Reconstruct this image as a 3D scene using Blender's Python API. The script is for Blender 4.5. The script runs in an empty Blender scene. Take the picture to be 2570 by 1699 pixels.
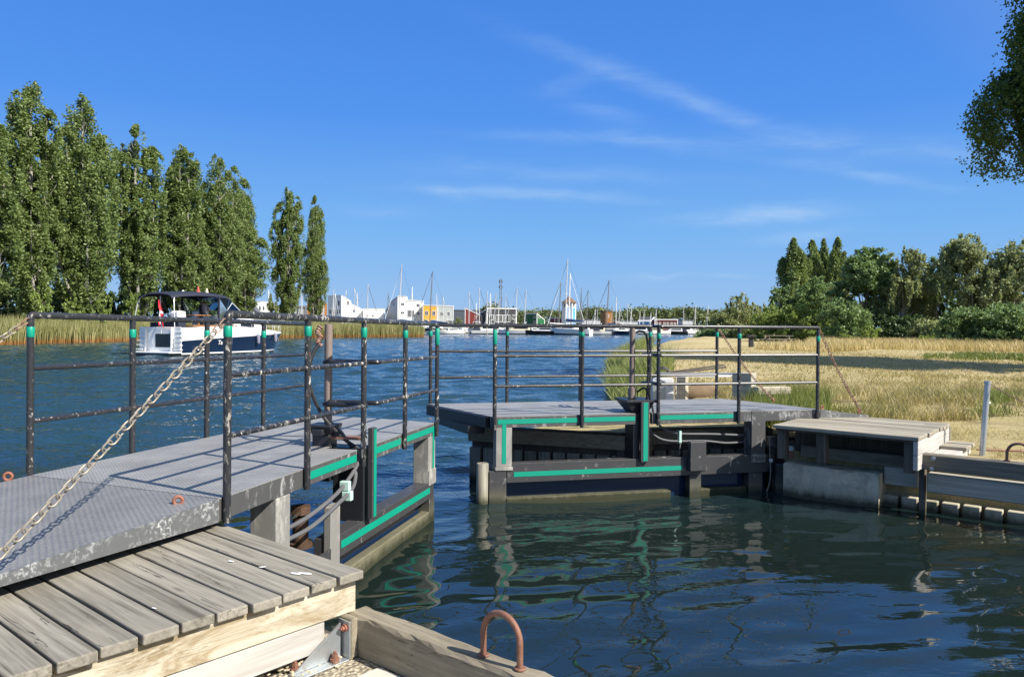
import bpy, bmesh, math, random
import numpy as np
from mathutils import Vector, Matrix
random.seed(7)
rng = np.random.default_rng(7)
S = bpy.context.scene
COL = S.collection
R = math.radians
cos, sin = math.cos, math.sin

# ------------------------------------------------------------------ camera
F, CX, CY = 1930.0, 1285.0, 849.5
PITCH, ROLL = math.atan(30.5 / 1930.0), 0.005
EYE = Vector((0, 0, 2.12))
_fw = Vector((0, cos(PITCH), -sin(PITCH)))
_u0 = Vector((0, sin(PITCH), cos(PITCH)))
_r0 = Vector((1, 0, 0))
_rt = _r0 * cos(ROLL) + _u0 * sin(ROLL)
_up = _u0 * cos(ROLL) - _r0 * sin(ROLL)
cd = bpy.data.cameras.new('camera')
cam = bpy.data.objects.new('camera', cd)
COL.objects.link(cam)
m3 = Matrix((_rt, _up, -_fw)).transposed()
cam.matrix_world = Matrix.Translation(EYE) @ m3.to_4x4()
cd.sensor_fit = 'HORIZONTAL'
cd.sensor_width = 36
cd.lens = 36 * F / 2570
cd.clip_start, cd.clip_end = 0.05, 8000
S.camera = cam


def ray(px, py):
    return _fw + _rt * ((px - CX) / F) + _up * ((CY - py) / F)


def W(px, py, z):
    """point of the world at height z seen at a photo pixel (used to survey the place)"""
    d = ray(px, py)
    return EYE + d * ((z - EYE.z) / d.z)


def D(px, py, y):
    d = ray(px, py)
    return EYE + d * (y / d.y)


# ------------------------------------------------------------------ light
SUN_EL = 42.0
SUN_AZ = math.degrees(math.atan2(0.85, -0.53))        # clockwise from +Y
SUNV = Vector((sin(R(SUN_AZ)) * cos(R(SUN_EL)), cos(R(SUN_AZ)) * cos(R(SUN_EL)), sin(R(SUN_EL))))
sd = bpy.data.lights.new('sun', 'SUN')
sd.energy = 4.9
sd.angle = R(0.5)
sd.color = (1.0, 0.94, 0.85)
so = bpy.data.objects.new('sun', sd)
so.rotation_euler = SUNV.to_track_quat('Z', 'Y').to_euler()
so.location = (20, -12, 30)
COL.objects.link(so)
S.view_settings.view_transform = 'Standard'
S.view_settings.look = 'None'
S.view_settings.exposure = 0.82
S.view_settings.gamma = 1.0


# ------------------------------------------------------------------ node helper
class NT:
    def __init__(s, tree):
        s.t = tree
        s.n = tree.nodes
        s.l = tree.links

    def node(s, kind, **kw):
        n = s.n.new(kind)
        for k, v in kw.items():
            setattr(n, k, v)
        return n

    def put(s, sock, val):
        if isinstance(val, bpy.types.NodeSocket):
            s.l.new(val, sock)
        elif val is not None:
            try:
                sock.default_value = val
            except Exception:
                if isinstance(val, (int, float)):
                    sock.default_value = (val,) * len(sock.default_value)
                else:
                    sock.default_value = tuple(val) + (1.0,)

    def math(s, op, a, b=None, c=None, clamp=False):
        n = s.node('ShaderNodeMath', operation=op, use_clamp=clamp)
        s.put(n.inputs[0], a)
        if b is not None:
            s.put(n.inputs[1], b)
        if c is not None:
            s.put(n.inputs[2], c)
        return n.outputs[0]

    def vmath(s, op, a, b=None):
        n = s.node('ShaderNodeVectorMath', operation=op)
        s.put(n.inputs[0], a)
        if b is not None:
            s.put(n.inputs[1], b)
        return n.outputs[0]

    def noise(s, vec, scale=5, detail=4, rough=0.55, dist=0.0):
        n = s.node('ShaderNodeTexNoise')
        s.put(n.inputs['Vector'], vec)
        s.put(n.inputs['Scale'], scale)
        s.put(n.inputs['Detail'], detail)
        s.put(n.inputs['Roughness'], rough)
        s.put(n.inputs['Distortion'], dist)
        return n.outputs[0]

    def voro(s, vec, scale=5, feature='F1', out=0):
        n = s.node('ShaderNodeTexVoronoi', feature=feature)
        s.put(n.inputs['Vector'], vec)
        s.put(n.inputs['Scale'], scale)
        return n.outputs[out]

    def ramp(s, fac, stops, interp='LINEAR'):
        n = s.node('ShaderNodeValToRGB')
        cr = n.color_ramp
        cr.interpolation = interp
        while len(cr.elements) < len(stops):
            cr.elements.new(0.5)
        for e, (p, c) in zip(cr.elements, stops):
            e.position = p
            if isinstance(c, (int, float)):
                c = (c, c, c)
            e.color = (*c, 1.0)
        s.put(n.inputs[0], fac)
        return n.outputs[0]

    def step(s, x, a, b):
        n = s.node('ShaderNodeMapRange', clamp=True)
        s.put(n.inputs[0], x)
        n.inputs[1].default_value = a
        n.inputs[2].default_value = b
        return n.outputs[0]

    def mix(s, fac, a, b, mode='MIX'):
        n = s.node('ShaderNodeMix', data_type='RGBA', blend_type=mode)
        s.put(n.inputs[0], fac)
        s.put(n.inputs[6], a)
        s.put(n.inputs[7], b)
        return n.outputs[2]

    def bump(s, h, strength=0.5, dist=0.02, normal=None):
        n = s.node('ShaderNodeBump')
        s.put(n.inputs['Height'], h)
        n.inputs['Strength'].default_value = strength
        n.inputs['Distance'].default_value = dist
        if normal is not None:
            s.l.new(normal, n.inputs['Normal'])
        return n.outputs[0]

    def obj(s):
        return s.node('ShaderNodeTexCoord').outputs['Object']

    def pos(s):
        return s.node('ShaderNodeNewGeometry').outputs['Position']

    def island(s):
        return s.node('ShaderNodeNewGeometry').outputs['Random Per Island']

    def scale(s, vec, sc):
        return s.vmath('MULTIPLY', vec, sc)

    def sep(s, vec):
        n = s.node('ShaderNodeSeparateXYZ')
        s.put(n.inputs[0], vec)
        return n.outputs


MATS = {}


def material(name):
    m = bpy.data.materials.new(name)
    m.use_nodes = True
    t = NT(m.node_tree)
    t.b = m.node_tree.nodes['Principled BSDF']
    t.out = m.node_tree.nodes['Material Output']
    MATS[name] = m
    return m, t


def setp(t, col=None, rough=None, metal=None, normal=None, spec=None):
    b = t.b
    if col is not None:
        t.put(b.inputs['Base Color'], col)
    if rough is not None:
        t.put(b.inputs['Roughness'], rough)
    if metal is not None:
        t.put(b.inputs['Metallic'], metal)
    if normal is not None:
        t.l.new(normal, b.inputs['Normal'])
    if spec is not None:
        t.put(b.inputs['Specular IOR Level'], spec)


# ------------------------------------------------------------------ sky
wd = bpy.data.worlds.new('World')
S.world = wd
wd.use_nodes = True
t = NT(wd.node_tree)
bg = wd.node_tree.nodes['Background']
sky = t.node('ShaderNodeTexSky', sky_type='NISHITA')
sky.sun_disc = False
sky.sun_elevation = R(SUN_EL)
sky.sun_rotation = R(SUN_AZ)
sky.altitude = 0
sky.air_density = 1.0
sky.dust_density = 0.1
sky.ozone_density = 2.0
hs = t.node('ShaderNodeHueSaturation')
hs.inputs['Hue'].default_value = 0.5
hs.inputs['Saturation'].default_value = 1.0
hs.inputs['Value'].default_value = 1.0
t.l.new(sky.outputs[0], hs.inputs['Color'])
# thin cirrus: streaks of cloud at fixed directions of the sky
dirv = t.node('ShaderNodeTexCoord').outputs['Generated']
sx, sy, sz = t.sep(dirv)
ysafe = t.math('MAXIMUM', sy, 0.05)
tx = t.math('DIVIDE', sx, ysafe)
tz = t.math('DIVIDE', sz, ysafe)
cmb = t.node('ShaderNodeCombineXYZ')
t.put(cmb.inputs[0], tx)
t.put(cmb.inputs[1], tz)
pv = cmb.outputs[0]
warp = t.noise(t.scale(pv, (6, 14, 1)), 1, 3, 0.6)
fil = t.noise(t.scale(pv, (7, 42, 1)), 1, 6, 0.65, 0.6)
fil = t.step(fil, 0.36, 0.74)
tot = None
#  px, py, half length px, half width px, slope (down to the right), strength
for (px, py, hl, hw, sl, k) in [
        (1690, 240, 330, 26, 0.36, 0.42), (1560, 352, 330, 15, 0.03, 0.34), (1330, 488, 300, 15, 0.05, 0.50),
        (1900, 541, 200, 20, -0.06, 0.85), (2020, 588, 130, 15, -0.08, 0.45), (2170, 440, 230, 14, 0.14, 0.34),
        (1640, 693, 90, 7, 0.0, 0.42), (1830, 696, 50, 8, 0.0, 0.32), (2250, 375, 420, 30, 0.03, 0.30),
        (1450, 440, 380, 22, 0.04, 0.22), (1160, 425, 50, 18, 0.2, 0.22), (1500, 285, 120, 30, 0.25, 0.18), (950, 530, 120, 20, 0.03, 0.18),
        (1430, 215, 70, 22, -0.25, 0.16), (1120, 485, 70, 22, 0.25, 0.3), (2350, 770, 300, 60, 0, 0.15)]:
    x0 = (px - 1285) / F
    z0 = (819 + 0.005 * (px - 1285) - py) / F
    dx = t.math('SUBTRACT', tx, x0)
    dz = t.math('SUBTRACT', tz, z0)
    dz = t.math('ADD', dz, t.math('MULTIPLY', dx, sl))
    dz = t.math('ADD', dz, t.math('MULTIPLY', t.math('SUBTRACT', warp, 0.5), 0.035))
    a = t.math('POWER', t.math('DIVIDE', dx, hl / F), 2.0)
    b = t.math('POWER', t.math('ABSOLUTE', t.math('DIVIDE', dz, hw / F)), 2.0)
    g = t.math('EXPONENT', t.math('MULTIPLY', t.math('ADD', a, b), -1.1))
    g = t.math('MULTIPLY', g, k * 1.2)
    tot = g if tot is None else t.math('ADD', tot, g)
cl = t.math('MULTIPLY', tot, t.math('ADD', t.math('MULTIPLY', fil, 0.75), 0.25))
cl = t.math('MULTIPLY', cl, t.math('GREATER_THAN', sy, 0.06), clamp=True)
grad = t.ramp(sz, [(0.0, (.31, .55, .89)), (.04, (.275, .52, .91)), (.12, (.185, .475, .95)), (.26, (.082, .315, .935)), (.42, (.056, .25, .84)), (.60, (.085, .24, .62)), (1.0, (.10, .22, .46))])
sd_dot = t.node('ShaderNodeVectorMath', operation='DOT_PRODUCT')
t.put(sd_dot.inputs[0], dirv)
sd_dot.inputs[1].default_value = SUNV
near_sun = t.math('MULTIPLY', t.step(sd_dot.outputs['Value'], 0.15, 0.95), 0.8)
grad = t.mix(near_sun, grad, (.62, .72, .86, 1))
base = t.mix(0.93, hs.outputs[0], t.vmath('MULTIPLY', grad, (6.0, 6.0, 6.0)))
skyc = t.mix(cl, base, (2.9, 4.2, 6.0, 1))
t.l.new(skyc, bg.inputs['Color'])
bg.inputs['Strength'].default_value = 0.0875

# ------------------------------------------------------------------ materials


def mk_wood(name, c1, c2, dark=(0.03, 0.028, 0.025), bumpk=0.6, crack=0.5, vary=0.3, blotch=None, axis=0, gs=1.0):
    m, t = material(name)
    v = t.obj()
    r = t.island()
    off = t.node('ShaderNodeCombineXYZ')
    t.put(off.inputs[0], t.math('MULTIPLY', r, 43.0))
    t.put(off.inputs[1], t.math('MULTIPLY', r, 17.0))
    t.put(off.inputs[2], t.math('MULTIPLY', r, 29.0))
    v = t.vmath('ADD', v, off.outputs[0])

    def sc(a, b):
        l = [b, b, b]
        l[axis] = a
        return t.scale(v, tuple(l))
    grain = t.noise(sc(1.6 * gs, 38 * gs), 1, 6, 0.65, 0.4)
    big = t.noise(sc(1.1, 4.5), 1, 4, 0.6, 0.3)
    col = t.mix(t.step(grain, 0.32, 0.68), c1, c2)
    col = t.mix(t.math('MULTIPLY', t.step(big, 0.35, 0.7), 0.6), col, t.mix(0.5, c2, (c2[0] * 1.25, c2[1] * 1.22, c2[2] * 1.18, 1)))
    if blotch:
        bl = t.noise(sc(2.2, 7.0), 1, 8, 0.74, 0.8)
        bl2 = t.mix(t.math('MULTIPLY', t.step(grain, 0.45, 0.6), 0.55), blotch, tuple(x * 0.6 for x in blotch[:3]) + (1,))
        col = t.mix(t.math('MULTIPLY', t.step(bl, 0.43, 0.56), 0.85), col, bl2)
    # long thin drying cracks
    ck = t.noise(sc(0.55, 13), 1, 4, 0.55, 0.35)
    ln = t.math('ABSOLUTE', t.math('SUBTRACT', ck, 0.5))
    ln = t.step(ln, 0.0, 0.0045)
    msk = t.step(t.noise(sc(0.8, 2.5), 1, 2), 0.48, 0.6)
    ck = t.math('MULTIPLY', t.math('MULTIPLY', t.math('SUBTRACT', 1.0, ln), msk), crack)
    col = t.mix(ck, col, (*dark, 1))
    # knots
    kn = t.voro(sc(1.4, 6), 1, 'F1', 0)
    col = t.mix(t.math('MULTIPLY', t.math('SUBTRACT', 1.0, t.step(kn, 0.03, 0.10)), 0.55), col, (dark[0] * 2, dark[1] * 1.8, dark[2] * 1.6, 1))
    br = t.math('ADD', t.math('MULTIPLY', r, vary), 1 - vary * 0.5)
    n = t.node('ShaderNodeHueSaturation')
    t.put(n.inputs['Value'], br)
    t.l.new(col, n.inputs['Color'])
    h = t.math('SUBTRACT', t.math('MULTIPLY', grain, 0.6), ck)
    setp(t, n.outputs[0], 0.85, 0, t.bump(h, bumpk, 0.004), spec=0.25)
    return m


mk_wood('plank_wood', (0.10, 0.090, 0.070), (0.285, 0.265, 0.222), crack=0.95, bumpk=1.0)
mk_wood('plank_wood_right', (0.15, 0.135, 0.10), (0.34, 0.31, 0.25), crack=0.7)
mk_wood('yellow_timber', (0.135, 0.10, 0.055), (0.30, 0.24, 0.15), dark=(0.10, 0.08, 0.05), crack=0.6, blotch=(0.52, 0.475, 0.37, 1), vary=0.1, axis=1)
mk_wood('white_timber', (0.27, 0.255, 0.23), (0.44, 0.42, 0.39), dark=(0.1, 0.09, 0.08), crack=0.5, vary=0.15, axis=1)
mk_wood('quay_timber', (0.12, 0.102, 0.072), (0.275, 0.24, 0.175), crack=0.8, vary=0.15)
mk_wood('dark_timber', (0.10, 0.09, 0.068), (0.21, 0.19, 0.15), dark=(0.02, 0.02, 0.018), crack=0.6, vary=0.3)
mk_wood('grey_timber', (0.23, 0.215, 0.175), (0.42, 0.395, 0.33), crack=0.6, vary=0.2)
mk_wood('wet_wood', (0.045, 0.042, 0.026), (0.11, 0.10, 0.07), crack=0.6, vary=0.1, blotch=(0.15, 0.14, 0.10, 1))
mk_wood('pale_timber', (0.36, 0.31, 0.22), (0.54, 0.49, 0.38), crack=0.5, vary=0.2, blotch=(0.34, 0.30, 0.24, 1))
mk_wood('pile_wood', (0.07, 0.065, 0.05), (0.30, 0.285, 0.235), crack=0.8, vary=0.3, axis=2)
mk_wood('black_pile', (0.035, 0.032, 0.026), (0.12, 0.10, 0.08), crack=0.5, vary=0.7, axis=2, dark=(0.01, 0.01, 0.01))


def mk_paint(name, base, chip, lo, hi, scale=22, rough=0.45, rust=0.0, stretch=(1, 1, 1), grime=0.4):
    m, t = material(name)
    v = t.scale(t.pos(), stretch)
    n1 = t.noise(v, scale, 8, 0.72, 0.3)
    msk = t.step(n1, lo, hi)
    big = t.noise(v, scale * 0.16, 4, 0.6)
    msk = t.math('MULTIPLY', msk, t.step(big, 0.36, 0.62))
    b2 = t.mix(t.math('MULTIPLY', t.noise(v, 9, 5, 0.7), grime), base, tuple(min(1, c * 2.0 + 0.012) for c in base[:3]) + (1,))
    col = t.mix(msk, b2, chip)
    if rust:
        rn = t.noise(v, scale * 0.7, 6, 0.7)
        col = t.mix(t.math('MULTIPLY', t.step(rn, 0.60, 0.70), rust), col, (0.22, 0.09, 0.04, 1))
    rg = t.math('ADD', t.math('MULTIPLY', msk, 0.35), rough)
    setp(t, col, rg, 0, t.bump(t.math('MULTIPLY', msk, -1.0), 0.35, 0.002))
    return m


mk_paint('rail_paint', (0.018, 0.019, 0.021, 1), (0.46, 0.44, 0.41, 1), 0.585, 0.63, 36, 0.34, 0.25, (1, 1, 0.75))
mk_paint('rail_worn', (0.017, 0.018, 0.020, 1), (0.50, 0.48, 0.43, 1), 0.55, 0.59, 34, 0.36, 0.35, (1, 1, 0.45))
mk_paint('frame_paint', (0.036, 0.036, 0.038, 1), (0.36, 0.35, 0.32, 1), 0.60, 0.66, 9, 0.45, 0.15)
mk_paint('black_paint', (0.014, 0.015, 0.018, 1), (0.14, 0.14, 0.13, 1), 0.62, 0.70, 12, 0.4, 0.1, grime=0.25)
mk_paint('grey_steel', (0.062, 0.062, 0.062, 1), (0.34, 0.34, 0.33, 1), 0.53, 0.64, 11, 0.5, 0.1, (1, 1, 0.5), grime=0.3)
mk_paint('pale_steel', (0.20, 0.195, 0.18, 1), (0.46, 0.44, 0.39, 1), 0.47, 0.6, 9, 0.55, 0.12, (1, 1, 0.4), grime=0.2)
mk_paint('ramp_side', (0.095, 0.098, 0.10, 1), (0.50, 0.51, 0.50, 1), 0.50, 0.62, 34, 0.4, 0.0, (1, 1, 1), grime=0.25)


def mk_deck(name, base, lo, k):
    m, t = material(name)
    v = t.obj()
    x, y, z = t.sep(v)
    a = t.math('SINE', t.math('MULTIPLY', t.math('ADD', x, y), k))
    b = t.math('SINE', t.math('MULTIPLY', t.math('SUBTRACT', x, y), k))
    p = t.math('MULTIPLY', a, b)
    p = t.step(t.math('ABSOLUTE', p), 0.35, 0.8)
    n1 = t.noise(v, 3.0, 6, 0.65)
    n2 = t.noise(v, 70, 4, 0.8)
    col = t.mix(t.step(n1, 0.3, 0.75), (*lo, 1), (*base, 1))
    col = t.mix(t.math('MULTIPLY', t.step(n2, 0.5, 0.72), 0.55), col, (min(1, base[0] * 1.8), min(1, base[1] * 1.8), min(1, base[2] * 1.75), 1))
    col = t.mix(t.math('MULTIPLY', p, 0.30), col, (base[0] * 1.5, base[1] * 1.5, base[2] * 1.5, 1))
    setp(t, col, 0.5, 0.15, t.bump(t.math('ADD', p, t.math('MULTIPLY', n2, 0.25)), 0.7, 0.004))
    return m


mk_deck('chequer_plate', (0.30, 0.297, 0.285), (0.155, 0.153, 0.147), 105.0)
mk_deck('ramp_plate', (0.215, 0.212, 0.205), (0.12, 0.119, 0.117), 78.0)


def mk_plain(name, col, rough=0.5, metal=0.0, var=0.12, scale=6.0, bump=0.0, spec=0.5, dirt=None, dirt_lo=0.55):
    m, t = material(name)
    v = t.obj()
    n = t.noise(v, scale, 5, 0.65)
    c = t.mix(n, tuple(max(0, x * (1 - var)) for x in col) + (1,), tuple(min(1, x * (1 + var)) for x in col) + (1,))
    if dirt:
        d = t.noise(v, scale * 0.6, 6, 0.7, 0.4)
        c = t.mix(t.step(d, dirt_lo, dirt_lo + 0.14), c, (*dirt, 1))
    nn = t.bump(t.noise(v, scale * 4, 6, 0.7), bump, 0.01) if bump else None
    setp(t, c, rough, metal, nn, spec)
    return m


mk_plain('green_tape', (0.002, 0.27, 0.175), 0.42, 0, 0.12, 3, 0.0, dirt=(0.02, 0.28, 0.21), dirt_lo=0.60)
mk_plain('galvanised', (0.46, 0.49, 0.50), 0.42, 0.75, 0.22, 14, 0.1)
mk_plain('chain_steel', (0.27, 0.24, 0.19), 0.5, 0.3, 0.35, 26, 0.2, dirt=(0.20, 0.11, 0.06), dirt_lo=0.60)
mk_plain('chain_rust', (0.28, 0.19, 0.14), 0.6, 0.35, 0.4, 20, 0.2, dirt=(0.25, 0.10, 0.05), dirt_lo=0.5)
mk_plain('rust', (0.21, 0.10, 0.065), 0.6, 0.25, 0.35, 18, 0.35, dirt=(0.34, 0.19, 0.13), dirt_lo=0.52)
mk_plain('dark_rust', (0.085, 0.048, 0.030), 0.6, 0.2, 0.4, 18, 0.35, dirt=(0.16, 0.085, 0.04), dirt_lo=0.55)
mk_plain('orange_rust', (0.27, 0.10, 0.06), 0.65, 0.1, 0.3, 60, 0.2)
mk_plain('brown_pole', (0.20, 0.155, 0.135), 0.6, 0.0, 0.22, 12, 0.15)
mk_plain('rubber', (0.020, 0.020, 0.022), 0.55, 0.0, 0.3, 12, 0.1)
mk_plain('hose', (0.10, 0.10, 0.105), 0.6, 0.0, 0.3, 12, 0.1)
mk_plain('clamp_green', (0.45, 0.66, 0.58), 0.5, 0, 0.1)
mk_plain('chrome', (0.8, 0.8, 0.8), 0.12, 1.0, 0.03)
mk_plain('concrete', (0.66, 0.58, 0.43), 0.9, 0, 0.25, 5, 0.5, 0.2, dirt=(0.36, 0.335, 0.26), dirt_lo=0.50)
mk_plain('pale_concrete', (0.50, 0.48, 0.42), 0.9, 0, 0.2, 6, 0.4, 0.2, dirt=(0.34, 0.32, 0.26), dirt_lo=0.55)
mk_plain('pile_concrete', (0.58, 0.53, 0.41), 0.9, 0, 0.2, 7, 0.4, 0.2, dirt=(0.33, 0.33, 0.23), dirt_lo=0.52)
mk_plain('gravel_stone', (0.48, 0.40, 0.28), 0.85, 0, 0.35, 9, 0.3)
mk_plain('white_gel', (0.80, 0.80, 0.78), 0.25, 0, 0.03, 2)
mk_plain('white_paint', (0.78, 0.78, 0.76), 0.6, 0, 0.04, 2)
mk_plain('navy', (0.010, 0.024, 0.060), 0.16, 0, 0.1, 2)
mk_plain('navy_fabric', (0.012, 0.016, 0.035), 0.8, 0, 0.25, 6)
mk_plain('dark_glass', (0.012, 0.015, 0.018), 0.06, 0, 0.1, 2)
mk_plain('black_hull', (0.010, 0.011, 0.014), 0.3, 0, 0.1, 2)
mk_plain('mast_alu', (0.66, 0.66, 0.64), 0.35, 0.3, 0.05, 2)
mk_plain('mast_dark', (0.16, 0.15, 0.14), 0.4, 0.1, 0.1, 2)
mk_plain('mast_wood', (0.36, 0.23, 0.10), 0.5, 0, 0.1, 2)
mk_plain('sail_cover', (0.03, 0.06, 0.15), 0.8, 0, 0.1, 2)
mk_plain('fender_grey', (0.26, 0.26, 0.34), 0.45, 0, 0.08, 4)
mk_plain('danish_red', (0.62, 0.015, 0.03), 0.7, 0, 0.05, 2)
mk_plain('cream', (0.62, 0.55, 0.38), 0.6, 0, 0.06, 2)
mk_plain('log_bark', (0.17, 0.115, 0.065), 0.9, 0, 0.4, 7, 0.6)
mk_plain('teak', (0.28, 0.13, 0.05), 0.6, 0, 0.2, 6)
mk_plain('skin', (0.50, 0.28, 0.19), 0.55, 0, 0.05, 4)
mk_plain('hair_dark', (0.03, 0.02, 0.015), 0.6, 0, 0.1, 4)
mk_plain('shirt_grey', (0.30, 0.32, 0.38), 0.85, 0, 0.08, 4)
mk_plain('shirt_black', (0.02, 0.02, 0.025), 0.85, 0, 0.1, 4)
mk_plain('trousers', (0.05, 0.06, 0.09), 0.85, 0, 0.1, 4)
mk_plain('dark_bin', (0.025, 0.025, 0.028), 0.6, 0, 0.2, 4)
mk_plain('dark_red', (0.10, 0.015, 0.02), 0.6, 0, 0.2, 4)
mk_plain('light_box', (0.62, 0.63, 0.65), 0.5, 0, 0.06, 3, dirt=(0.42, 0.44, 0.48), dirt_lo=0.6)
mk_plain('lens_red', (0.6, 0.08, 0.05), 0.4)
mk_plain('roof_brown', (0.15, 0.085, 0.045), 0.8, 0, 0.2, 1)
mk_plain('roof_grey', (0.10, 0.105, 0.115), 0.8, 0, 0.2, 0.6)
mk_plain('roof_light', (0.26, 0.27, 0.29), 0.8, 0, 0.15, 0.6)


def mk_clad(name, col, vert=False, k=22.0, var=0.06):
    """painted boarding"""
    m, t = material(name)
    v = t.obj()
    x, y, z = t.sep(v)
    s = t.math('SINE', t.math('MULTIPLY', t.math('ADD', x, y) if vert else z, k))
    s = t.step(s, -1.0, -0.6)
    n = t.noise(v, 0.7, 5, 0.6)
    c = t.mix(n, tuple(x * (1 - var) for x in col) + (1,), tuple(min(1, x * (1 + var)) for x in col) + (1,))
    c = t.mix(t.math('MULTIPLY', t.math('SUBTRACT', 1.0, s), 0.35), c, tuple(x * 0.5 for x in col) + (1,))
    setp(t, c, 0.7, 0, t.bump(s, 0.4, 0.02), 0.3)
    return m


mk_clad('clad_white', (0.84, 0.84, 0.81))
mk_clad('clad_orange', (0.74, 0.41, 0.05))
mk_clad('clad_brown', (0.34, 0.15, 0.035))
mk_clad('clad_grey', (0.46, 0.49, 0.47))
mk_clad('clad_black', (0.045, 0.047, 0.052))
mk_clad('clad_red', (0.20, 0.035, 0.030))
mk_clad('clad_maroon', (0.085, 0.016, 0.018))
mk_clad('clad_green', (0.018, 0.13, 0.055))
mk_clad('clad_blue', (0.12, 0.36, 0.68), True)
mk_clad('clad_slate', (0.085, 0.10, 0.125))
mk_clad('clad_pale', (0.50, 0.52, 0.55))


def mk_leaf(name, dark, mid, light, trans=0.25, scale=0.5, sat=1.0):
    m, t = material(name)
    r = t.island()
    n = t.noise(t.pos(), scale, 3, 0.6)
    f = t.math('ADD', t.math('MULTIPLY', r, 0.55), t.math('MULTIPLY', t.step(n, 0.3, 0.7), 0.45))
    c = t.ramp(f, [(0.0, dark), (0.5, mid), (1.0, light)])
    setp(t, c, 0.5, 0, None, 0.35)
    tr = t.node('ShaderNodeBsdfTranslucent')
    c2 = t.mix(0.5, c, (light[0] * 1.2, light[1] * 1.25, light[2] * 0.6, 1))
    t.put(tr.inputs['Color'], c2)
    mx = t.node('ShaderNodeMixShader')
    mx.inputs[0].default_value = trans
    t.l.new(t.b.outputs[0], mx.inputs[1])
    t.l.new(tr.outputs[0], mx.inputs[2])
    t.l.new(mx.outputs[0], t.out.inputs['Surface'])
    return m


mk_leaf('poplar_leaf', (0.075, 0.105, 0.034), (0.155, 0.215, 0.066), (0.29, 0.355, 0.135), 0.28, 0.35)
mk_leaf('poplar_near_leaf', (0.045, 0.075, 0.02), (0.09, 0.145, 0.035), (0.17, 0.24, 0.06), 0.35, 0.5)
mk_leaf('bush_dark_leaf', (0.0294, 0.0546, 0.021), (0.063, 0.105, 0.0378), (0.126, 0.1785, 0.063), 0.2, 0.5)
mk_leaf('maple_leaf', (0.0717, 0.1217, 0.047), (0.1402, 0.2203, 0.0832), (0.2885, 0.3851, 0.1541), 0.25, 0.6)
mk_leaf('birch_leaf', (0.1192, 0.1497, 0.0631), (0.2348, 0.2707, 0.1153), (0.4126, 0.441, 0.2099), 0.3, 0.4)
mk_leaf('willow_leaf', (0.13, 0.1607, 0.0729), (0.2352, 0.276, 0.1328), (0.3979, 0.438, 0.2275), 0.3, 0.4)
mk_leaf('shrub_leaf', (0.1098, 0.1633, 0.0395), (0.2082, 0.2842, 0.0702), (0.3571, 0.4325, 0.1254), 0.35, 0.6)
mk_leaf('conifer_leaf', (0.0796, 0.1302, 0.0524), (0.1638, 0.2507, 0.0938), (0.3048, 0.3981, 0.1559), 0.25, 0.7)
mk_leaf('forest_leaf', (0.0546, 0.0819, 0.0328), (0.1092, 0.1456, 0.0546), (0.2184, 0.2366, 0.091), 0.15, 0.05)
mk_leaf('reed_leaf', (0.1438, 0.1562, 0.0562), (0.2625, 0.2625, 0.1063), (0.525, 0.475, 0.25), 0.3, 0.25)
mk_leaf('reed_green', (0.1095, 0.1504, 0.0435), (0.2143, 0.2546, 0.0838), (0.3915, 0.3893, 0.1586), 0.3, 0.4)
mk_leaf('dry_grass', (0.27, 0.21, 0.085), (0.48, 0.385, 0.185), (0.72, 0.60, 0.36), 0.3, 0.35)
mk_leaf('rough_grass', (0.11, 0.105, 0.035), (0.32, 0.27, 0.115), (0.62, 0.51, 0.29), 0.3, 0.9)
mk_leaf('green_grass', (0.077, 0.119, 0.0224), (0.147, 0.189, 0.0448), (0.28, 0.28, 0.084), 0.3, 0.6)

# reed material: russet foot at the waterline
for nm in ('reed_leaf',):
    m = MATS[nm]
    t = NT(m.node_tree)
    b = m.node_tree.nodes['Principled BSDF']
    src = b.inputs['Base Color'].links[0].from_socket
    z = t.sep(t.pos())[2]
    nz = t.math('ADD', z, t.math('MULTIPLY', t.math('SUBTRACT', t.noise(t.pos(), 0.8, 2), 0.5), 0.5))
    t.l.new(t.mix(t.math('SUBTRACT', 1.0, t.step(nz, 0.12, 0.75)), src, (0.36, 0.17, 0.055, 1)), b.inputs['Base Color'])


# weed and wet grime at the waterline of everything that stands in the basin
for nm in ('concrete', 'pile_concrete', 'pile_wood', 'frame_paint', 'pale_steel', 'wet_wood', 'black_pile', 'black_paint'):
    m = MATS[nm]
    t = NT(m.node_tree)
    b = m.node_tree.nodes['Principled BSDF']
    src = b.inputs['Base Color'].links[0].from_socket
    p = t.pos()
    z = t.sep(p)[2]
    z = t.math('ADD', z, t.math('MULTIPLY', t.math('SUBTRACT', t.noise(t.scale(p, (9, 9, 3)), 1.0, 5, 0.7), 0.5), 0.16))
    k1 = t.math('SUBTRACT', 1.0, t.step(z, 0.03, 0.11))
    k2 = t.math('SUBTRACT', 1.0, t.step(z, 0.10, 0.24))
    col = t.mix(t.math('MULTIPLY', k2, 0.45), src, (0.15, 0.145, 0.085, 1))
    col = t.mix(t.math('MULTIPLY', k1, 0.85), col, (0.022, 0.026, 0.012, 1))
    t.l.new(col, b.inputs['Base Color'])


def mk_bark(name, c1, c2, sc=(6, 6, 1.6)):
    m, t = material(name)
    v = t.obj()
    n = t.noise(t.scale(v, sc), 2, 6, 0.7, 0.3)
    setp(t, t.mix(t.step(n, 0.35, 0.65), (*c1, 1), (*c2, 1)), 0.9, 0, t.bump(n, 0.7, 0.05), 0.2)
    return m


mk_bark('bark', (0.085, 0.070, 0.052), (0.24, 0.215, 0.175))
mk_bark('pale_bark', (0.20, 0.185, 0.155), (0.42, 0.40, 0.35))
mk_bark('birch_bark', (0.10, 0.09, 0.08), (0.62, 0.60, 0.56), (2, 2, 9))

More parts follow.
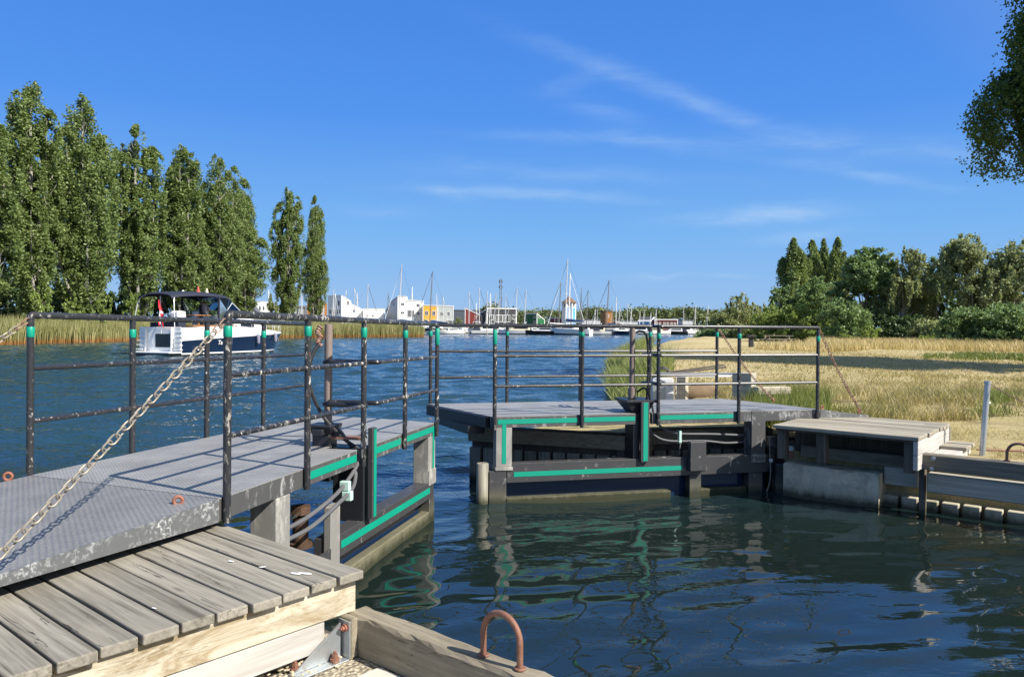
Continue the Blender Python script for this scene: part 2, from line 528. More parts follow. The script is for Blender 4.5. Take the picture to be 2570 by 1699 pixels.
# clear sheet (spray hood windows, windscreen)
m, t = material('clear_sheet')
gl = t.node('ShaderNodeBsdfGlossy')
gl.inputs['Roughness'].default_value = 0.05
tp = t.node('ShaderNodeBsdfTransparent')
tp.inputs['Color'].default_value = (0.70, 0.78, 0.76, 1)
fr = t.node('ShaderNodeFresnel')
fr.inputs['IOR'].default_value = 1.5
mx = t.node('ShaderNodeMixShader')
t.l.new(fr.outputs[0], mx.inputs[0])
t.l.new(tp.outputs[0], mx.inputs[1])
t.l.new(gl.outputs[0], mx.inputs[2])
t.l.new(mx.outputs[0], t.out.inputs['Surface'])

# water
m, t = material('water')
p = t.pos()
x, y, z = t.sep(p)
open_ = t.step(y, 8.0, 14.0)
w3 = t.noise(t.scale(p, (7.0, 13.0, 1)), 1.0, 2, 0.5, 0.4)
w5 = t.noise(t.scale(p, (2.6, 5.2, 1)), 1.0, 2, 0.5, 0.5)
gust = t.step(t.noise(t.scale(p, (0.10, 0.22, 1)), 1.0, 3), 0.35, 0.65)
calm = t.step(t.noise(t.scale(p, (0.45, 0.9, 1)), 1.0, 2), 0.42, 0.62)
amp = t.math('ADD', t.math('MULTIPLY', open_, t.math('ADD', 0.7, t.math('MULTIPLY', gust, 0.6))), t.math('MULTIPLY', calm, 0.15))
hh = t.math('MULTIPLY', t.math('ADD', t.math('MULTIPLY', w3, 0.030), t.math('MULTIPLY', w5, 0.05)), amp)
setp(t, t.mix(open_, (0.008, 0.015, 0.013, 1), (0.013, 0.038, 0.050, 1)), 0.02, 0, t.bump(hh, 1.0, 1.0), 0.5)
t.b.inputs['IOR'].default_value = 1.47

# grass ground of the right bank
m, t = material('dry_ground')
p = t.pos()
n1 = t.noise(p, 0.22, 5, 0.65)
n2 = t.noise(t.scale(p, (2.5, 6, 2)), 1.0, 6, 0.75)
n3 = t.noise(p, 14, 5, 0.8)
c = t.mix(t.step(n2, 0.30, 0.70), (0.30, 0.245, 0.115, 1), (0.57, 0.465, 0.265, 1))
c = t.mix(t.math('MULTIPLY', t.step(n1, 0.46, 0.70), 0.6), c, (0.24, 0.22, 0.085, 1))
c = t.mix(t.math('MULTIPLY', t.step(n3, 0.5, 0.75), 0.35), c, (0.52, 0.43, 0.22, 1))
px_, py_, pz_ = t.sep(p)
near = t.math('MULTIPLY', t.step(py_, 21.0, 16.0), t.step(py_, 11.6, 12.6))
soil = t.math('MULTIPLY', t.step(t.noise(t.scale(p, (1.3, 1.6, 1)), 1.0, 5, 0.7), 0.47, 0.58), near)
c = t.mix(t.math('MULTIPLY', soil, 0.85), c, (0.10, 0.078, 0.045, 1))
setp(t, c, 0.95, 0, t.bump(t.math('ADD', n2, n3), 0.8, 0.05), 0.1)

m, t = material('gravel_ground')
p = t.pos()
vd = t.voro(p, 45, 'F1', 0)
vc = t.voro(p, 45, 'F1', 1)
c = t.mix(t.sep(vc)[0], (0.30, 0.26, 0.19, 1), (0.52, 0.46, 0.35, 1))
c = t.mix(t.math('MULTIPLY', t.step(vd, 0.3, 0.6), 0.5), c, (0.12, 0.10, 0.07, 1))
setp(t, c, 0.95, 0, t.bump(vd, 0.8, -0.02), 0.1)

m, t = material('bank_ground')
p = t.pos()
c = t.mix(t.step(t.noise(p, 0.4, 5, 0.7), 0.3, 0.7), (0.10, 0.085, 0.04, 1), (0.26, 0.22, 0.11, 1))
setp(t, c, 0.95, 0, None, 0.1)

# ------------------------------------------------------------------ mesh helpers
class MB:
    def __init__(s):
        s.v, s.f, s.m = [], [], []

    def add(s, verts, faces, mi=0):
        o = len(s.v)
        s.v += [tuple(v) for v in verts]
        s.f += [tuple(o + i for i in f) for f in faces]
        s.m += [mi] * len(faces)
        return s

    def hexa(s, b, tp, mi=0):
        """prism between two polygons of equal length (bottom counter-clockwise from above)"""
        n = len(b)
        fs = [tuple(range(n - 1, -1, -1)), tuple(range(n, 2 * n))]
        fs += [(i, (i + 1) % n, n + (i + 1) % n, n + i) for i in range(n)]
        return s.add(list(b) + list(tp), fs, mi)

    def box(s, x0, x1, y0, y1, z0, z1, mi=0):
        if x0 > x1: x0, x1 = x1, x0
        if y0 > y1: y0, y1 = y1, y0
        if z0 > z1: z0, z1 = z1, z0
        b = [(x0, y0), (x1, y0), (x1, y1), (x0, y1)]
        return s.hexa([(*p, z0) for p in b], [(*p, z1) for p in b], mi)

    def plan(s, poly, z0, z1, mi=0):
        return s.hexa([(p[0], p[1], z0) for p in poly], [(p[0], p[1], z1) for p in poly], mi)

    def bar(s, a, b, w, h, mi=0, upv=(0, 0, 1)):
        """square bar from a to b"""
        a, b = Vector(a), Vector(b)
        d = (b - a).normalized()
        sd_ = d.cross(Vector(upv))
        if sd_.length < 1e-4:
            sd_ = d.cross(Vector((1, 0, 0)))
        sd_.normalize()
        u = sd_.cross(d).normalized()
        q = lambda c: [c - sd_ * w / 2 - u * h / 2, c + sd_ * w / 2 - u * h / 2, c + sd_ * w / 2 + u * h / 2, c - sd_ * w / 2 + u * h / 2]
        A, B = q(a), q(b)
        return s.add(A + B, [(0, 1, 2, 3), (7, 6, 5, 4), (0, 4, 5, 1), (1, 5, 6, 2), (2, 6, 7, 3), (3, 7, 4, 0)], mi)

    def tube(s, pts, r, n=8, closed=False, mi=0, cap=True):
        pts = [Vector(p) for p in pts]
        k = len(pts)
        rs = r if isinstance(r, (list, tuple)) else [r] * k
        tang = []
        for i in range(k):
            if closed:
                d = pts[(i + 1) % k] - pts[i - 1]
            else:
                d = pts[min(i + 1, k - 1)] - pts[max(i - 1, 0)]
            tang.append(d.normalized() if d.length > 1e-9 else Vector((0, 0, 1)))
        ref = Vector((0, 0, 1)) if abs(tang[0].z) < 0.9 else Vector((1, 0, 0))
        a = tang[0].cross(ref).normalized()
        vs = []
        for i in range(k):
            a = (a - tang[i] * a.dot(tang[i]))
            a = a.normalized() if a.length > 1e-6 else tang[i].orthogonal().normalized()
            b = tang[i].cross(a)
            for j in range(n):
                w = 2 * math.pi * j / n
                vs.append(pts[i] + (a * cos(w) + b * sin(w)) * rs[i])
        fs = []
        for i in range(k if closed else k - 1):
            i2 = (i + 1) % k
            for j in range(n):
                j2 = (j + 1) % n
                fs.append((i * n + j, i * n + j2, i2 * n + j2, i2 * n + j))
        if cap and not closed:
            fs.append(tuple(range(n - 1, -1, -1)))
            fs.append(tuple((k - 1) * n + j for j in range(n)))
        return s.add(vs, fs, mi)

    def build(s, name, mats, parent=None, smooth=False, bevel=0.0, seg=1, M=None):
        me = bpy.data.meshes.new(name)
        me.from_pydata(s.v, [], s.f)
        if not isinstance(mats, (list, tuple)):
            mats = [mats]
        for mm in mats:
            me.materials.append(MATS[mm])
        if len(mats) > 1:
            me.polygons.foreach_set('material_index', s.m)
        bm = bmesh.new()
        bm.from_mesh(me)
        bmesh.ops.recalc_face_normals(bm, faces=bm.faces)
        if bevel:
            es = [e for e in bm.edges if len(e.link_faces) == 2 and e.calc_face_angle(0) > 0.6]
            bmesh.ops.bevel(bm, geom=es, offset=bevel, segments=seg, affect='EDGES', profile=0.5, clamp_overlap=True)
        bm.to_mesh(me)
        bm.free()
        if smooth:
            me.polygons.foreach_set('use_smooth', [True] * len(me.polygons))
            me.set_sharp_from_angle(angle=R(42))
        o = bpy.data.objects.new(name, me)
        COL.objects.link(o)
        if parent is not None:
            o.parent = parent
        if M is not None:
            o.matrix_basis = M
        return o


def tag(o, label=None, cat=None, group=None, kind=None):
    if label: o['label'] = label
    if cat: o['category'] = cat
    if group: o['group'] = group
    if kind: o['kind'] = kind
    return o


def empty(name, M, label=None, cat=None, group=None):
    o = bpy.data.objects.new(name, None)
    o.empty_display_size = 0.2
    COL.objects.link(o)
    if isinstance(M, (tuple, list, Vector)):
        M = Matrix.Translation(Vector(M))
    o.matrix_basis = M
    return tag(o, label, cat, group)


def frame(o, ux, slope=0.0):
    """frame with X along the plan direction ux (falling by slope), Z up"""
    X = Vector((ux[0], ux[1], slope)).normalized()
    Y = Vector((-ux[1], ux[0], 0)).normalized()
    Z = X.cross(Y)
    return Matrix.Translation(Vector(o)) @ Matrix((X, Y, Z)).transposed().to_4x4()


def LP(M, px, py, n=0.0):
    """local (x, z) on the plane y = n of a frame seen at a photo pixel"""
    I = M.inverted()
    e = I @ EYE
    d = I.to_3x3() @ ray(px, py)
    k = (n - e.y) / d.y
    q = e + d * k
    return q.x, q.z


def copy_tree(o, parent=None):
    c = o.copy()
    COL.objects.link(c)
    c.parent = parent
    for ch in list(o.children):
        copy_tree(ch, c)
    return c


def np_mesh(name, V, faces_n, mat, parent=None, M=None, smooth=False):
    """V (N,k,3): N separate polygons of k corners"""
    N, k = V.shape[0], V.shape[1]
    me = bpy.data.meshes.new(name)
    me.vertices.add(N * k)
    me.vertices.foreach_set('co', V.astype(np.float32).ravel())
    me.loops.add(N * k)
    me.loops.foreach_set('vertex_index', np.arange(N * k, dtype=np.int32))
    me.polygons.add(N)
    me.polygons.foreach_set('loop_start', np.arange(0, N * k, k, dtype=np.int32))
    me.update(calc_edges=True)
    me.materials.append(MATS[mat])
    o = bpy.data.objects.new(name, me)
    COL.objects.link(o)
    if parent is not None:
        o.parent = parent
    if M is not None:
        o.matrix_basis = M
    return o


def unit(a):
    return a / np.maximum(np.linalg.norm(a, axis=-1, keepdims=True), 1e-9)


def leaves(name, C, size, mat, parent=None, bias=(0, 0, 0), spread=1.0, aspect=0.62):
    """one rhombic leaf per centre"""
    N = len(C)
    a = unit(rng.normal(size=(N, 3)) * spread + np.array(bias))
    b = rng.normal(size=(N, 3))
    b = unit(b - a * (a * b).sum(1, keepdims=True))
    L = size * rng.uniform(0.6, 1.35, (N, 1))
    w = L * aspect
    cc = np.cross(a, b) * L * 0.12
    V = np.stack([C - a * L / 2, C + b * w / 2 + cc, C + a * L / 2, C - b * w / 2 + cc], 1)
    return np_mesh(name, V, 4, mat, parent)


def clumps(lst):
    """leaf centres from clumps (x,y,z,rx,ry,rz,n): dense shells with soft edges"""
    out = []
    for (x, y, z, rx, ry, rz, n) in lst:
        d = unit(rng.normal(size=(n, 3)))
        r = np.abs(rng.normal(0, 0.62, (n, 1))) ** 0.8
        out.append(d * r * np.array([rx, ry, rz]) + np.array([x, y, z]))
    return np.concatenate(out)


def blades(name, B, h, w, mat, lean=0.25, wind=(0.0, 0.0), parent=None, bend=0.0):
    """upright grass or reed blades: a quad with a narrow top"""
    N = len(B)
    ang = rng.uniform(0, 2 * math.pi, N)
    sdv = np.stack([np.cos(ang), np.sin(ang), np.zeros(N)], 1) * w[:, None] / 2
    ln = rng.normal(size=(N, 2)) * lean * h[:, None] + np.array(wind) * h[:, None]
    tip = B + np.concatenate([ln, h[:, None]], 1)
    mid = B + np.concatenate([ln * 0.35, h[:, None] * 0.55], 1)
    V1 = np.stack([B - sdv, B + sdv, mid + sdv * 0.8, mid - sdv * 0.8], 1)
    V2 = np.stack([mid - sdv * 0.8, mid + sdv * 0.8, tip + sdv * 0.1, tip - sdv * 0.1], 1)
    V = np.stack([V1, V2], 1).reshape(-1, 4, 3)
    # weld the two quads of a blade into one strip so that a blade is one island
    me = bpy.data.meshes.new(name)
    P = np.stack([B - sdv, B + sdv, mid - sdv * 0.8, mid + sdv * 0.8, tip - sdv * 0.1, tip + sdv * 0.1], 1).reshape(-1, 3)
    me.vertices.add(N * 6)
    me.vertices.foreach_set('co', P.astype(np.float32).ravel())
    base = (np.arange(N) * 6)[:, None]
    idx = np.concatenate([base + np.array([[0, 1, 3, 2]]), base + np.array([[2, 3, 5, 4]])], 1).ravel().astype(np.int32)
    me.loops.add(N * 8)
    me.loops.foreach_set('vertex_index', idx)
    me.polygons.add(N * 2)
    me.polygons.foreach_set('loop_start', np.arange(0, N * 8, 4, dtype=np.int32))
    me.update(calc_edges=True)
    me.materials.append(MATS[mat])
    o = bpy.data.objects.new(name, me)
    COL.objects.link(o)
    if parent is not None:
        o.parent = parent
    return o


def arc(c, r, a0, a1, n, ax=(1, 0, 0), ay=(0, 0, 1)):
    c, ax, ay = Vector(c), Vector(ax), Vector(ay)
    return [c + ax * (r * cos(a0 + (a1 - a0) * i / n)) + ay * (r * sin(a0 + (a1 - a0) * i / n)) for i in range(n + 1)]


def spline(ps, n=8):
    """Catmull-Rom through ps"""
    ps = [Vector(p) for p in ps]
    P = [ps[0] * 2 - ps[1]] + ps + [ps[-1] * 2 - ps[-2]]
    out = []
    for i in range(1, len(P) - 2):
        for k in range(n):
            u = k / n
            a, b, c, d = P[i - 1], P[i], P[i + 1], P[i + 2]
            out.append(0.5 * ((2 * b) + (c - a) * u + (2 * a - 5 * b + 4 * c - d) * u * u + (3 * b - a - 3 * c + d) * u ** 3))
    out.append(P[-2])
    return out


def chain(name, a, b, sag, link, wire, mat, label, rust_first=0):
    """a hanging chain of welded links from a to b"""
    a, b = Vector(a), Vector(b)
    L = (b - a).length
    pitch = link * 2 - wire * 2.0
    pitch = link - wire * 1.9
    n = int(L / pitch)
    mb = MB()
    side = (b - a).cross(Vector((0, 0, 1))).normalized()
    pt = lambda u: a.lerp(b, u) - Vector((0, 0, 4 * sag * u * (1 - u)))
    for i in range(n):
        u0, u1 = i / n, (i + 1) / n
        p0, p1 = pt(u0), pt(u1)
        c = (p0 + p1) / 2
        d = (p1 - p0).normalized()
        nrm = side.cross(d).normalized()
        th = (0.35 + (0.0 if i % 2 else math.pi / 2)) + random.uniform(-0.15, 0.15)
        w = side * cos(th) + nrm * sin(th)
        hw, hl = link * 0.27, link * 0.5
        path = []
        for k in range(7):
            q = -math.pi / 2 + math.pi * k / 6
            path.append(c + d * (hl - hw + hw * cos(q)) + w * (hw * sin(q)))
        for k in range(7):
            q = math.pi / 2 + math.pi * k / 6
            path.append(c + d * (-(hl - hw) + hw * cos(q)) + w * (hw * sin(q)))
        mb.tube(path, wire / 2, 6, closed=True, mi=1 if i < rust_first else 0)
    o = mb.build(name, [mat, 'chain_rust'] if rust_first else mat, smooth=True)
    return tag(o, label, 'chain')


def text_mesh(name, txt, size, mat, M, parent=None, shear=0.0, depth=0.003, width=None):
    cu = bpy.data.curves.new(name, 'FONT')
    cu.body = txt
    cu.size = size
    cu.shear = shear
    cu.extrude = depth
    cu.align_x = 'CENTER'
    cu.align_y = 'CENTER'
    tmp = bpy.data.objects.new(name, cu)
    COL.objects.link(tmp)
    dg = bpy.context.evaluated_depsgraph_get()
    me = bpy.data.meshes.new_from_object(tmp.evaluated_get(dg))
    bpy.data.objects.remove(tmp)
    me.materials.clear()
    me.materials.append(MATS[mat])
    o = bpy.data.objects.new(name, me)
    COL.objects.link(o)
    o.parent = parent
    o.matrix_basis = M
    return o


def grid_sheet(name, x0, x1, y0, y1, nx, ny, fz, mat, kind='structure', keep=None):
    xs = np.linspace(x0, x1, nx)
    ys = np.linspace(y0, y1, ny)
    vs = [(x, y, fz(x, y)) for y in ys for x in xs]
    fs = []
    for j in range(ny - 1):
        for i in range(nx - 1):
            f = (j * nx + i, j * nx + i + 1, (j + 1) * nx + i + 1, (j + 1) * nx + i)
            if keep is None or keep((xs[i] + xs[i + 1]) / 2, (ys[j] + ys[j + 1]) / 2):
                fs.append(f)
    me = bpy.data.meshes.new(name)
    me.from_pydata(vs, [], fs)
    me.materials.append(MATS[mat])
    me.polygons.foreach_set('use_smooth', [True] * len(me.polygons))
    o = bpy.data.objects.new(name, me)
    COL.objects.link(o)
    o['kind'] = kind
    return o


class SinNoise:
    """smooth pseudo noise in [0,1] from a few random plane waves"""
    def __init__(s, freq, seed, k=9):
        r = np.random.default_rng(seed)
        s.K = unit(r.normal(size=(k, 3))) * r.uniform(.6, 1.7, (k, 1)) * np.array(freq) * 6.283
        s.ph = r.uniform(0, 6.283, k)

    def __call__(s, P):
        return .5 + np.sin(P @ s.K.T + s.ph).sum(1) / (2.2 * math.sqrt(len(s.ph)))


def inside(poly, x, y):
    c = False
    n = len(poly)
    for i in range(n):
        (x1, y1), (x2, y2) = poly[i], poly[(i + 1) % n]
        if (y1 > y) != (y2 > y) and x < (x2 - x1) * (y - y1) / (y2 - y1) + x1:
            c = not c
    return c


def seg_dist(poly, x, y, closed=False):
    best = 1e9
    n = len(poly)
    for i in range(n - (0 if closed else 1)):
        (x1, y1), (x2, y2) = poly[i], poly[(i + 1) % n]
        dx, dy = x2 - x1, y2 - y1
        u = max(0, min(1, ((x - x1) * dx + (y - y1) * dy) / (dx * dx + dy * dy)))
        best = min(best, math.hypot(x - x1 - u * dx, y - y1 - u * dy))
    return best

# ================================================================== water and ground
def water_mesh():
    """wind ruffled water: directional waves, calm inside the basin, coarser with distance"""
    ys = [2.2]
    while ys[-1] < 420:
        y = ys[-1]
        ys.append(y + max(.045, min(.0042 * y, .9)))
    ys = np.array(ys)
    us = np.linspace(-.86, 1.02, 760)
    Y, U = np.meshgrid(ys, us, indexing='ij')
    X = U * np.maximum(Y, 9.0)
    sp_ = np.maximum(.0042 * Y, .045)
    r = np.random.default_rng(4)
    Z = np.zeros_like(X)
    op = np.clip((Y + .35 * np.sin(X * 1.3) - 8.2) / 5.5, 0, 1)
    op = op * op * (3 - 2 * op)
    for k in range(64):
        lam = .32 * (9.0 ** r.uniform(0, 1))
        th = -1.25 + r.normal() * .42          # waves run from the sunny side across the channel
        kx, ky = 6.283 / lam * cos(th), 6.283 / lam * sin(th)
        st = .036 * (1.0 if lam < 1.6 else .75)
        a_open = st * lam / 6.283
        a_calm = a_open * (.17 if lam < .8 else .22)
        amp = (a_calm + (a_open - a_calm) * op) * np.clip((lam / sp_ - 2.2) / 2.5, 0, 1)
        Z += amp * np.sin(kx * X + ky * Y + r.uniform(0, 6.283))
    for k in range(34):                        # short ripples of the sheltered basin
        lam = r.uniform(.17, .48)
        th = -1.15 + r.normal() * .55
        kx, ky = 6.283 / lam * cos(th), 6.283 / lam * sin(th)
        pat = .5 + .5 * np.sin(X * r.uniform(.5, 1.6) + Y * r.uniform(-1.8, 1.8) + r.uniform(0, 6.283))
        Z += .0135 * lam / 6.283 * (1 - .8 * op) * pat * np.clip((lam / sp_ - 2.2) / 2.5, 0, 1) * np.sin(kx * X + ky * Y + r.uniform(0, 6.283))
    V = np.stack([X, Y, Z], 2).reshape(-1, 3)
    ny, nx = X.shape
    i = (np.arange(ny - 1)[:, None] * nx + np.arange(nx - 1)[None, :]).ravel()
    Q = np.stack([i, i + 1, i + nx + 1, i + nx], 1)
    n0 = len(V)
    V = np.concatenate([V, np.array([(-3000, -60, -.35), (3000, -60, -.35), (3000, 5000, -.35), (-3000, 5000, -.35)])])
    Q = np.concatenate([Q, [[n0, n0 + 1, n0 + 2, n0 + 3]]])
    me = bpy.data.meshes.new('water')
    me.vertices.add(len(V))
    me.vertices.foreach_set('co', V.astype(np.float32).ravel())
    me.loops.add(len(Q) * 4)
    me.loops.foreach_set('vertex_index', Q.astype(np.int32).ravel())
    me.polygons.add(len(Q))
    me.polygons.foreach_set('loop_start', np.arange(0, len(Q) * 4, 4, dtype=np.int32))
    me.polygons.foreach_set('use_smooth', np.ones(len(Q), dtype=bool))
    me.update(calc_edges=True)
    me.materials.append(MATS['water'])
    o = bpy.data.objects.new('water', me)
    COL.objects.link(o)
    return tag(o, kind='structure')


water_mesh()

QX = (-0.763, 0.647)                        # direction of the quays
C1 = W(910, 1430, .93)
C2 = W(2306, 1098, .93)
PL = frame(C1, QX)                          # near platform: x along its planks, y along its front
PR = frame(C2, QX)                          # far platform: y points towards the channel


def toW(M, x, y, z=0.0):
    return M @ Vector((x, y, z))


# ------------------------------------------------------------------ near quay
QG = MB()
pl = [toW(PL, 4.5, 4.6), toW(PL, -6, 4.6), toW(PL, -6, -0.02), toW(PL, 0.1, -0.02), toW(PL, 4.5, -0.02)]
QG.plan([(p.x, p.y) for p in reversed(pl)], -1.0, 0.532)
tag(QG.build('quay_ground', 'gravel_ground'), kind='structure')

# platform
plat = empty('timber_platform', PL, 'near weathered grey plank platform beside the gravel, under the landing flap of the left gate', 'platform')
mb = MB()
y = 0.0
for i in range(21):
    w = 0.141 + random.uniform(-.004, .004)
    e = random.uniform(-.012, .010)
    dz = random.uniform(-.003, .003)
    mb.box(e, 3.6, y, y + w, -.042 + dz, dz)
    y += w + 0.0135
mb.build('decking', 'plank_wood', plat, bevel=.006, seg=2)
PY = y
mb = MB()
mb.box(.034, .13, 0.012, PY, -.205, -.0445)
mb.build('fascia_timber', 'yellow_timber', plat, bevel=.006)
# let the grain of the fascia run along y
for o in [plat.children[-1]]:
    pass
mb = MB()
mb.box(.042, .11, 0.19, PY, -.345, -.208)
mb.build('skirting_board', 'white_timber', plat, bevel=.005)
mb = MB()
for yy in (0.012, 1.1, 2.2):
    mb.box(.14, 3.5, yy, yy + .09, -.21, -.045)
mb.build('joist', 'dark_timber', plat)
MB().box(.13, 3.5, .02, PY, -.062, -.0455).build('gap_shade_sheet', 'black_pile', plat)  # added dark sheet that keeps light out of the plank gaps
for k in range(3):
    mb = MB()
    mb.box(.3 + k * 1.4, .5 + k * 1.4, .02, .2, -1.4, -.215)
    mb.build('support_post', 'dark_timber', plat, bevel=.004)

# droppings and lichen flecks
mb = MB()
for (x, yy, a, r) in [(.16, .22, .5, .020), (.19, .25, .2, .017), (.40, .30, .9, .012), (.6, .35, .4, .010), (.25, .9, .3, .008), (-.004, 1.02, 1.2, .012)]:
    pts = []
    zz = .0042
    if x < 0:
        continue
    for k in range(9):
        w = 2 * math.pi * k / 9
        rr = r * random.uniform(.7, 1.2)
        pts.append((x + rr * 1.8 * cos(w) * cos(a) - rr * .6 * sin(w) * sin(a), yy + rr * 1.8 * cos(w) * sin(a) + rr * .6 * sin(w) * cos(a), zz))
    mb = MB()
    mb.hexa([(p[0], p[1], p[2] - .001) for p in pts], pts)
    mb.build('dropping', 'white_paint', plat)

# quay edge beam with ring
QB = frame(W(923, 1518, .73), (0.763, -0.647))
beam = empty('quay_beam', QB, 'brown split timber beam on the near quay edge carrying the rusty mooring hoop', 'timber beam')


def rough_beam(L, y0, y1, z0, z1, seg, jit, x0=0.0):
    mb = MB()
    secs = []
    for i in range(seg + 1):
        x = x0 + (L - x0) * i / seg
        j = lambda k: random.uniform(-jit, jit) * k
        secs.append([(x, y0 + j(.3), z0), (x, y1 + j(.3), z0), (x, y1 + j(1), z1 + j(.4) - .012), (x, y1 - .014 + j(1), z1 + j(.3)),
                     (x, (y0 + y1) / 2 + j(1), z1 + j(.25)), (x, y0 + .016 + j(1.3), z1 + j(.3)), (x, y0 + j(1.2), z1 - .014 + j(.8))])
    n = 7
    vs = [p for s_ in secs for p in s_]
    fs = [tuple(range(n)), tuple(seg * n + k for k in range(n))]
    for i in range(seg):
        for k in range(n):
            fs.append((i * n + k, i * n + (k + 1) % n, (i + 1) * n + (k + 1) % n, (i + 1) * n + k))
    mb.add(vs, fs)
    return mb


rough_beam(4.2, -.125, 0, -.19, 0, 60, .007).build('timber', 'quay_timber', beam)
mb = MB()
mb.box(-.022, .085, -.168, -.128, -.19, -.004)
mb.build('packer', 'quay_timber', beam, bevel=.004)
br = empty('angle_bracket', QB, 'galvanised angle bracket with gusset bolting the quay beam to the ground', 'bracket')
mb = MB()
mb.box(-.005, .085, -.178, -.1695, -.192, -.012)
mb.box(-.005, .085, -.46, -.1785, -.1965, -.1885)
mb.build('plate', 'galvanised', br, bevel=.002)
mb = MB()
g = [(-.188, -.025), (-.19, -.187), (-.45, -.187)]
mb.hexa([(.022, *p) for p in g], [(.030, *p) for p in g])
mb.build('gusset', 'galvanised', br)


def bolt(M_or_none, name, p, ax, r, h, mat, parent):
    mb = MB()
    p, ax = Vector(p), Vector(ax).normalized()
    mb.tube([p, p + ax * h * .35], r * 1.7, 12)
    mb.tube([p + ax * h * .35, p + ax * h * .75], r * 1.15, 6)
    mb.tube([p + ax * h * .75, p + ax * h], r * .6, 8)
    return mb.build(name, mat, parent)


bolt(None, 'bolt', (.055, -.179, -.045), (0, -1, 0), .010, .03, 'orange_rust', br)
bolt(None, 'bolt', (.055, -.24, -.188), (0, 0, 1), .013, .05, 'rust', br)
bolt(None, 'bolt', (-.0, -.42, -.188), (0, 0, 1), .013, .05, 'rust', br)

I = QB.inverted()
a, b = I @ W(1209, 1648, .73), I @ W(1306, 1680, .73)
ring = empty('mooring_hoop', QB, 'rusty brown steel hoop standing on the near split quay beam', 'mooring ring')
hw = (b.x - a.x) / 2
cx, cy_ = (a.x + b.x) / 2, -.06
pts = [(cx - hw, cy_, -.03), (cx - hw, cy_, .04)] + arc((cx, cy_, .105), hw, math.pi, 0, 18)[:] + [(cx + hw, cy_, .04), (cx + hw, cy_, -.03)]
MB().tube(pts, .0135, 12).build('hoop', 'rust', ring, smooth=True)
for sx_ in (-hw, hw):
    mb = MB()
    mb.tube([(cx + sx_, cy_, 0.001), (cx + sx_, cy_, .012)], .026, 10)
    mb.build('weld_collar', 'rust', ring, bevel=.003)

# loose pebbles heaped at the bracket
mb = MB()
for k in range(150):
    if k < 105:
        x, yy = random.gauss(-.03, .05), random.gauss(-.36, .10)
        r = random.uniform(.006, .014)
    else:
        x, yy = random.uniform(-.4, 1.5), random.uniform(-1.4, -.25)
        r = random.uniform(.005, .012)
    zz = -.197 + r * .5 + (max(0, .02 - abs(x + .03) * .3) if k < 105 else 0)
    a0 = random.uniform(0, 6)
    vs = []
    for (u, v, w) in [(0, 0, 1), (1, 0, .1), (.3, .95, 0), (-.8, .6, .1), (-.8, -.6, 0), (.3, -.95, .1), (0, 0, -1)]:
        s_ = r * random.uniform(.75, 1.2)
        vs.append((x + (u * cos(a0) - v * sin(a0)) * s_ * 1.25, yy + (u * sin(a0) + v * cos(a0)) * s_, zz + w * s_ * .75))
    mb.add(vs, [(0, 1, 2), (0, 2, 3), (0, 3, 4), (0, 4, 5), (0, 5, 1), (6, 2, 1), (6, 3, 2), (6, 4, 3), (6, 5, 4), (6, 1, 5)])
tag(mb.build('pebbles', 'gravel_stone', smooth=True, M=QB), 'loose yellow pebbles lying around the galvanised bracket', 'pebbles', kind='stuff')
slab = MB()
slab.box(.25, 4.2, -.40, -.135, -.25, -.188)
tag(slab.build('concrete_slab', 'pale_concrete', bevel=.006, M=QB), 'narrow pale concrete slab lying along the near quay beam', 'concrete slab')
# sheet wall below the near quay
mb = MB()
mb.box(0, 4.5, .0, .10, -2.0, -.2)
mb.box(-8, 0, .0, .12, -2.0, -.25)
tag(mb.build('sheet_wall', 'black_pile', M=frame(W(923, 1518, .73), (-0.763, 0.647)) @ Matrix.Translation((0, 0.02, 0))), 'dark retaining wall below the near quay beam', 'quay wall')


# ================================================================== the two gates
GL = frame((-1.704, 4.53, 1.104), (.214, .977), -.0112)
GR = frame((-.213, 9.1, 1.049), (.972, .234), -.0012)
RT, RM, RLO = 1.08, .72, .36


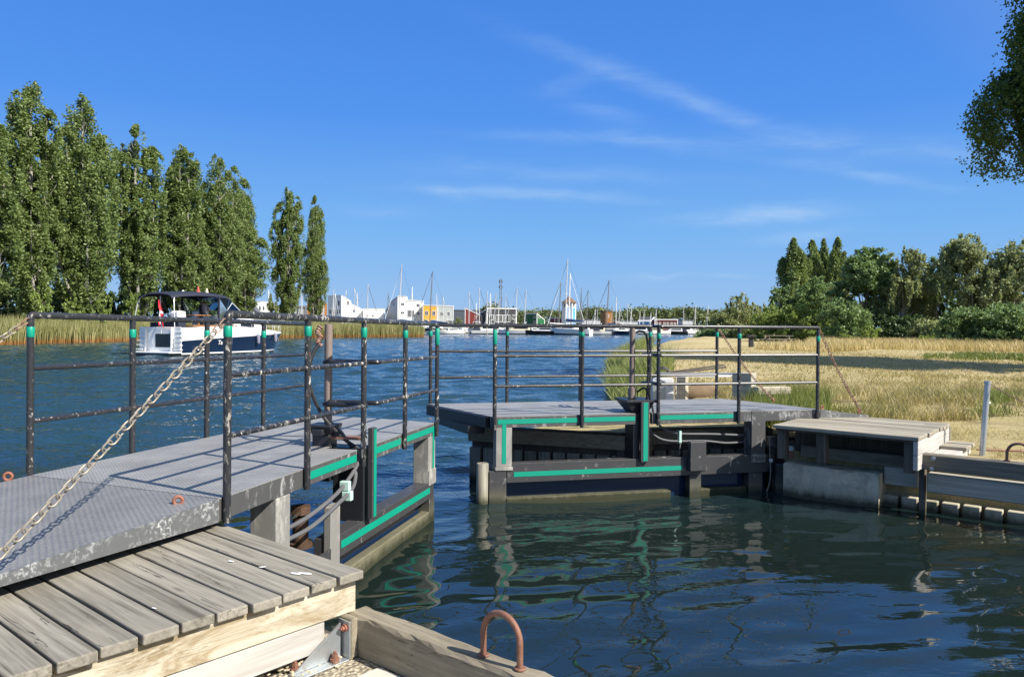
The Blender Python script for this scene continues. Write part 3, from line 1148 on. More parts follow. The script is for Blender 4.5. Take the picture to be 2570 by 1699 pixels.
def railing(root, s_posts, n, mat, mats_post, z_bot, gap, loop_n, bands, loop_top=False, sgn=-1):
    s0, s1 = s_posts[0], s_posts[-1]
    mb = MB()
    if loop_top:
        g0, g1 = gap
        mb.tube([(s0, n, RT - .03), (s0, n, RT - .01), (s0 + .012, n, RT), (g0, n, RT)], .0235, 10)
        mb.tube([(g1, n, RT), (s1 - .012, n, RT), (s1, n, RT - .01), (s1, n, RT - .03)], .0235, 10)
    else:
        mb.tube([(s0, n, RT - .03), (s0, n, RT - .012), (s0 + .012, n, RT), (s1 - .012, n, RT), (s1, n, RT - .012), (s1, n, RT - .03)], .0245, 10)
    hr = mb.build('handrail', mat, root, smooth=True)
    for z in (RM, RLO):
        mb = MB()
        if gap:
            mb.tube([(s0, n, z), (gap[0], n, z)], .0185, 8)
            mb.tube([(gap[1], n, z), (s1, n, z)], .0185, 8)
        else:
            mb.tube([(s0, n, z), (s1, n, z)], .0185, 8)
        mb.build('middle_rail', mat, hr, smooth=True)
    if gap:
        for z in (RM, RLO) + ((RT,) if loop_top else ()):
            g0, g1 = gap
            MB().tube(spline([(g0 - .03, n, z), (g0 + .01, n, z), (g0 + .03, n + .05, z), (g0 + .03, n + loop_n - .06, z), (g0 + .07, n + loop_n, z), (g1 - .07, n + loop_n, z),
                              (g1 - .03, n + loop_n - .06, z), (g1 - .03, n + .05, z), (g1 - .01, n, z), (g1 + .03, n, z)], 5), .022, 8).build('guard_loop', 'black_paint', hr, smooth=True)
    for i, s_ in enumerate(s_posts):
        MB().tube([(s_, n, z_bot), (s_, n, RT - .005)], .0235, 10).build('post', mats_post[i % len(mats_post)], hr, smooth=True)
        b0, b1 = bands[i]
        mb = MB()
        ring_ = [(s_, n, b0), (s_, n, b0 + .002), (s_, n, b1 - .002), (s_, n, b1)]
        mb.tube(ring_, [.0250, .0263, .0263, .0250], 12)
        mb.build('green_band', 'green_tape', hr, smooth=True)
    return hr


def strip(root, s0, s1, z0, z1, n, name='green_stripe'):
    MB().box(s0, s1, n - .003, n, z0, z1).build(name, 'green_tape', root)


def part_box(root, name, mat, s0, s1, n0, n1, z0, z1, bevel=.004):
    mb = MB()
    mb.box(s0, s1, n0, n1, z0, z1)
    return mb.build(name, mat, root, bevel=bevel)


# ------------------------------------------------ right gate
gr = empty('swing_gate', GR, 'right black swing gate with chequer walkway and green striped frame, hinged at the grassy bank', 'lock gate')
NF = 1.64
notch = (1.80, 2.02, .30)
poly = [(-.02, 0), (notch[0], 0), (notch[0], notch[2]), (notch[1], notch[2]), (notch[1], 0), (4.40, 0), (3.86, NF), (-.57, NF)]
mb = MB()
mb.plan(poly, -.008, 0)
mb.build('walkway', 'chequer_plate', gr)
mb = MB()
mb.box(-.02, notch[0], 0.001, .07, -.135, -.0085)
mb.box(notch[1], 4.40, 0.001, .07, -.135, -.0085)
mb.build('edge_beam', 'grey_steel', gr, bevel=.003)
mb = MB()
mb.bar((-.57, NF - .04, -.075), (3.86, NF - .04, -.075), .07, .13)
mb.build('edge_beam', 'frame_paint', gr)
MB().bar((-.05, .08, -.075), (-.57, NF - .08, -.075), .07, .13).build('cross_beam', 'black_paint', gr)
MB().bar((4.33, .08, -.075), (3.82, NF - .08, -.075), .07, .13).build('cross_beam', 'black_paint', gr)
MB().bar((1.0, .08, -.07), (.9, NF - .08, -.07), .06, .10).build('cross_beam', 'black_paint', gr)
MB().bar((3.0, .08, -.07), (2.9, NF - .08, -.07), .06, .10).build('cross_beam', 'black_paint', gr)
MB().bar((-.15, .30, -.19), (-.36, 1.3, -.19), .22, .10).build('cross_beam', 'black_paint', gr)
near_s = [0.005, 1.0885, 2.14, 3.27, 4.345]
railing(gr, [0.005, 1.09, 2.09, 3.2, 4.345], -.026, 'rail_paint', ['rail_worn', 'rail_paint', 'rail_paint', 'rail_paint', 'rail_paint'], -.15, (1.97, 2.12), .34,
        [(.855, 1.03), (.955, 1.005), (.93, .995), (.93, .995), (.90, .965)], loop_top=True)
railing(gr, [-.534 + 1.085 * i for i in range(5)], NF + .03, 'rail_paint', ['rail_paint'], -.10, None, 0,
        [(.93, 1.0), (.94, 1.0), (.93, 1.0), (.93, 1.0), (.93, 1.0)])
strip(gr, .05, 1.05, -.092, -.036, -.0005)
strip(gr, 1.13, 1.795, -.090, -.034, -.0005)
strip(gr, 2.13, 3.14, -.086, -.030, -.0005)
# frame
part_box(gr, 'tip_column', 'pale_steel', .03, .225, -.001, .16, -.60, -.137)
part_box(gr, 'foot_plate', 'pale_steel', .02, .235, -.012, .17, -.645, -.602)
strip(gr, .105, .155, -.56, -.095, -.0022)
part_box(gr, 'middle_column', 'black_paint', 1.78, 1.87, .02, .30, -.57, -.008)
lev = part_box(gr, 'lever_bar', 'frame_paint', 1.855, 1.965, -.05, -.012, -.60, .145)
strip(gr, 1.885, 1.945, -.585, .14, -.0505)
part_box(gr, 'root_column', 'grey_steel', 3.40, 3.60, -.006, .18, -.655, .0)
part_box(gr, 'shoe_plate', 'pale_steel', 3.40, 3.60, -.014, -.0065, -.66, -.56, .001)
part_box(gr, 'main_beam', 'frame_paint', .165, 3.74, .0, .14, -.795, -.565)
strip(gr, .25, 2.44, -.725, -.668, -.0005)
part_box(gr, 'tip_post', 'frame_paint', -.05, .16, .0, .16, -1.5, -.65)
part_box(gr, 'lower_post', 'frame_paint', 2.54, 2.70, .002, .14, -1.5, -.797)
part_box(gr, 'lower_post', 'frame_paint', 3.37, 3.57, .002, .14, -1.5, -.797)
part_box(gr, 'back_panel', 'navy', .16, 3.7, .15, .19, -1.5, -.80)
part_box(gr, 'sill_timber', 'wet_wood', 0.165, 2.30, .03, .15, -1.4, -.985, .01)
part_box(gr, 'sill_timber', 'wet_wood', 2.705, 3.36, .03, .15, -1.4, -.985, .01)
mb = MB()
mb.tube([(-.122, .05, -1.5), (-.122, .05, -.562), (-.122, .05, -.555)], [.072, .072, .066], 14)
mb.build('seal_pile', 'pile_wood', gr, smooth=True)
mb = MB()
mb.box(2.50, 2.72, -.09, -.002, -.735, -.36)
bx = mb.build('junction_box', 'frame_paint', gr, bevel=.008)
mb = MB()
mb.box(2.505, 2.715, -.093, -.0905, -.725, -.37)
mb.build('cover', 'frame_paint', bx, bevel=.001)
for k, pts in enumerate([[(2.12, .16, -.10), (2.25, .14, -.22), (2.45, .12, -.28), (2.9, .12, -.30), (3.37, .14, -.33)],
                         [(2.0, .16, -.14), (2.12, .13, -.30), (2.32, .11, -.37), (2.8, .11, -.385), (3.1, .12, -.42), (3.37, .14, -.42)]]):
    MB().tube(spline(pts, 8), .014, 8).build('hose', 'hose', gr, smooth=True)
part_box(gr, 'hose_clamp', 'clamp_green', 2.435, 2.47, .09, .15, -.40, -.24)
MB().tube(spline([(2.45, .08, -.39), (2.43, .06, -.45), (2.43, .06, -.54)], 6), .008, 6).build('hose', 'hose', gr, smooth=True)
MB().tube(spline([(3.64, -.03, -.35), (3.65, -.04, -.62), (3.655, -.04, -.85), (3.63, -.03, -1.0), (3.58, -.02, -1.08)], 6), .008, 6).build('cable', 'chain_steel', gr, smooth=True)
part_box(gr, 'cable_clip', 'white_paint', 3.64, 3.68, -.055, -.03, -.66, -.62, .002)
part_box(gr, 'hinge_post', 'black_paint', 3.74, 3.84, .02, .18, -1.5, -.60)
mb = MB()
mb.tube([(3.80, .18, -.36), (3.80, .18, -.40), (3.80, .18, -.46)], [.13, .135, .17], 16)
mb.tube([(3.80, .18, -.46), (3.80, .18, -.475)], .24, 18)
mb.tube([(3.80, .18, -.475), (3.80, .18, -.60)], .12, 14)
mb.build('pivot', 'black_paint', gr, smooth=True)
mb = MB()
mb.tube([(3.6, .3, -.33), (3.75, .25, -.36), (4.05, .3, -.38)], .02, 8)
mb.tube([(3.64, .1, -.42), (3.9, .22, -.36), (4.1, .3, -.30)], .014, 8)
mb.build('push_rod', 'frame_paint', gr, smooth=True)
# writing on the shoe plate
text_mesh('writing', 'Masan', .085, 'black_hull', Matrix.Translation((3.50, -.0155, -.612)) @ Matrix.Rotation(R(90), 4, 'X'), gr, .25, .0006)
# housing and swing pole
mb = MB()
f0 = [(1.79, .05), (1.99, .05), (1.99, .32), (1.79, .32)]
f1 = [(1.70, .02), (2.06, .02), (2.06, .40), (1.70, .40)]
mb.hexa([(*p, -.3) for p in f0], [(*p, -.0) for p in f0])
mb.hexa([(*p, -.0) for p in f0], [(*p, .13) for p in f1])
mb.plan([(1.68, -.01), (2.08, -.01), (2.08, .42), (1.68, .42)], .131, .165)
mb.build('crank_housing', 'black_paint', gr, bevel=.006)
mb = MB()
mb.tube([(1.84, .22, .165), (1.84, .22, 1.06)], .034, 14)
mb.tube([(1.84, .22, .17), (1.84, .22, .30)], .05, 12)
mb.build('swing_pole', 'brown_pole', gr, smooth=True)
MB().tube(spline([(1.99, .16, -.05), (2.01, .14, .2), (2.02, .13, .55), (2.0, .14, .95), (1.93, .18, 1.02), (1.88, .2, 1.0)], 8), .015, 8).build('cable', 'rubber', gr, smooth=True)
MB().tube(spline([(1.9, .2, .25), (1.97, .1, .30), (2.05, .08, .1), (2.08, .06, -.1)], 8), .013, 8).build('cable', 'rubber', gr, smooth=True)
part_box(gr, 'bracket_block', 'dark_red', 1.50, 1.64, .9, 1.0, -.20, -.10)

# ramp flap of the right gate
ZR = .955 - 1.049
fl = empty('landing_flap', GR, 'grey steel landing flap of the right gate sloping down to the far platform', 'ramp flap')
tp = [(4.41, .0, -.002), (5.16, .0, ZR), (4.78, NF, ZR), (3.88, NF, -.002)]
mb = MB()
mb.hexa([(p[0], p[1], p[2] - .008) for p in tp], tp)
mb.build('plate', 'ramp_plate', fl)
mb = MB()
mb.hexa([(4.41, -.002, -.135), (5.16, -.002, ZR - .012), (5.16, .01, ZR - .012), (4.41, .01, -.135)], [(4.41, -.002, -.001), (5.16, -.002, ZR + .001), (5.16, .01, ZR + .001), (4.41, .01, -.001)])
mb.build('side_skirt', 'ramp_side', fl)
for (x, yy, z) in [(4.47, .05, -.01), (5.05, .06, ZR + .02), (4.72, NF - .06, ZR + .03)]:
    MB().tube(arc((x, yy, z + .034), .026, 0, 2 * math.pi, 12, (.9, .43, 0))[:-1], .009, 6, closed=True).build('eye_ring', 'orange_rust', fl, smooth=True)

# ------------------------------------------------ left gate
gl_ = empty('swing_gate', GL, 'left swing gate with chipped black railings and green stripes beside the near platform', 'lock gate')
notch = (1.93, 2.20, .30)
poly = [(-.04, 0), (notch[0], 0), (notch[0], notch[2]), (notch[1], notch[2]), (notch[1], 0), (4.05, 0), (4.38, NF), (.30, NF)]
mb = MB()
mb.plan(poly, -.008, 0)
mb.build('walkway', 'chequer_plate', gl_)
mb = MB()
mb.box(-.04, notch[0], .001, .07, -.138, -.0085)
mb.box(notch[1], 4.05, .001, .07, -.138, -.0085)
mb.build('edge_beam', 'grey_steel', gl_, bevel=.003)
MB().bar((.30, NF - .04, -.075), (4.38, NF - .04, -.075), .07, .13).build('edge_beam', 'frame_paint', gl_)
MB().bar((4.01, .08, -.075), (4.33, NF - .08, -.075), .07, .13).build('cross_beam', 'black_paint', gl_)
MB().bar((.02, .08, -.075), (.33, NF - .08, -.075), .07, .13).build('cross_beam', 'black_paint', gl_)
MB().bar((1.0, .08, -.07), (1.2, NF - .08, -.07), .06, .10).build('cross_beam', 'black_paint', gl_)
MB().bar((3.0, .08, -.07), (3.2, NF - .08, -.07), .06, .10).build('cross_beam', 'black_paint', gl_)
railing(gl_, [0, 1.0, 2.0, 3.0, 4.0], -.026, 'rail_worn', ['rail_worn', 'rail_worn', 'rail_worn', 'rail_worn', 'rail_worn'], -.15, (2.03, 2.32), .40,
        [(.945, 1.01), (.95, 1.02), (.94, 1.02), (.93, 1.005), (.855, 1.035)])
railing(gl_, [.32 + .995 * i for i in range(5)], NF + .028, 'rail_paint', ['rail_paint'], -.10, None, 0,
        [(.93, 1.0), (.925, .99), (.92, .99), (.92, .99), (.92, .985)])
strip(gl_, 1.04, 1.915, -.096, -.038, -.0005)
strip(gl_, 2.235, 2.955, -.096, -.038, -.0005)
strip(gl_, 3.05, 4.03, -.096, -.038, -.0005)
part_box(gl_, 'root_column', 'pale_steel', .61, .80, -.003, .19, -1.6, -.14)
part_box(gl_, 'middle_column', 'black_paint', 2.07, 2.19, .0, .285, -.64, -.009)
part_box(gl_, 'lever_bar', 'frame_paint', 2.085, 2.175, -.075, -.03, -.61, .165)
strip(gl_, 2.11, 2.165, -.60, .15, -.0755)
part_box(gl_, 'tip_column', 'pale_steel', 3.80, 4.03, -.001, .17, -.64, -.14)
part_box(gl_, 'tip_plate', 'pale_steel', 3.80, 4.04, -.010, -.002, -.66, -.50, .001)
strip(gl_, 3.93, 3.985, -.49, -.098, -.0022)
part_box(gl_, 'main_beam', 'frame_paint', 1.46, 3.99, .0, .15, -.81, -.63)
strip(gl_, 1.63, 3.85, -.745, -.685, -.0005)
part_box(gl_, 'tip_post', 'frame_paint', 3.86, 4.03, .004, .16, -1.6, -.811)
part_box(gl_, 'back_panel', 'navy', 1.6, 3.85, .12, .16, -1.6, -.815)
part_box(gl_, 'sill_timber', 'wet_wood', 1.5, 3.86, .0, .10, -1.5, -.945, .01)
part_box(gl_, 'channel_post', 'pale_steel', 1.45, 1.61, -.004, .07, -.86, -.375, .012)
mb = MB()
mb.tube([(1.45, .26, -.66), (1.45, .26, -.47), (1.45, .26, -.46)], [.062, .062, .05], 16)
mb.tube([(1.45, .26, -.70), (1.45, .26, -.66)], .10, 16)
mb.tube([(1.45, .26, -.44), (1.45, .26, -.38)], .085, 6)
mb.build('pivot_bearing', 'dark_rust', gl_, smooth=True)
mb = MB()
mb.box(.95, 1.46, .002, .012, -.87, -.70)
mb.box(.95, 1.5, .40, .41, -.87, -.70)
mb.box(.95, 1.5, .012, .40, -.875, -.865)
mb.build('trough', 'frame_paint', gl_)
mb = MB()
mb.tube([(.7, .20, -.43), (1.42, .25, -.43)], .016, 10)
mb.build('piston_rod', 'chrome', gl_, smooth=True)
mb = MB()
mb.tube([(-.4, .12, -.40), (.7, .20, -.43)], .030, 10)
mb.build('piston', 'black_paint', gl_, smooth=True)
for pts in [[(.70, .05, -.40), (1.1, .03, -.38), (1.5, .0, -.30), (1.85, .03, -.22), (2.02, .02, -.10), (2.04, .05, -.02)],
            [(.70, .04, -.47), (1.1, .0, -.45), (1.5, -.03, -.36), (1.85, .0, -.30), (2.02, .05, -.18), (2.06, .08, -.02)]]:
    MB().tube(spline(pts, 8), .0165, 8).build('hose', 'hose', gl_, smooth=True)
part_box(gl_, 'hose_clamp', 'clamp_green', 1.70, 1.75, -.03, .05, -.30, -.225)
part_box(gl_, 'hose_clamp', 'clamp_green', 1.70, 1.75, -.05, .03, -.38, -.305)
for zz in (-.55, -.63):
    MB().tube([(.60, .02, zz), (.30, .10, zz - .10)], .022, 10).build('pipe_stub', 'pale_steel', gl_, smooth=True)
mb = MB()
f0 = [(2.03, .30), (2.19, .30), (2.19, .46), (2.03, .46)]
f1 = [(1.99, .27), (2.23, .27), (2.23, .50), (1.99, .50)]
mb.hexa([(*p, -.3) for p in f0], [(*p, .10) for p in f0])
mb.hexa([(*p, .10) for p in f0], [(*p, .16) for p in f1])
mb.plan(f1, .161, .185)
mb.box(1.96, 2.03, .33, .43, .10, .15)
mb.build('crank_housing', 'black_paint', gl_, bevel=.006)
mb = MB()
mb.tube([(2.13, .36, .185), (2.13, .36, 1.05)], .034, 14)
mb.build('swing_pole', 'brown_pole', gl_, smooth=True)
mb = MB()
mb.tube(spline([(2.08, .41, 1.03), (2.06, .43, .98), (2.08, .41, .94), (2.05, .42, .90), (2.07, .40, .86)], 6), [.022, .03, .02, .026, .018, .024] * 4 + [.02], 8)
mb.build('shackle', 'chain_rust', gl_, smooth=True)
MB().tube(spline([(2.06, .40, .90), (2.01, .45, .78), (1.98, .47, .62), (2.01, .45, .45), (2.08, .38, .25), (2.07, .20, .08), (2.10, .06, -.02)], 8), .016, 8).build('cable', 'rubber', gl_, smooth=True)
MB().tube([(2.11, .33, .20), (2.10, .22, .12), (2.11, .12, -.02)], .014, 8).build('pull_rod', 'frame_paint', gl_, smooth=True)
part_box(gl_, 'side_plate', 'rust', 2.05, 2.19, .02, .30, .062, .082, .001)

# landing flap of the left gate (hinged along the skewed root edge)
hinge0, hinge1 = Vector((-.045, 0, 0)), Vector((.295, NF, 0))
I = GL.inverted()
e0 = I @ W(0, 1441, 1.045)
dirr = (e0 - hinge0)
e0 = hinge0 + dirr * 1.25
e1 = Vector((hinge1.x + (e0.x - hinge0.x), hinge1.y + (e0.y - hinge0.y) * 1.0, e0.z))
ff = empty('landing_flap', GL, 'chequered steel landing flap of the left gate lying over the near plank platform', 'ramp flap')
tp = [tuple(hinge0 + Vector((-.004, 0, -.001))), tuple(hinge1 + Vector((-.004, 0, -.001))), tuple(e1), tuple(e0)]
mb = MB()
mb.hexa([(p[0], p[1], p[2] - .008) for p in tp], tp)
mb.build('plate', 'ramp_plate', ff)
mb = MB()
sd_ = (e0 - hinge0).cross(Vector((0, 0, 1))).normalized() * -1
if sd_.y > 0: sd_ = -sd_
o_ = sd_ * .008
h0, h1 = .138, .030
A = [hinge0 + Vector((-.006, 0, -h0)), e0 + Vector((0, 0, -h1)), e0 + o_ + Vector((0, 0, -h1)), hinge0 + o_ + Vector((-.006, 0, -h0))]
B = [hinge0 + Vector((-.006, 0, .001)), e0 + Vector((0, 0, .001)), e0 + o_ + Vector((0, 0, .001)), hinge0 + o_ + Vector((-.006, 0, .001))]
mb.hexa(A, B)
mb.build('side_skirt', 'ramp_side', ff)
for (px, py) in [(447, 1266), (20, 1204)]:
    q = I @ W(px, py, 1.09)
    MB().tube(arc((q.x, q.y, q.z + .022), .024, 0, 2 * math.pi, 14, (.55, -.83, 0))[:-1], .0095, 8, closed=True).build('eye_ring', 'orange_rust', ff, smooth=True)
    part_box(ff, 'eye_base', 'orange_rust', q.x - .02, q.x + .02, q.y - .012, q.y + .012, q.z - .02, q.z + .004, .003)

# ------------------------------------------------ safety chains
top = GL @ Vector((-.02, -.02, 1.04))
end = D(-110, 1500, 3.0)
chain('safety_chain', top, end, .02, .068, .0095, 'chain_steel', 'heavy pale chain from the front chipped post of the left gate down across the flap', 2)
top = GL @ Vector((.30, NF + .02, 1.05))
chain('safety_chain', top, D(-190, 960, 4.6), .02, .068, .0095, 'chain_steel', 'pale steel chain leaving the far left post of the left gate towards the picture edge', 2)
chain('safety_chain', GR @ Vector((4.37, -.02, 1.05)), GR @ Vector((5.08, .06, ZR + .05)), .06, .060, .010, 'chain_rust', 'dark rusty chain from the right end post of the right gate down to its flap')
chain('safety_chain', GR @ Vector((3.83, NF + .02, 1.05)), GR @ Vector((4.72, NF - .06, ZR + .06)), .06, .060, .010, 'chain_rust', 'dark rusty chain behind the rails of the right gate, in front of the dark post')

# ================================================================== right bank
SH = [(-.62, 10.56), (-.2, 11.6), (1.2, 13.2), (2.5, 17), (3.0, 22.7), (5.2, 41), (12.6, 72), (26.5, 113), (57, 232), (190, 300)]
pr = lambda x, y: (lambda p: (p.x, p.y))(toW(PR, x, y))
WING = [(-.60, 10.56), (1.62, 9.74), (1.95, 10.32), (3.62, 10.62)]
LANDP = SH + [(400, 300), (400, -5)] + [pr(-12, -.5), pr(1.75, -.62)] + WING[::-1]


def land_z(x, y):
    d = seg_dist(SH[1:], x, y)
    if not inside(LANDP, x, y):
        d = -d
    top = .60 + .32 * min(1, max(0, (y - 13) / 25)) + .10 * sin(x * .7 + y * .3) * min(1, max(0, (y - 14) / 8)) * .6
    # low crumpled edge between the rough grass and the trodden path
    if 11.8 < y < 19 and x > 3:
        top += .10 * math.exp(-((y - 14.5) / 1.8) ** 2)
    if y < 11.5:
        return .60
    return min(top, d * .45 - .02 if d < 4 else top)


grid_sheet('right_bank', -1, 31, 8, 40, 110, 110, land_z, 'dry_ground',
           keep=lambda x, y: (inside(LANDP, x, y) and seg_dist(LANDP, x, y, True) > .28) if y < 12 else (inside(LANDP, x, y) or seg_dist(SH, x, y) < 1.0))
o = grid_sheet('right_bank_far', -2, 330, 39.6, 300, 140, 110, lambda x, y: land_z(x, y) - .004, 'dry_ground',
               keep=lambda x, y: inside(LANDP, x, y) or seg_dist(SH, x, y) < 3.0)
o.name = 'right_bank'
o = grid_sheet('right_bank_side', 30.6, 150, 3, 40.2, 40, 16, lambda x, y: .9 - .008, 'dry_ground')
o.name = 'right_bank'
mb = MB()
P = [(-.50, 10.72), (1.62, 9.92), (1.95, 10.5), (3.62, 10.8), pr(1.75, -.75), pr(-10, -.75), pr(-10, -9), (9, 15), (2.6, 14.2), (1.0, 12.6)]
mb.plan(P, -1, .565)
o = mb.build('right_bank_core', 'dry_ground')
o.name = 'right_bank'
tag(o, kind='structure')

# wing wall of the outer basin
mb = MB()
for (a, b) in zip(WING[:-1], WING[1:]):
    a, b = Vector((*a, 0)), Vector((*b, 0))
    d = (b - a).normalized()
    nrm = Vector((-d.y, d.x, 0))
    mb.hexa([a + Vector((0, 0, .54)), b + Vector((0, 0, .54)), b + nrm * .26 + Vector((0, 0, .54)), a + nrm * .26 + Vector((0, 0, .54))],
            [a + Vector((0, 0, .73)), b + Vector((0, 0, .73)), b + nrm * .26 + Vector((0, 0, .73)), a + nrm * .26 + Vector((0, 0, .73))])
wing = mb.build('capping_beam', 'quay_timber', None, bevel=.008)
ww = empty('wing_wall', (0, 0, 0), 'dark timber piled wall with a weathered capping beam behind and under the right gate', 'quay wall')
wing.parent = ww
mb = MB()
for (a, b) in zip(WING[:-1], WING[1:]):
    a, b = Vector((*a, 0)), Vector((*b, 0))
    d = (b - a).normalized()
    nrm = Vector((-d.y, d.x, 0))
    L = (b - a).length
    k = 0
    while k * .2 < L - .05:
        p0, p1 = a + d * (k * .2), a + d * min(L, k * .2 + .165)
        i0 = .05 + random.uniform(0, .02)
        mb.hexa([p0 + nrm * i0 + Vector((0, 0, -1)), p1 + nrm * i0 + Vector((0, 0, -1)), p1 + nrm * .2 + Vector((0, 0, -1)), p0 + nrm * .2 + Vector((0, 0, -1))],
                [p0 + nrm * i0 + Vector((0, 0, .45)), p1 + nrm * i0 + Vector((0, 0, .45)), p1 + nrm * .2 + Vector((0, 0, .45)), p0 + nrm * .2 + Vector((0, 0, .45))])
        k += 1
mb.build('pile_row', 'pile_wood', ww, bevel=.006)
mb = MB()
for (a, b) in zip(WING[:-1], WING[1:]):
    a, b = Vector((*a, 0)), Vector((*b, 0))
    d = (b - a).normalized()
    nrm = Vector((-d.y, d.x, 0))
    mb.hexa([a + nrm * .15 + Vector((0, 0, -1)), b + nrm * .15 + Vector((0, 0, -1)), b + nrm * .3 + Vector((0, 0, -1)), a + nrm * .3 + Vector((0, 0, -1))],
            [a + nrm * .15 + Vector((0, 0, .535)), b + nrm * .15 + Vector((0, 0, .535)), b + nrm * .3 + Vector((0, 0, .535)), a + nrm * .3 + Vector((0, 0, .535))])
mb.build('waling', 'black_pile', ww)

# far platform
fp = empty('timber_platform', PR, 'far weathered plank platform on the right bank with an open dark side towards the water', 'platform')
mb = MB()
y = 0
while y > -1.6:
    w = .140 + random.uniform(-.004, .004)
    e = random.uniform(-.015, .012)
    dz = random.uniform(-.004, .004)
    mb.box(e, 1.63 + random.uniform(-.01, .01), y - w, y, -.045 + dz, dz)
    y -= w + .013
mb.build('decking', 'plank_wood_right', fp, bevel=.006)
mb = MB()
mb.box(.008, .06, y + .02, -.02, -.205, -.048)
mb.box(.008, .06, y + .02, -.02, -.37, -.209)
mb.build('end_board', 'white_timber', fp, bevel=.004)
for (x0, x1) in ((.07, .17), (1.02, 1.13), (1.5, 1.6)):
    mb = MB()
    mb.box(x0, x1, -.22, -.09, -.42, -.067)
    mb.build('support_post', 'black_pile', fp, bevel=.004)
mb = MB()
mb.box(.0, 1.6, y, y + .06, -.36, -.047)
mb.build('back_board', 'dark_timber', fp)
MB().box(.05, 1.6, y + .02, -.03, -.066, -.049).build('gap_shade_sheet', 'black_pile', fp)  # added sheet below the planks, blocks sun stripes through the gaps
MB().box(.06, 1.6, -.75, -.70, -.40, -.067).build('shade_board', 'black_pile', fp)  # added black board standing in for the deep shade under the decking
st = empty('wooden_step', PR, 'small pale wooden step behind the right end of the far platform', 'step')
mb = MB()
mb.box(-.28, .0, -1.58, -1.05, -.245, -.205)
mb.build('tread', 'plank_wood_right', st, bevel=.005)
mb = MB()
mb.box(-.24, -.005, -1.54, -.55, -.36, -.246)
mb.build('riser', 'white_timber', st, bevel=.005)

# far quay: upper beams, lower beams, concrete block, concrete piles
zA0, zA1 = LP(PR, 2010, 1117, -.54)[1], LP(PR, 2302, 1178, -.54)[1]
xA0 = LP(PR, 2010, 1117, -.54)[0]
xA1 = LP(PR, 2304, 1150, -.54)[0]
A = empty('quay_beam', PR, 'short grey timber beam below the open side of the far platform, left of the long dark beam', 'timber beam')
rough_beam(xA0, -.72, -.54, zA1, zA0, 24, .004, xA1).build('timber', 'dark_timber', A)
zB0, zB1 = LP(PR, 2304, 1137, -.22)[1], LP(PR, 2304, 1176, -.22)[1]
xB = LP(PR, 2304, 1140, -.22)[0]
Bm = empty('quay_beam', PR, 'long dark timber beam with two bolts running right from the far platform', 'timber beam')
rough_beam(xB, -.36, -.22, zB1, zB0, 40, .004, -4.5).build('timber', 'dark_timber', Bm)
for (px, py) in ((2343, 1150), (2339, 1176)):
    q = LP(PR, px, py, -.219)
    bolt(None, 'bolt', (q[0], -.220, q[1]), (0, 1, 0), .014, .03, 'galvanised', Bm)
zc0, zc1 = LP(PR, 2325, 1187, -.30)[1], LP(PR, 2325, 1235, -.30)[1]
xc = LP(PR, 2325, 1200, -.30)[0]
Cm = empty('quay_wale', PR, 'long grey lower beam under the dark beam on the right quay', 'timber beam')
mb = MB()
mb.box(-4.5, xc, -.46, -.30, zc1, zc0)
mb.build('timber', 'grey_timber', Cm, bevel=.012)
x0, x1 = LP(PR, 2218, 1200, -.56)[0], LP(PR, 2304, 1215, -.56)[0]
Cm = empty('quay_wale', PR, 'short grey lower beam between the concrete block and the black post', 'timber beam')
mb = MB()
mb.box(x1, x0, -.72, -.56, LP(PR, 2260, 1220, -.56)[1], zA1 - .004)
mb.build('timber', 'grey_timber', Cm, bevel=.012)
x0, x1 = LP(PR, 2306, 1200, -.38)[0], LP(PR, 2321, 1215, -.38)[0]
mb = MB()
mb.box(x1, x0, -.48, -.38, -1.6, zB1 - .01)
tag(mb.build('black_post', 'black_pile', M=PR, bevel=.004), 'black vertical post between the two grey lower beams of the right quay', 'post')
# concrete block
x0, zt = LP(PR, 1966, 1161, -.40)
x1, zt1 = LP(PR, 2205, 1190, -.40)
mb = MB()
n = 14
secs = []
for i in range(n + 1):
    x = x0 + (x1 - x0) * i / n
    j = lambda k=.006: random.uniform(-k, k)
    zz = zt + (zt1 - zt) * i / n
    secs.append([(x + (.04 if i == 0 else 0), -.74, -1.6), (x, -.40 + j(), -1.6), (x, -.40 + j(), zz - .10 + j()), (x, -.402 + j(.01), zz - .016 + j(.010)), (x, -.425 + j(.01), zz + j(.004)), (x, -.74, zz + j(.003))])
vs = [p for s_ in secs for p in s_]
fs = [tuple(range(6)), tuple(n * 6 + k for k in range(6))]
for i in range(n):
    for k in range(6):
        fs.append((i * 6 + k, i * 6 + (k + 1) % 6, (i + 1) * 6 + (k + 1) % 6, (i + 1) * 6 + k))
mb.add(vs, fs)
tag(mb.build('concrete_block', 'concrete', M=PR), 'big chipped concrete block at the waterline beside the hinge of the right gate', 'concrete block')
# piles
xs = LP(PR, 2213, 1240, -.60)[0]
k = 0
zpt = LP(PR, 2213, 1240, -.60)[1]
fr_lab = ['first concrete pile right of the concrete block', 'second concrete pile from the concrete block', 'third concrete pile from the concrete block', 'fourth concrete pile from the concrete block',
          'fifth concrete pile from the concrete block', 'sixth concrete pile from the concrete block', 'seventh concrete pile from the block']
for k in range(7):
    xx = xs - k * .212
    mb = MB()
    mb.box(xx - .170, xx, -.74, -.60 + random.uniform(-.006, .006), -1.7, zpt + random.uniform(-.006, .006))
    o = mb.build('concrete_pile', 'pile_concrete', M=PR, bevel=.008)
    tag(o, fr_lab[k] + ', under the grey beam', 'concrete pile', 'concrete piles of the right quay')
mb = MB()
mb.box(-5, 1.9, -.92, -.76, -1.7, -.30)
tag(mb.build('backing_wall', 'black_pile', M=PR), 'black backing wall behind the concrete piles of the right quay', 'quay wall')
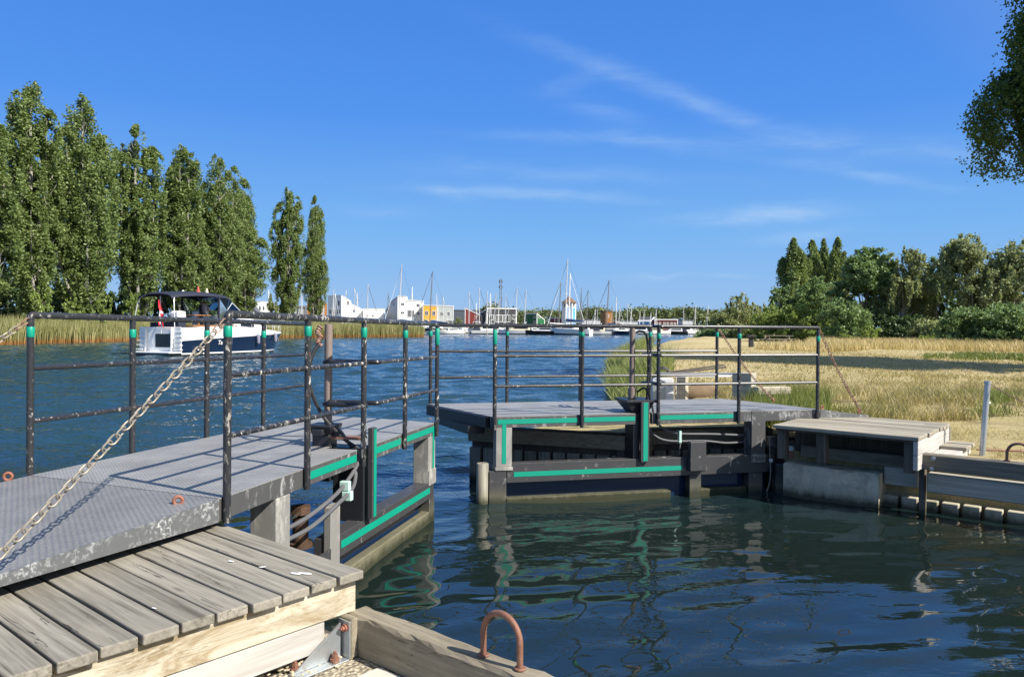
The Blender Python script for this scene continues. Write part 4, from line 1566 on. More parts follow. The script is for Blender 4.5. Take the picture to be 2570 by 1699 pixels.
# hinge side of the gate: dark recess wall
a, b = toW(PR, 1.75, -.50), Vector((3.62, 10.62, 0))
# fender strip left of the block
x0, _ = LP(PR, 1945, 1200, -.42)
mb = MB()
mb.box(x0 - .10, x0 + .03, -.62, -.47, -1.7, zt - .03)
tag(mb.build('hinge_fender', 'black_paint', M=PR, bevel=.02, seg=2), 'dark blue black hinge casing left of the concrete block', 'hinge')
# cable clamp plate with orange bottom
xq, zq = LP(PR, 1981, 1155, -.55)
cp = empty('anchor_plate', PR, 'small grey plate with orange rusty foot beside the gate hinge', 'bracket')
z0 = LP(PR, 1981, 1149, -.55)[1]
zm_ = LP(PR, 1981, 1131, -.55)[1]
z1 = LP(PR, 1981, 1119, -.55)[1]
mb = MB(); mb.box(xq - .045, xq + .045, -.56, -.55, zm_, z1); mb.build('plate', 'galvanised', cp, bevel=.002)
mb = MB(); mb.box(xq - .047, xq + .047, -.57, -.548, z0, zm_ - .001); mb.build('foot', 'orange_rust', cp, bevel=.002)
# mooring hoop and chain post on the far quay
hp = empty('mooring_hoop', PR, 'dark brown steel hoop on the far quay beam at the right picture edge', 'mooring ring')
xh, zh = LP(PR, 2527, 1158, -.29)
pts = [(xh, -.29, zh - .03)] + arc((xh - .11, -.29, zh + .09), .11, 0, math.pi, 14) + [(xh - .22, -.29, zh - .03)]
MB().tube(pts, .0155, 10).build('hoop', 'rust', hp, smooth=True)
for q in (xh, xh - .22):
    MB().tube([(q, -.29, zB0 - .01), (q, -.29, zB0 + .012)], .03, 10).build('weld_collar', 'rust', hp)
pb, pt_ = W(2463, 1152, .56), None
pt_ = D(2479, 957, pb.y)
cpst = empty('chain_post', pb, 'slanting galvanised tube post on the right bank with a thin chain', 'post')
d = pt_ - pb
MB().tube([Vector((0, 0, -.1)), d * .98], .033, 12).build('tube', 'galvanised', cpst, smooth=True)
MB().tube([d * .97, d * 1.005], .038, 12).build('cap', 'galvanised', cpst, smooth=True)
MB().tube([d * .72, d * .72 + Vector((.06, .02, .0))], .012, 6).build('hook', 'galvanised', cpst, smooth=True)
chain('post_chain', pt_ + Vector((.03, 0, -.03)), D(2740, 1040, 8.2), .10, .034, .006, 'chain_rust', 'thin chain hanging from the slanting galvanised post')
a, b = W(2452, 1128, .66), W(2760, 1140, .66)
MB().tube(spline([a, a.lerp(b, .4) + Vector((0, .03, .0)), b], 6), .012, 6)
mb = MB(); mb.tube(spline([a, a.lerp(b, .4) + Vector((0, .03, .0)), b], 6), .012, 6)
tag(mb.build('ground_rope', 'rust', smooth=True), 'thin brown rod lying on the dry path behind the galvanised post', 'rod')

# ------------------------------------------------ things on the bank behind the right gate
YB = 14.2


def rect(name, mat, px0, py0, px1, py1, yd, depth, parent=None, zb=None, bevel=.004):
    a, b = D(px0, py0, yd), D(px1, py1, yd)
    mb = MB()
    z0 = b.z if zb is None else zb
    mb.box(a.x, b.x, yd, yd + depth, z0, a.z)
    return mb.build(name, mat, parent, bevel=bevel)


# heavy posts stand parallel to the quay: built in the quay frame
def quay_post(px, py_top, yd, w, dth, label, mat, lit=None):
    p = D(px, py_top, yd)
    Mx = frame((p.x, p.y, .45), QX)
    e = empty('bank_post', Mx, label, 'post')
    mb = MB()
    mb.box(-w, 0, -dth, 0, 0, p.z - .45)
    mb.build('timber', mat, e, bevel=.008)
    return e


quay_post(1886, 937, 13.6, -.36, .22, 'big dark square timber post with a sunlit right side behind the right gate', 'grey_timber')
quay_post(1697, 940, 14.6, -.03, .03, 'thin pale timber upright beside the white box behind the right gate', 'pale_timber')
quay_post(1721, 940, 14.6, .0 - .0 - .22, .12, 'pale brown timber post between the white box and the brown log', 'pale_timber')
e = empty('control_box', (D(1664, 951, 14.4).x, 14.4, .5), 'light grey cabinet standing behind the rails of the right gate', 'cabinet')
zt_ = D(1664, 950, 14.4).z - .5
mb = MB(); mb.box(-.20, .20, 0, .25, .12, zt_); mb.build('cabinet', 'light_box', e, bevel=.012)
mb = MB(); mb.box(-.195, .05, -.012, -.001, .16, zt_ - .04); mb.build('door', 'galvanised', e, bevel=.004)
mb = MB(); mb.box(-.26, .26, -.05, .3, -.2, .115); mb.build('plinth', 'pale_concrete', e, bevel=.01)
e = empty('beam_profile', (D(1660, 938, 14.0).x, 14.0, D(1660, 938, 14.0).z), 'long white metal profile resting across the bank posts', 'metal profile')
xe = D(1842, 938, 14.0).x - D(1660, 938, 14.0).x
mb = MB(); mb.box(0, xe, 0, .12, -.055, .0); mb.build('flange', 'white_paint', e, bevel=.003)
mb = MB(); mb.box(-.02, xe + .4, -.01, .16, .0005, .016); mb.build('top_plate', 'galvanised', e, bevel=.002)
e = empty('dark_spars', (0, 0, 0), 'bundle of dark spars lying across the white metal profile', 'spars')
for (p0, p1) in (((1676, 934), (1815, 916)), ((1680, 938), (1822, 921)), ((1672, 936), (1760, 926))):
    MB().tube([D(*p0, 14.05), D(*p1, 14.35)], .018, 6).build('spar', 'black_pile', e, smooth=True)
mb = MB()
for k in range(5):
    mb.tube(spline([D(1636 + 3 * k, 950 - k, 14.3), D(1650 + 2 * k, 930 - 2 * k, 14.3), D(1668 + k, 927 - k, 14.3), D(1684 + k, 936 + k, 14.3)], 6), .010, 6)
tag(mb.build('cable_coil', 'rubber', smooth=True), 'dark cable coil arching over the light grey cabinet', 'cable')
e = empty('log', (D(1755, 985, 15.5).x, 15.5, .5), 'thick brown log lying on the bank behind the right gate', 'log')
mb = MB()
mb.tube([(-.32, 0, .26), (-.25, 0, .27), (.0, .02, .28), (.25, .05, .28), (.36, .05, .26)], [.13, .16, .175, .165, .14], 16)
mb.build('trunk', 'log_bark', e, smooth=True)
e = empty('bank_timber', frame(D(1903, 972, 13.4), (.98, .18)), 'pale squared timber lying on the bank right of the big dark post', 'timber')
mb = MB(); mb.box(0, .62, 0, .22, -.13, .0); mb.build('timber', 'pale_timber', e, bevel=.008)
mb = MB(); mb.box(.05, .18, .02, .2, -.45, -.131); mb.build('prop', 'dark_timber', e)
mb = MB(); mb.box(.42, .56, .02, .2, -.45, -.131); mb.build('prop', 'dark_timber', e)

# picnic bench and bin
bp = D(1952, 866, 55)
bench = empty('picnic_table', (bp.x, 55, land_z(bp.x, 55)), 'dark wooden picnic table on the mown grass before the light green shrubs', 'picnic table')
mb = MB()
for k in range(4):
    mb.box(-1.0, 1.0, -.34 + k * .175, -.19 + k * .175, .66, .705)
mb.build('table_top', 'dark_timber', bench)
for sy_ in (-1, 1):
    mb = MB()
    mb.box(-1.0, 1.0, sy_ * .72 - .12, sy_ * .72 + .12, .42, .46)
    mb.build('seat', 'dark_timber', bench)
for sx_ in (-.7, .7):
    mb = MB()
    mb.bar((sx_, -.55, 0), (sx_, -.2, .66), .05, .10)
    mb.bar((sx_, .55, 0), (sx_, .2, .66), .05, .10)
    mb.bar((sx_, -.8, .39), (sx_, .8, .39), .05, .10)
    mb.build('leg_frame', 'dark_timber', bench)
bp = D(1885, 870, 48)
bn = empty('litter_bin', (bp.x, 48, land_z(bp.x, 48)), 'dark barbecue stand on one post left of the picnic table', 'barbecue stand')
mb = MB(); mb.box(-.13, .13, -.13, .13, 0, .62); mb.build('post', 'dark_bin', bn, bevel=.01)
mb = MB(); mb.box(-.25, .25, -.25, .25, .62, .74); mb.build('tray', 'dark_bin', bn, bevel=.02)
bn.name = 'barbecue_stand'


# ================================================================== grass and reeds
def scatter(n, xf, yf, ok):
    out = []
    while len(out) < n:
        y = yf()
        x = xf(y)
        if ok(x, y):
            out.append((x, y, land_z(x, y) - .01))
    return np.array(out)


pxx = lambda px, y: (px - CX) / F * y
u = random.uniform
notplat = lambda x, y: inside(LANDP, x, y) and seg_dist(SH, x, y) > .1 and not inside([pr(-.5, -1.75), pr(2.4, -1.75), pr(2.4, .3), pr(-.5, .3)], x, y)
tuft = lambda x, y: (sin(x * 1.9 + 1.3 * sin(y * 1.1)) + sin(y * 2.3 + x * .7) + sin(x * 4.7 - y * 3.1) * .6)
B = scatter(25000, lambda y: u(pxx(1800, y), pxx(2640, y)), lambda: u(11.9, 18.0) if u(0, 1) < .75 else u(18, 22), lambda x, y: notplat(x, y) and tuft(x, y) > u(-.5, 1.5) and (x < 6.3 or y > 12.2 + .25 * sin(x)))
h = rng.uniform(.07, .22, len(B)) * np.where(B[:, 1] > 18, .55, 1.0) * rng.choice([.6, 1.0, 1.5], len(B))
tag(blades('rough_grass', B, h, np.full(len(B), .013), 'rough_grass', .5), 'rough tufted grass on the right bank', kind='stuff')
B = scatter(2600, lambda y: u(pxx(1880, y), pxx(2080, y)), lambda: u(11.6, 14.2), lambda x, y: notplat(x, y) and seg_dist(SH, x, y) > .5)
tag(blades('tall_grass', B, rng.uniform(.25, .50, len(B)), np.full(len(B), .012), 'green_grass', .22), 'tall green grass beside the far platform', kind='stuff')
B = scatter(26000, lambda y: u(pxx(1640, y), pxx(2640, y)), lambda: u(19, 42), lambda x, y: inside(LANDP, x, y) and seg_dist(SH, x, y) > .6)
tag(blades('mown_grass', B, rng.uniform(.03, .10, len(B)), np.full(len(B), .020), 'rough_grass', .6), 'short mown dry grass', kind='stuff')
B = scatter(24000, lambda y: u(pxx(1895, y), pxx(2700, y)), lambda: u(40, 58), lambda x, y: inside(LANDP, x, y) and x / y > .33 + .02 * sin(y) and (x / y > .385 or y < 46) and y > 40 + 5 * sin(x * .35) * .6)
tag(blades('dry_meadow', B, rng.uniform(.22, .62, len(B)), np.full(len(B), .030), 'dry_grass', .30), 'tall straw coloured meadow grass before the trees', kind='stuff')
B = scatter(3200, lambda y: u(pxx(2320, y), pxx(2660, y)), lambda: u(31, 36), lambda x, y: tuft(x * .5, y * .5) > u(-1, 1))
tag(blades('green_weeds', B, rng.uniform(.07, .22, len(B)), np.full(len(B), .045), 'green_grass', .6), 'low green weeds behind the tree shadow', kind='stuff')
B = scatter(4500, lambda y: u(pxx(1950, y), pxx(2640, y)), lambda: u(12.1, 16.5), lambda x, y: notplat(x, y) and tuft(x * .8 + 3, y * .9) > u(.3, 1.9))
tag(blades('green_tufts', B, rng.uniform(.08, .26, len(B)), np.full(len(B), .011), 'green_grass', .5), 'green grass tufts on the crumbling bank edge', kind='stuff')
B = scatter(5200, lambda y: u(pxx(2290, y), pxx(2680, y)), lambda: u(8.9, 12.6), lambda x, y: notplat(x, y) and inside([pr(-9, -.8), pr(1.5, -.8), pr(1.5, -9), pr(-9, -9)], x, y) and tuft(x * 1.3, y * 1.3) > u(-2.2, 1.6))
B[:, 2] = .604
tag(blades('straw_litter', B, rng.uniform(.012, .05, len(B)), np.full(len(B), .007), 'rough_grass', 1.3), 'trodden straw and short dry grass on the path behind the far platform', kind='stuff')
# reeds on the right shore
rb, hb_ = [], []
while len(rb) < 8000:
    y = u(19, 80)
    for (a, b) in zip(SH[:-1], SH[1:]):
        if a[1] <= y <= b[1]:
            x = a[0] + (b[0] - a[0]) * (y - a[1]) / (b[1] - a[1])
    near = math.exp(-((y - 24) / 3.2) ** 2)
    far_ = math.exp(-((y - 48) / 8.0) ** 2)
    k = max(near, far_)
    x += u(-.1, .4 + 1.5 * k)
    if u(0, 1) < k + .08:
        rb.append((x, y, max(-.1, land_z(x, y) - .05)))
        hb_.append(u(.3, .5) + u(.3, .65) * k)
tag(blades('shore_reeds', np.array(rb), np.array(hb_), np.full(len(rb), .028), 'reed_green', .32, (-.12, 0)), 'green reeds and sedge along the right shore', kind='stuff')

# left bank
LB = [(-75, 40), (-58, 62), (-51, 76.6), (-43.9, 114), (-33, 132), (-19.5, 144.6)]


def lb_z(x, y):
    d = seg_dist(LB, x, y)
    left = inside(LB + [(-30, 175), (-400, 400), (-400, 30)], x, y)
    d = d if left else -d
    return max(-.6, min(1.5 + .012 * max(0, d - 14), d * .13 - .05))


grid_sheet('left_bank', -330, -14, 30, 300, 110, 90, lb_z, 'bank_ground', keep=lambda x, y: inside(LB + [(-24, 180), (-330, 420), (-400, 30)], x, y) or seg_dist(LB, x, y) < 5)
LBw = LB[1:]
segs = list(zip(LBw[:-1], LBw[1:]))
lens = np.array([math.hypot(b[0] - a[0], b[1] - a[1]) for a, b in segs])
rb = []
while len(rb) < 34000:
    i = int(rng.choice(len(segs), p=lens / lens.sum()))
    a, b = segs[i]
    q = u(0, 1)
    dx, dy = b[0] - a[0], b[1] - a[1]
    L = math.hypot(dx, dy)
    off = u(0, 1) ** 1.3 * 7.5 + .7 * sin(q * L * .5) * .5
    rb.append((a[0] + dx * q - dy / L * off, a[1] + dy * q + dx / L * off, 0))
# rounded end of the reed bed
for k in range(2200):
    w = u(0, 2 * math.pi); r_ = 3.6 * math.sqrt(u(0, 1))
    rb.append((-20.5 + r_ * cos(w), 148 + r_ * sin(w), 0))
B = np.array(rb)
B[:, 2] = [max(-.1, lb_z(x, y) - .05) for x, y, _ in B]
h = rng.uniform(1.7, 2.65, len(B))
tag(blades('reeds', B, h, rng.uniform(.04, .10, len(B)), 'reed_leaf', .10, (.05, 0)), 'tall reed bed with russet feet along the left bank', kind='stuff')
# dry grass slope at the far left
B = []
while len(B) < 7000:
    y = u(70, 110); x = u(-66, -44) - (y - 70) * .12
    if lb_z(x, y) > .3: B.append((x, y, lb_z(x, y)))
B = np.array(B)
tag(blades('bank_grass', B, rng.uniform(.4, 1.0, len(B)), np.full(len(B), .08), 'dry_grass', .3), 'brown dry grass on the left bank slope', kind='stuff')


# ================================================================== trees
def make_poplar(h, rmax, nl, nleaf, seed, bare=.04, lo=.50, hi=.97, freq=(.75, .75, .42), open_=.52):
    """fastigiate poplar: steep limbs, each inside its own plume of leaves; gaps from a smooth noise"""
    rs = random.Random(seed)
    r_ = np.random.default_rng(seed)
    limbs = [(0, 0, h, 0, 0)]
    for i in range(nl):
        phi = 2 * math.pi * (i + rs.uniform(-.3, .3)) / nl + (i % 2) * .4
        zt = h * rs.uniform(lo, hi)
        limbs.append((phi, rmax * rs.uniform(.42, .78) * (1.15 - .55 * zt / h), zt, h * rs.uniform(.02, .18), 1))
    wood = MB()
    C = []
    ns = SinNoise(freq, seed)
    tot = sum(l[2] - l[3] for l in limbs)
    for (phi, rt_, zt, zb, kind) in limbs:
        path = []
        n = 10
        ph = rs.uniform(0, 6)
        P = lambda q: (rt_ * q ** .5 * cos(phi) + .15 * sin(3 * q + ph), rt_ * q ** .5 * sin(phi) + .15 * cos(4 * q + ph), zb + (zt - zb) * q)
        path = [P(k / n) for k in range(n + 1)]
        r0 = .015 * h * (1 if not kind else .45)
        wood.tube(path, [max(.02, r0 * (1 - .93 * k / n)) for k in range(n + 1)], 7)
        m = int(nleaf * (zt - zb) / tot * 2.2)
        q = r_.uniform(max(.02, (h * bare - zb) / (zt - zb)), 1.03, m) ** .92
        prof = rmax * .50 * np.minimum(1, .30 + 2.0 * q) * np.sqrt(np.clip(1.04 - q ** 4.5, .03, 1))
        a = r_.uniform(0, 6.283, m)
        rr = prof * np.sqrt(r_.uniform(0, 1, m)) * r_.uniform(.75, 1.12, m)
        cx = rt_ * q ** .5 * cos(phi) + rr * np.cos(a)
        cy = rt_ * q ** .5 * sin(phi) + rr * np.sin(a)
        cz = zb + (zt - zb) * np.minimum(q, 1.0) + rr * .25 + r_.normal(0, .15, m)
        p_ = np.stack([cx, cy, cz], 1)
        keep = ns(p_) + r_.normal(0, .10, m) > open_
        C.append(p_[keep])
        for k in range(int((zt - zb) / 1.3)):
            q = rs.uniform(.1, .9)
            c = P(q)
            aa = rs.uniform(0, 6.283)
            L = rmax * .42 * (1 - .7 * q)
            wood.tube([c, (c[0] + L * .6 * cos(aa), c[1] + L * .6 * sin(aa), c[2] + L * .9), (c[0] + L * cos(aa), c[1] + L * sin(aa), c[2] + L * 2.0)], [.045 * h / 27 + .012, .03 * h / 27 + .008, .008], 4)
    C = np.concatenate(C)
    C[:, 2] = np.maximum(C[:, 2], .3)
    return wood, C


def tree_things(name, loc, wood, C, size, mat, bark, label, cat, bias=(0, 0, .3), rot=0.0, sc=(1, 1, 1), spread=1.0, group=None):
    Mx = Matrix.Translation(Vector(loc)) @ Matrix.Rotation(rot, 4, 'Z') @ Matrix.Diagonal((*sc, 1))
    e = empty(name, Mx, label, cat, group)
    wood.build('trunk', bark, e, smooth=True)
    leaves('crown', C, size, mat, e, bias, spread)
    return e


def tree_copy(src, loc, rot, sc, label, group=None):
    c = copy_tree(src)
    c.matrix_basis = Matrix.Translation(Vector(loc)) @ Matrix.Rotation(rot, 4, 'Z') @ Matrix.Diagonal((*sc, 1))
    c['label'] = label
    if group: c['group'] = group
    return c


GP = 'poplars in a row on the left bank'
protos = []
for i, (rm, nl, sd_) in enumerate([(3.4, 9, 3), (3.0, 8, 11), (3.9, 11, 23)]):
    wd_, C = make_poplar(27.0, rm, nl, 100000, sd_, bare=.07, open_=.61)
    protos.append((wd_, C))
POP = [  # px, D, top py, half width px, proto, rot, label
    (-38, 84, 262, 78, 0, .3, 'poplar cut off by the left picture edge'),
    (85, 91, 213, 60, 1, 1.1, 'tallest poplar on the left bank with two peaks'),
    (205, 97, 246, 76, 2, 2.0, 'very broad poplar right of the tallest one on the left bank'),
    (345, 106, 322, 60, 0, 4.0, 'slim pointed poplar behind the stern of the motor boat'),
    (455, 113, 368, 52, 1, 2.5, 'poplar above the boat canopy with a narrow flat top'),
    (545, 121, 395, 58, 2, .6, 'broad poplar above the boat windscreen'),
    (612, 130, 455, 44, 0, 5.2, 'last and lowest poplar of the left row, with a pale bare foot'),
    (722, 141, 475, 44, 1, 3.6, 'taller one of the two free standing poplars left of the marina'),
    (790, 150, 496, 33, 0, 1.9, 'shorter one of the two free standing poplars left of the marina')]
root_of = {}
for (px, dd, py, hw, pi, rot, lab) in POP:
    x = pxx(px, dd)
    zg = max(0.3, lb_z(x, dd)) if px < 650 else .8
    top = D(px, py, dd).z
    sz = (top - zg) / 27.0
    rr = hw / F * dd
    base_r = [3.4, 3.0, 3.9][pi] * .66
    sx_ = rr / base_r * (.78 if px > 700 else 1.0)
    if pi not in root_of:
        wd_, C = protos[pi]
        root_of[pi] = tree_things('poplar_tree', (x, dd, zg), wd_, C, .25, 'poplar_leaf', 'pale_bark', lab, 'tree', (0, 0, .35), rot, (sx_, sx_, sz), group=GP)
    else:
        tree_copy(root_of[pi], (x, dd, zg), rot, (sx_, sx_, sz), lab, GP)


def make_bush(h, r, n_cl, per, seed, flat=1.0, stems=7, lobes=5, low=.12):
    rs = random.Random(seed)
    wood = MB()
    cl = []
    for i in range(stems):
        a = 6.283 * i / stems + rs.uniform(-.3, .3)
        rr = r * rs.uniform(.25, .65)
        wood.tube([(0.1 * cos(a), .1 * sin(a), 0), (rr * .4 * cos(a), rr * .4 * sin(a), h * .35), (rr * cos(a), rr * sin(a), h * rs.uniform(.6, .9))], [.035 * h / 3, .025 * h / 3, .008], 5)
    lob = [(r * .45 * cos(6.283 * i / lobes + rs.uniform(-.5, .5)), r * .45 * sin(6.283 * i / lobes), h * rs.uniform(.45, .66), rs.uniform(.45, .62)) for i in range(lobes)] + [(0, 0, h * .6, .6)]
    for i in range(n_cl):
        lx, ly, lz, lr = rs.choice(lob)
        th, ph = rs.uniform(0, 6.283), math.acos(rs.uniform(-.75, 1))
        k = rs.uniform(.55, 1.0)
        x = lx + lr * r * k * sin(ph) * cos(th)
        y = ly + lr * r * k * sin(ph) * sin(th)
        z = lz + lr * h * .62 * flat * k * cos(ph)
        z = max(h * low * rs.uniform(.3, 1), z)
        if rs.random() < .30:
            q_ = rs.uniform(0, 6.283); rr_ = r * math.sqrt(rs.uniform(.05, .9))
            x, y, z = rr_ * cos(q_), rr_ * sin(q_), h * rs.uniform(.02, .34)
        s_ = rs.uniform(.08, .17) * r
        cl.append((x, y, z, s_, s_, s_ * .8, per))
    return wood, clumps(cl)


def make_broad(h, r, trunk_h, n_cl, per, seed, lobes=7, droop=0.0, trunks=1, tr=.014, cs=(.07, .15)):
    """broad-leaved tree: forked trunk, limbs to several lobes, clumps over the lobes"""
    rs = random.Random(seed)
    wood = MB()
    cl = []
    lob = []
    ch = h - trunk_h
    for i in range(lobes):
        a = 6.283 * i / lobes + rs.uniform(-.4, .4)
        q = rs.uniform(.0, 1.0)
        rr = r * rs.uniform(.35, .68) * (1.0 - .45 * q)
        lob.append((rr * cos(a), rr * sin(a), trunk_h + ch * (.22 + .52 * q), rs.uniform(.38, .52) * (1 - .25 * q)))
    lob.append((rs.uniform(-.1, .1) * r, 0, trunk_h + ch * .78, .40))
    for t_ in range(trunks):
        ox, oy = (rs.uniform(-.35, .35) * r * .6, rs.uniform(-.3, .3) * r * .5) if trunks > 1 else (0, 0)
        lean = (rs.uniform(-.12, .12) * h * .3, rs.uniform(-.1, .1) * h * .3)
        wood.tube([(ox, oy, -.2), (ox + lean[0] * .4, oy + lean[1] * .4, trunk_h * .7), (ox + lean[0], oy + lean[1], trunk_h + ch * .35), (ox + lean[0] * 1.3, oy, trunk_h + ch * .75)],
                  [tr * h * 1.1, tr * h * .85, tr * h * .5, tr * h * .15], 8)
        for (lx, ly, lz, lr) in lob:
            if rs.random() < (1.0 if trunks == 1 else .5):
                z0 = rs.uniform(.7, 1.0) * trunk_h
                wood.tube([(ox + lean[0] * .5, oy + lean[1] * .5, z0), (lx * .5, ly * .5, (z0 + lz) / 2 + .1 * h * .3), (lx, ly, lz)], [tr * h * .45, tr * h * .3, tr * h * .1], 6)
    for i in range(n_cl):
        lx, ly, lz, lr = rs.choice(lob)
        th, ph = rs.uniform(0, 6.283), math.acos(rs.uniform(-.8, 1))
        k = rs.uniform(.5, 1.02)
        s_ = rs.uniform(*cs) * r
        x = lx + lr * r * k * sin(ph) * cos(th)
        y = ly + lr * r * k * sin(ph) * sin(th)
        z = lz + lr * ch * .55 * k * cos(ph)
        if droop and rs.random() < .75:
            L = droop * rs.uniform(.5, 1.3)
            cl.append((x, y, z - L * .5, s_ * .42, s_ * .42, L * .6, per))
        else:
            cl.append((x, y, z, s_, s_, s_ * .75, per))
    C = clumps(cl)
    C[:, 2] = np.maximum(C[:, 2], .25)
    return wood, C


def place(px, dd, top_py, dz=None):
    x = pxx(px, dd)
    zg = land_z(x, dd) if dz is None else dz
    return (x, dd, zg), D(px, top_py, dd).z - zg


# dark bushes under and left of the left poplars
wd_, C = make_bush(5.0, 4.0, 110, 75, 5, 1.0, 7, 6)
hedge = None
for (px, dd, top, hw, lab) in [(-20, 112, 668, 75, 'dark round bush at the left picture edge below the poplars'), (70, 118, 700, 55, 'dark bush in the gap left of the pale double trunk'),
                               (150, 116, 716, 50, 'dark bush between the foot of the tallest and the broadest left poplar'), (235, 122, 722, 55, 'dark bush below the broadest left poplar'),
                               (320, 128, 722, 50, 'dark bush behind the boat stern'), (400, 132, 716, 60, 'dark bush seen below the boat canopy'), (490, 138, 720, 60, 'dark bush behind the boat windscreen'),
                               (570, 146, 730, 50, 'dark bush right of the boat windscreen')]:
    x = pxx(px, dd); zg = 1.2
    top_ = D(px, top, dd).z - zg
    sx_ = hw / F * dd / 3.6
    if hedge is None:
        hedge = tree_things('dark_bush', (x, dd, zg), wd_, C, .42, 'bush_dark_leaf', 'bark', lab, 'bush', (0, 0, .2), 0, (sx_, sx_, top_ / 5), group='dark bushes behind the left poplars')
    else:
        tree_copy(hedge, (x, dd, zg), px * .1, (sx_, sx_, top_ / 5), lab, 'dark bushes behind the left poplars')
# light suckers at the foot of the poplars
wd_, C = make_bush(3.6, 1.6, 70, 60, 9, 1.2, 6, 4, .05)
sk = None
for (px, dd, top, hw, lab) in [(100, 88, 716, 32, 'leafy light green shoot bush at the foot of the tallest left poplar'), (180, 92, 742, 26, 'low light green shoots around the pale double trunk'), (255, 94, 735, 24, 'light green shoot bush left of the boat stern'),
                               (330, 101, 738, 22, 'light green shoots just left of the boat canopy post')]:
    x = pxx(px, dd); zg = 1.0
    top_ = D(px, top, dd).z - zg
    sx_ = hw / F * dd / 1.5
    if sk is None:
        sk = tree_things('poplar_shoots', (x, dd, zg), wd_, C, .24, 'shrub_leaf', 'bark', lab, 'bush', (0, 0, .4), 0, (sx_, sx_, top_ / 3.6), group='light shoots under the left poplars')
    else:
        tree_copy(sk, (x, dd, zg), px * .1, (sx_, sx_, top_ / 3.6), lab, 'light shoots under the left poplars')

# right side wood, from the back to the front
GPR = 'slim poplars behind the right shrubs'
wd_, C = make_poplar(13.0, 2.2, 6, 26000, 41, lo=.6)
rp = None
for (px, dd, top, hw, rot, lab) in [(1990, 92, 605, 40, .2, 'leftmost slim poplar of the right hand wood'), (2036, 96, 610, 34, 1.5, 'second slim poplar from the left in the right hand wood'),
                                    (2064, 98, 607, 30, 2.9, 'third slim poplar in the right hand wood, olive tinted'), (2100, 94, 603, 30, 4.4, 'slim poplar directly left of the dark green maple')]:
    loc, hh_ = place(px, dd, top)
    sx_ = hw / F * dd / 1.75
    if rp is None:
        rp = tree_things('poplar_tree', loc, wd_, C, .27, 'poplar_leaf', 'pale_bark', lab, 'tree', (0, 0, .4), rot, (sx_, sx_, hh_ / 13), group=GPR)
    else:
        tree_copy(rp, loc, rot, (sx_, sx_, hh_ / 13), lab, GPR)


def broad_at(name, px, dd, top, hw, seed, mat, bark, label, size, n_cl=150, per=70, trunk=.22, lobes=7, droop=0, trunks=1, bias=(0, 0, .15), tr=.014, cs=(.07, .15), cat='tree', dz=None):
    loc, hh_ = place(px, dd, top, dz)
    r_ = hw / F * dd * 1.3
    wd_, C = make_broad(hh_, r_, hh_ * trunk, int(n_cl * 1.5), int(per * 1.25), seed, lobes, droop, trunks, tr, cs)
    return tree_things(name, loc, wd_, C, size, mat, bark, label, cat, bias)


def bush_at(name, px, dd, top, hw, seed, mat, label, size, n_cl=120, per=60, dz=None, bias=(0, 0, .3), flat=1.0, low=.08):
    loc, hh_ = place(px, dd, top, dz)
    r_ = hw / F * dd * 1.25
    wd_, C = make_bush(hh_, r_, int(n_cl * 1.5), int(per * 1.2), seed, flat, 7, 5, low)
    return tree_things(name, loc, wd_, C, size, mat, 'bark', label, 'bush', bias)


broad_at('maple_tree', 2168, 66, 612, 76, 51, 'maple_leaf', 'bark', 'dark green maple with a full rounded crown right of the slim poplars', .25, 260, 72, .12, 9)
broad_at('birch_tree', 2268, 64, 610, 72, 52, 'birch_leaf', 'birch_bark', 'drooping birch with several white stems at the middle of the right wood', .20, 240, 70, .18, 8, 1.1, 3, (0, 0, -.4), .010)
broad_at('birch_tree', 2352, 68, 642, 60, 53, 'maple_leaf', 'birch_bark', 'darker leaning birch between the two drooping ones', .22, 200, 66, .2, 7, .6, 2, (0, 0, -.2), .011)
broad_at('willow_tree', 2425, 62, 574, 92, 54, 'willow_leaf', 'pale_bark', 'tall grey green willow with the highest ragged top of the right wood', .20, 300, 75, .15, 9, .9, 2, (0, 0, -.3), .010)
broad_at('willow_tree', 2545, 60, 590, 96, 55, 'willow_leaf', 'pale_bark', 'grey green willow at the right picture edge', .20, 300, 75, .12, 9, .9, 2, (0, 0, -.3), .010)
broad_at('willow_tree', 2650, 62, 596, 70, 56, 'birch_leaf', 'pale_bark', 'willow beyond the right picture edge', .24, 160, 60, .12, 7, .8)
bush_at('willow_bush', 1968, 84, 700, 42, 61, 'maple_leaf', 'dark green round bush below the leftmost slim poplar', .24)
bush_at('willow_bush', 2050, 82, 690, 52, 62, 'conifer_leaf', 'mid green bush before the slim poplars', .24, 140)
bush_at('willow_bush', 2110, 78, 700, 34, 63, 'birch_leaf', 'olive bush between the slim poplars and the maple', .22, 90)
bush_at('light_shrub', 1932, 70, 768, 40, 64, 'shrub_leaf', 'light green shrub above the picnic table', .17)
bush_at('light_shrub', 1990, 68, 758, 46, 65, 'shrub_leaf', 'largest light green shrub right of the picnic table', .17, 140)
bush_at('light_shrub', 2045, 66, 772, 36, 66, 'shrub_leaf', 'light green shrub touching the dark feathery shrub', .17)
bush_at('feathery_shrub', 2124, 60, 742, 54, 67, 'conifer_leaf', 'dense feathery dark green shrub before the maple', .16, 190, 65, bias=(0, 0, -.1), low=.04)
bush_at('sapling', 2122, 55, 838, 17, 68, 'shrub_leaf', 'small bright sapling in the straw grass', .12, 40, 45)
bush_at('sapling', 2180, 55, 818, 26, 69, 'shrub_leaf', 'taller bright sapling right of the small one', .12, 60, 50, flat=1.4)
bush_at('undergrowth_bush', 2255, 62, 790, 60, 70, 'bush_dark_leaf', 'dark undergrowth below the white birch stems', .22, 120)
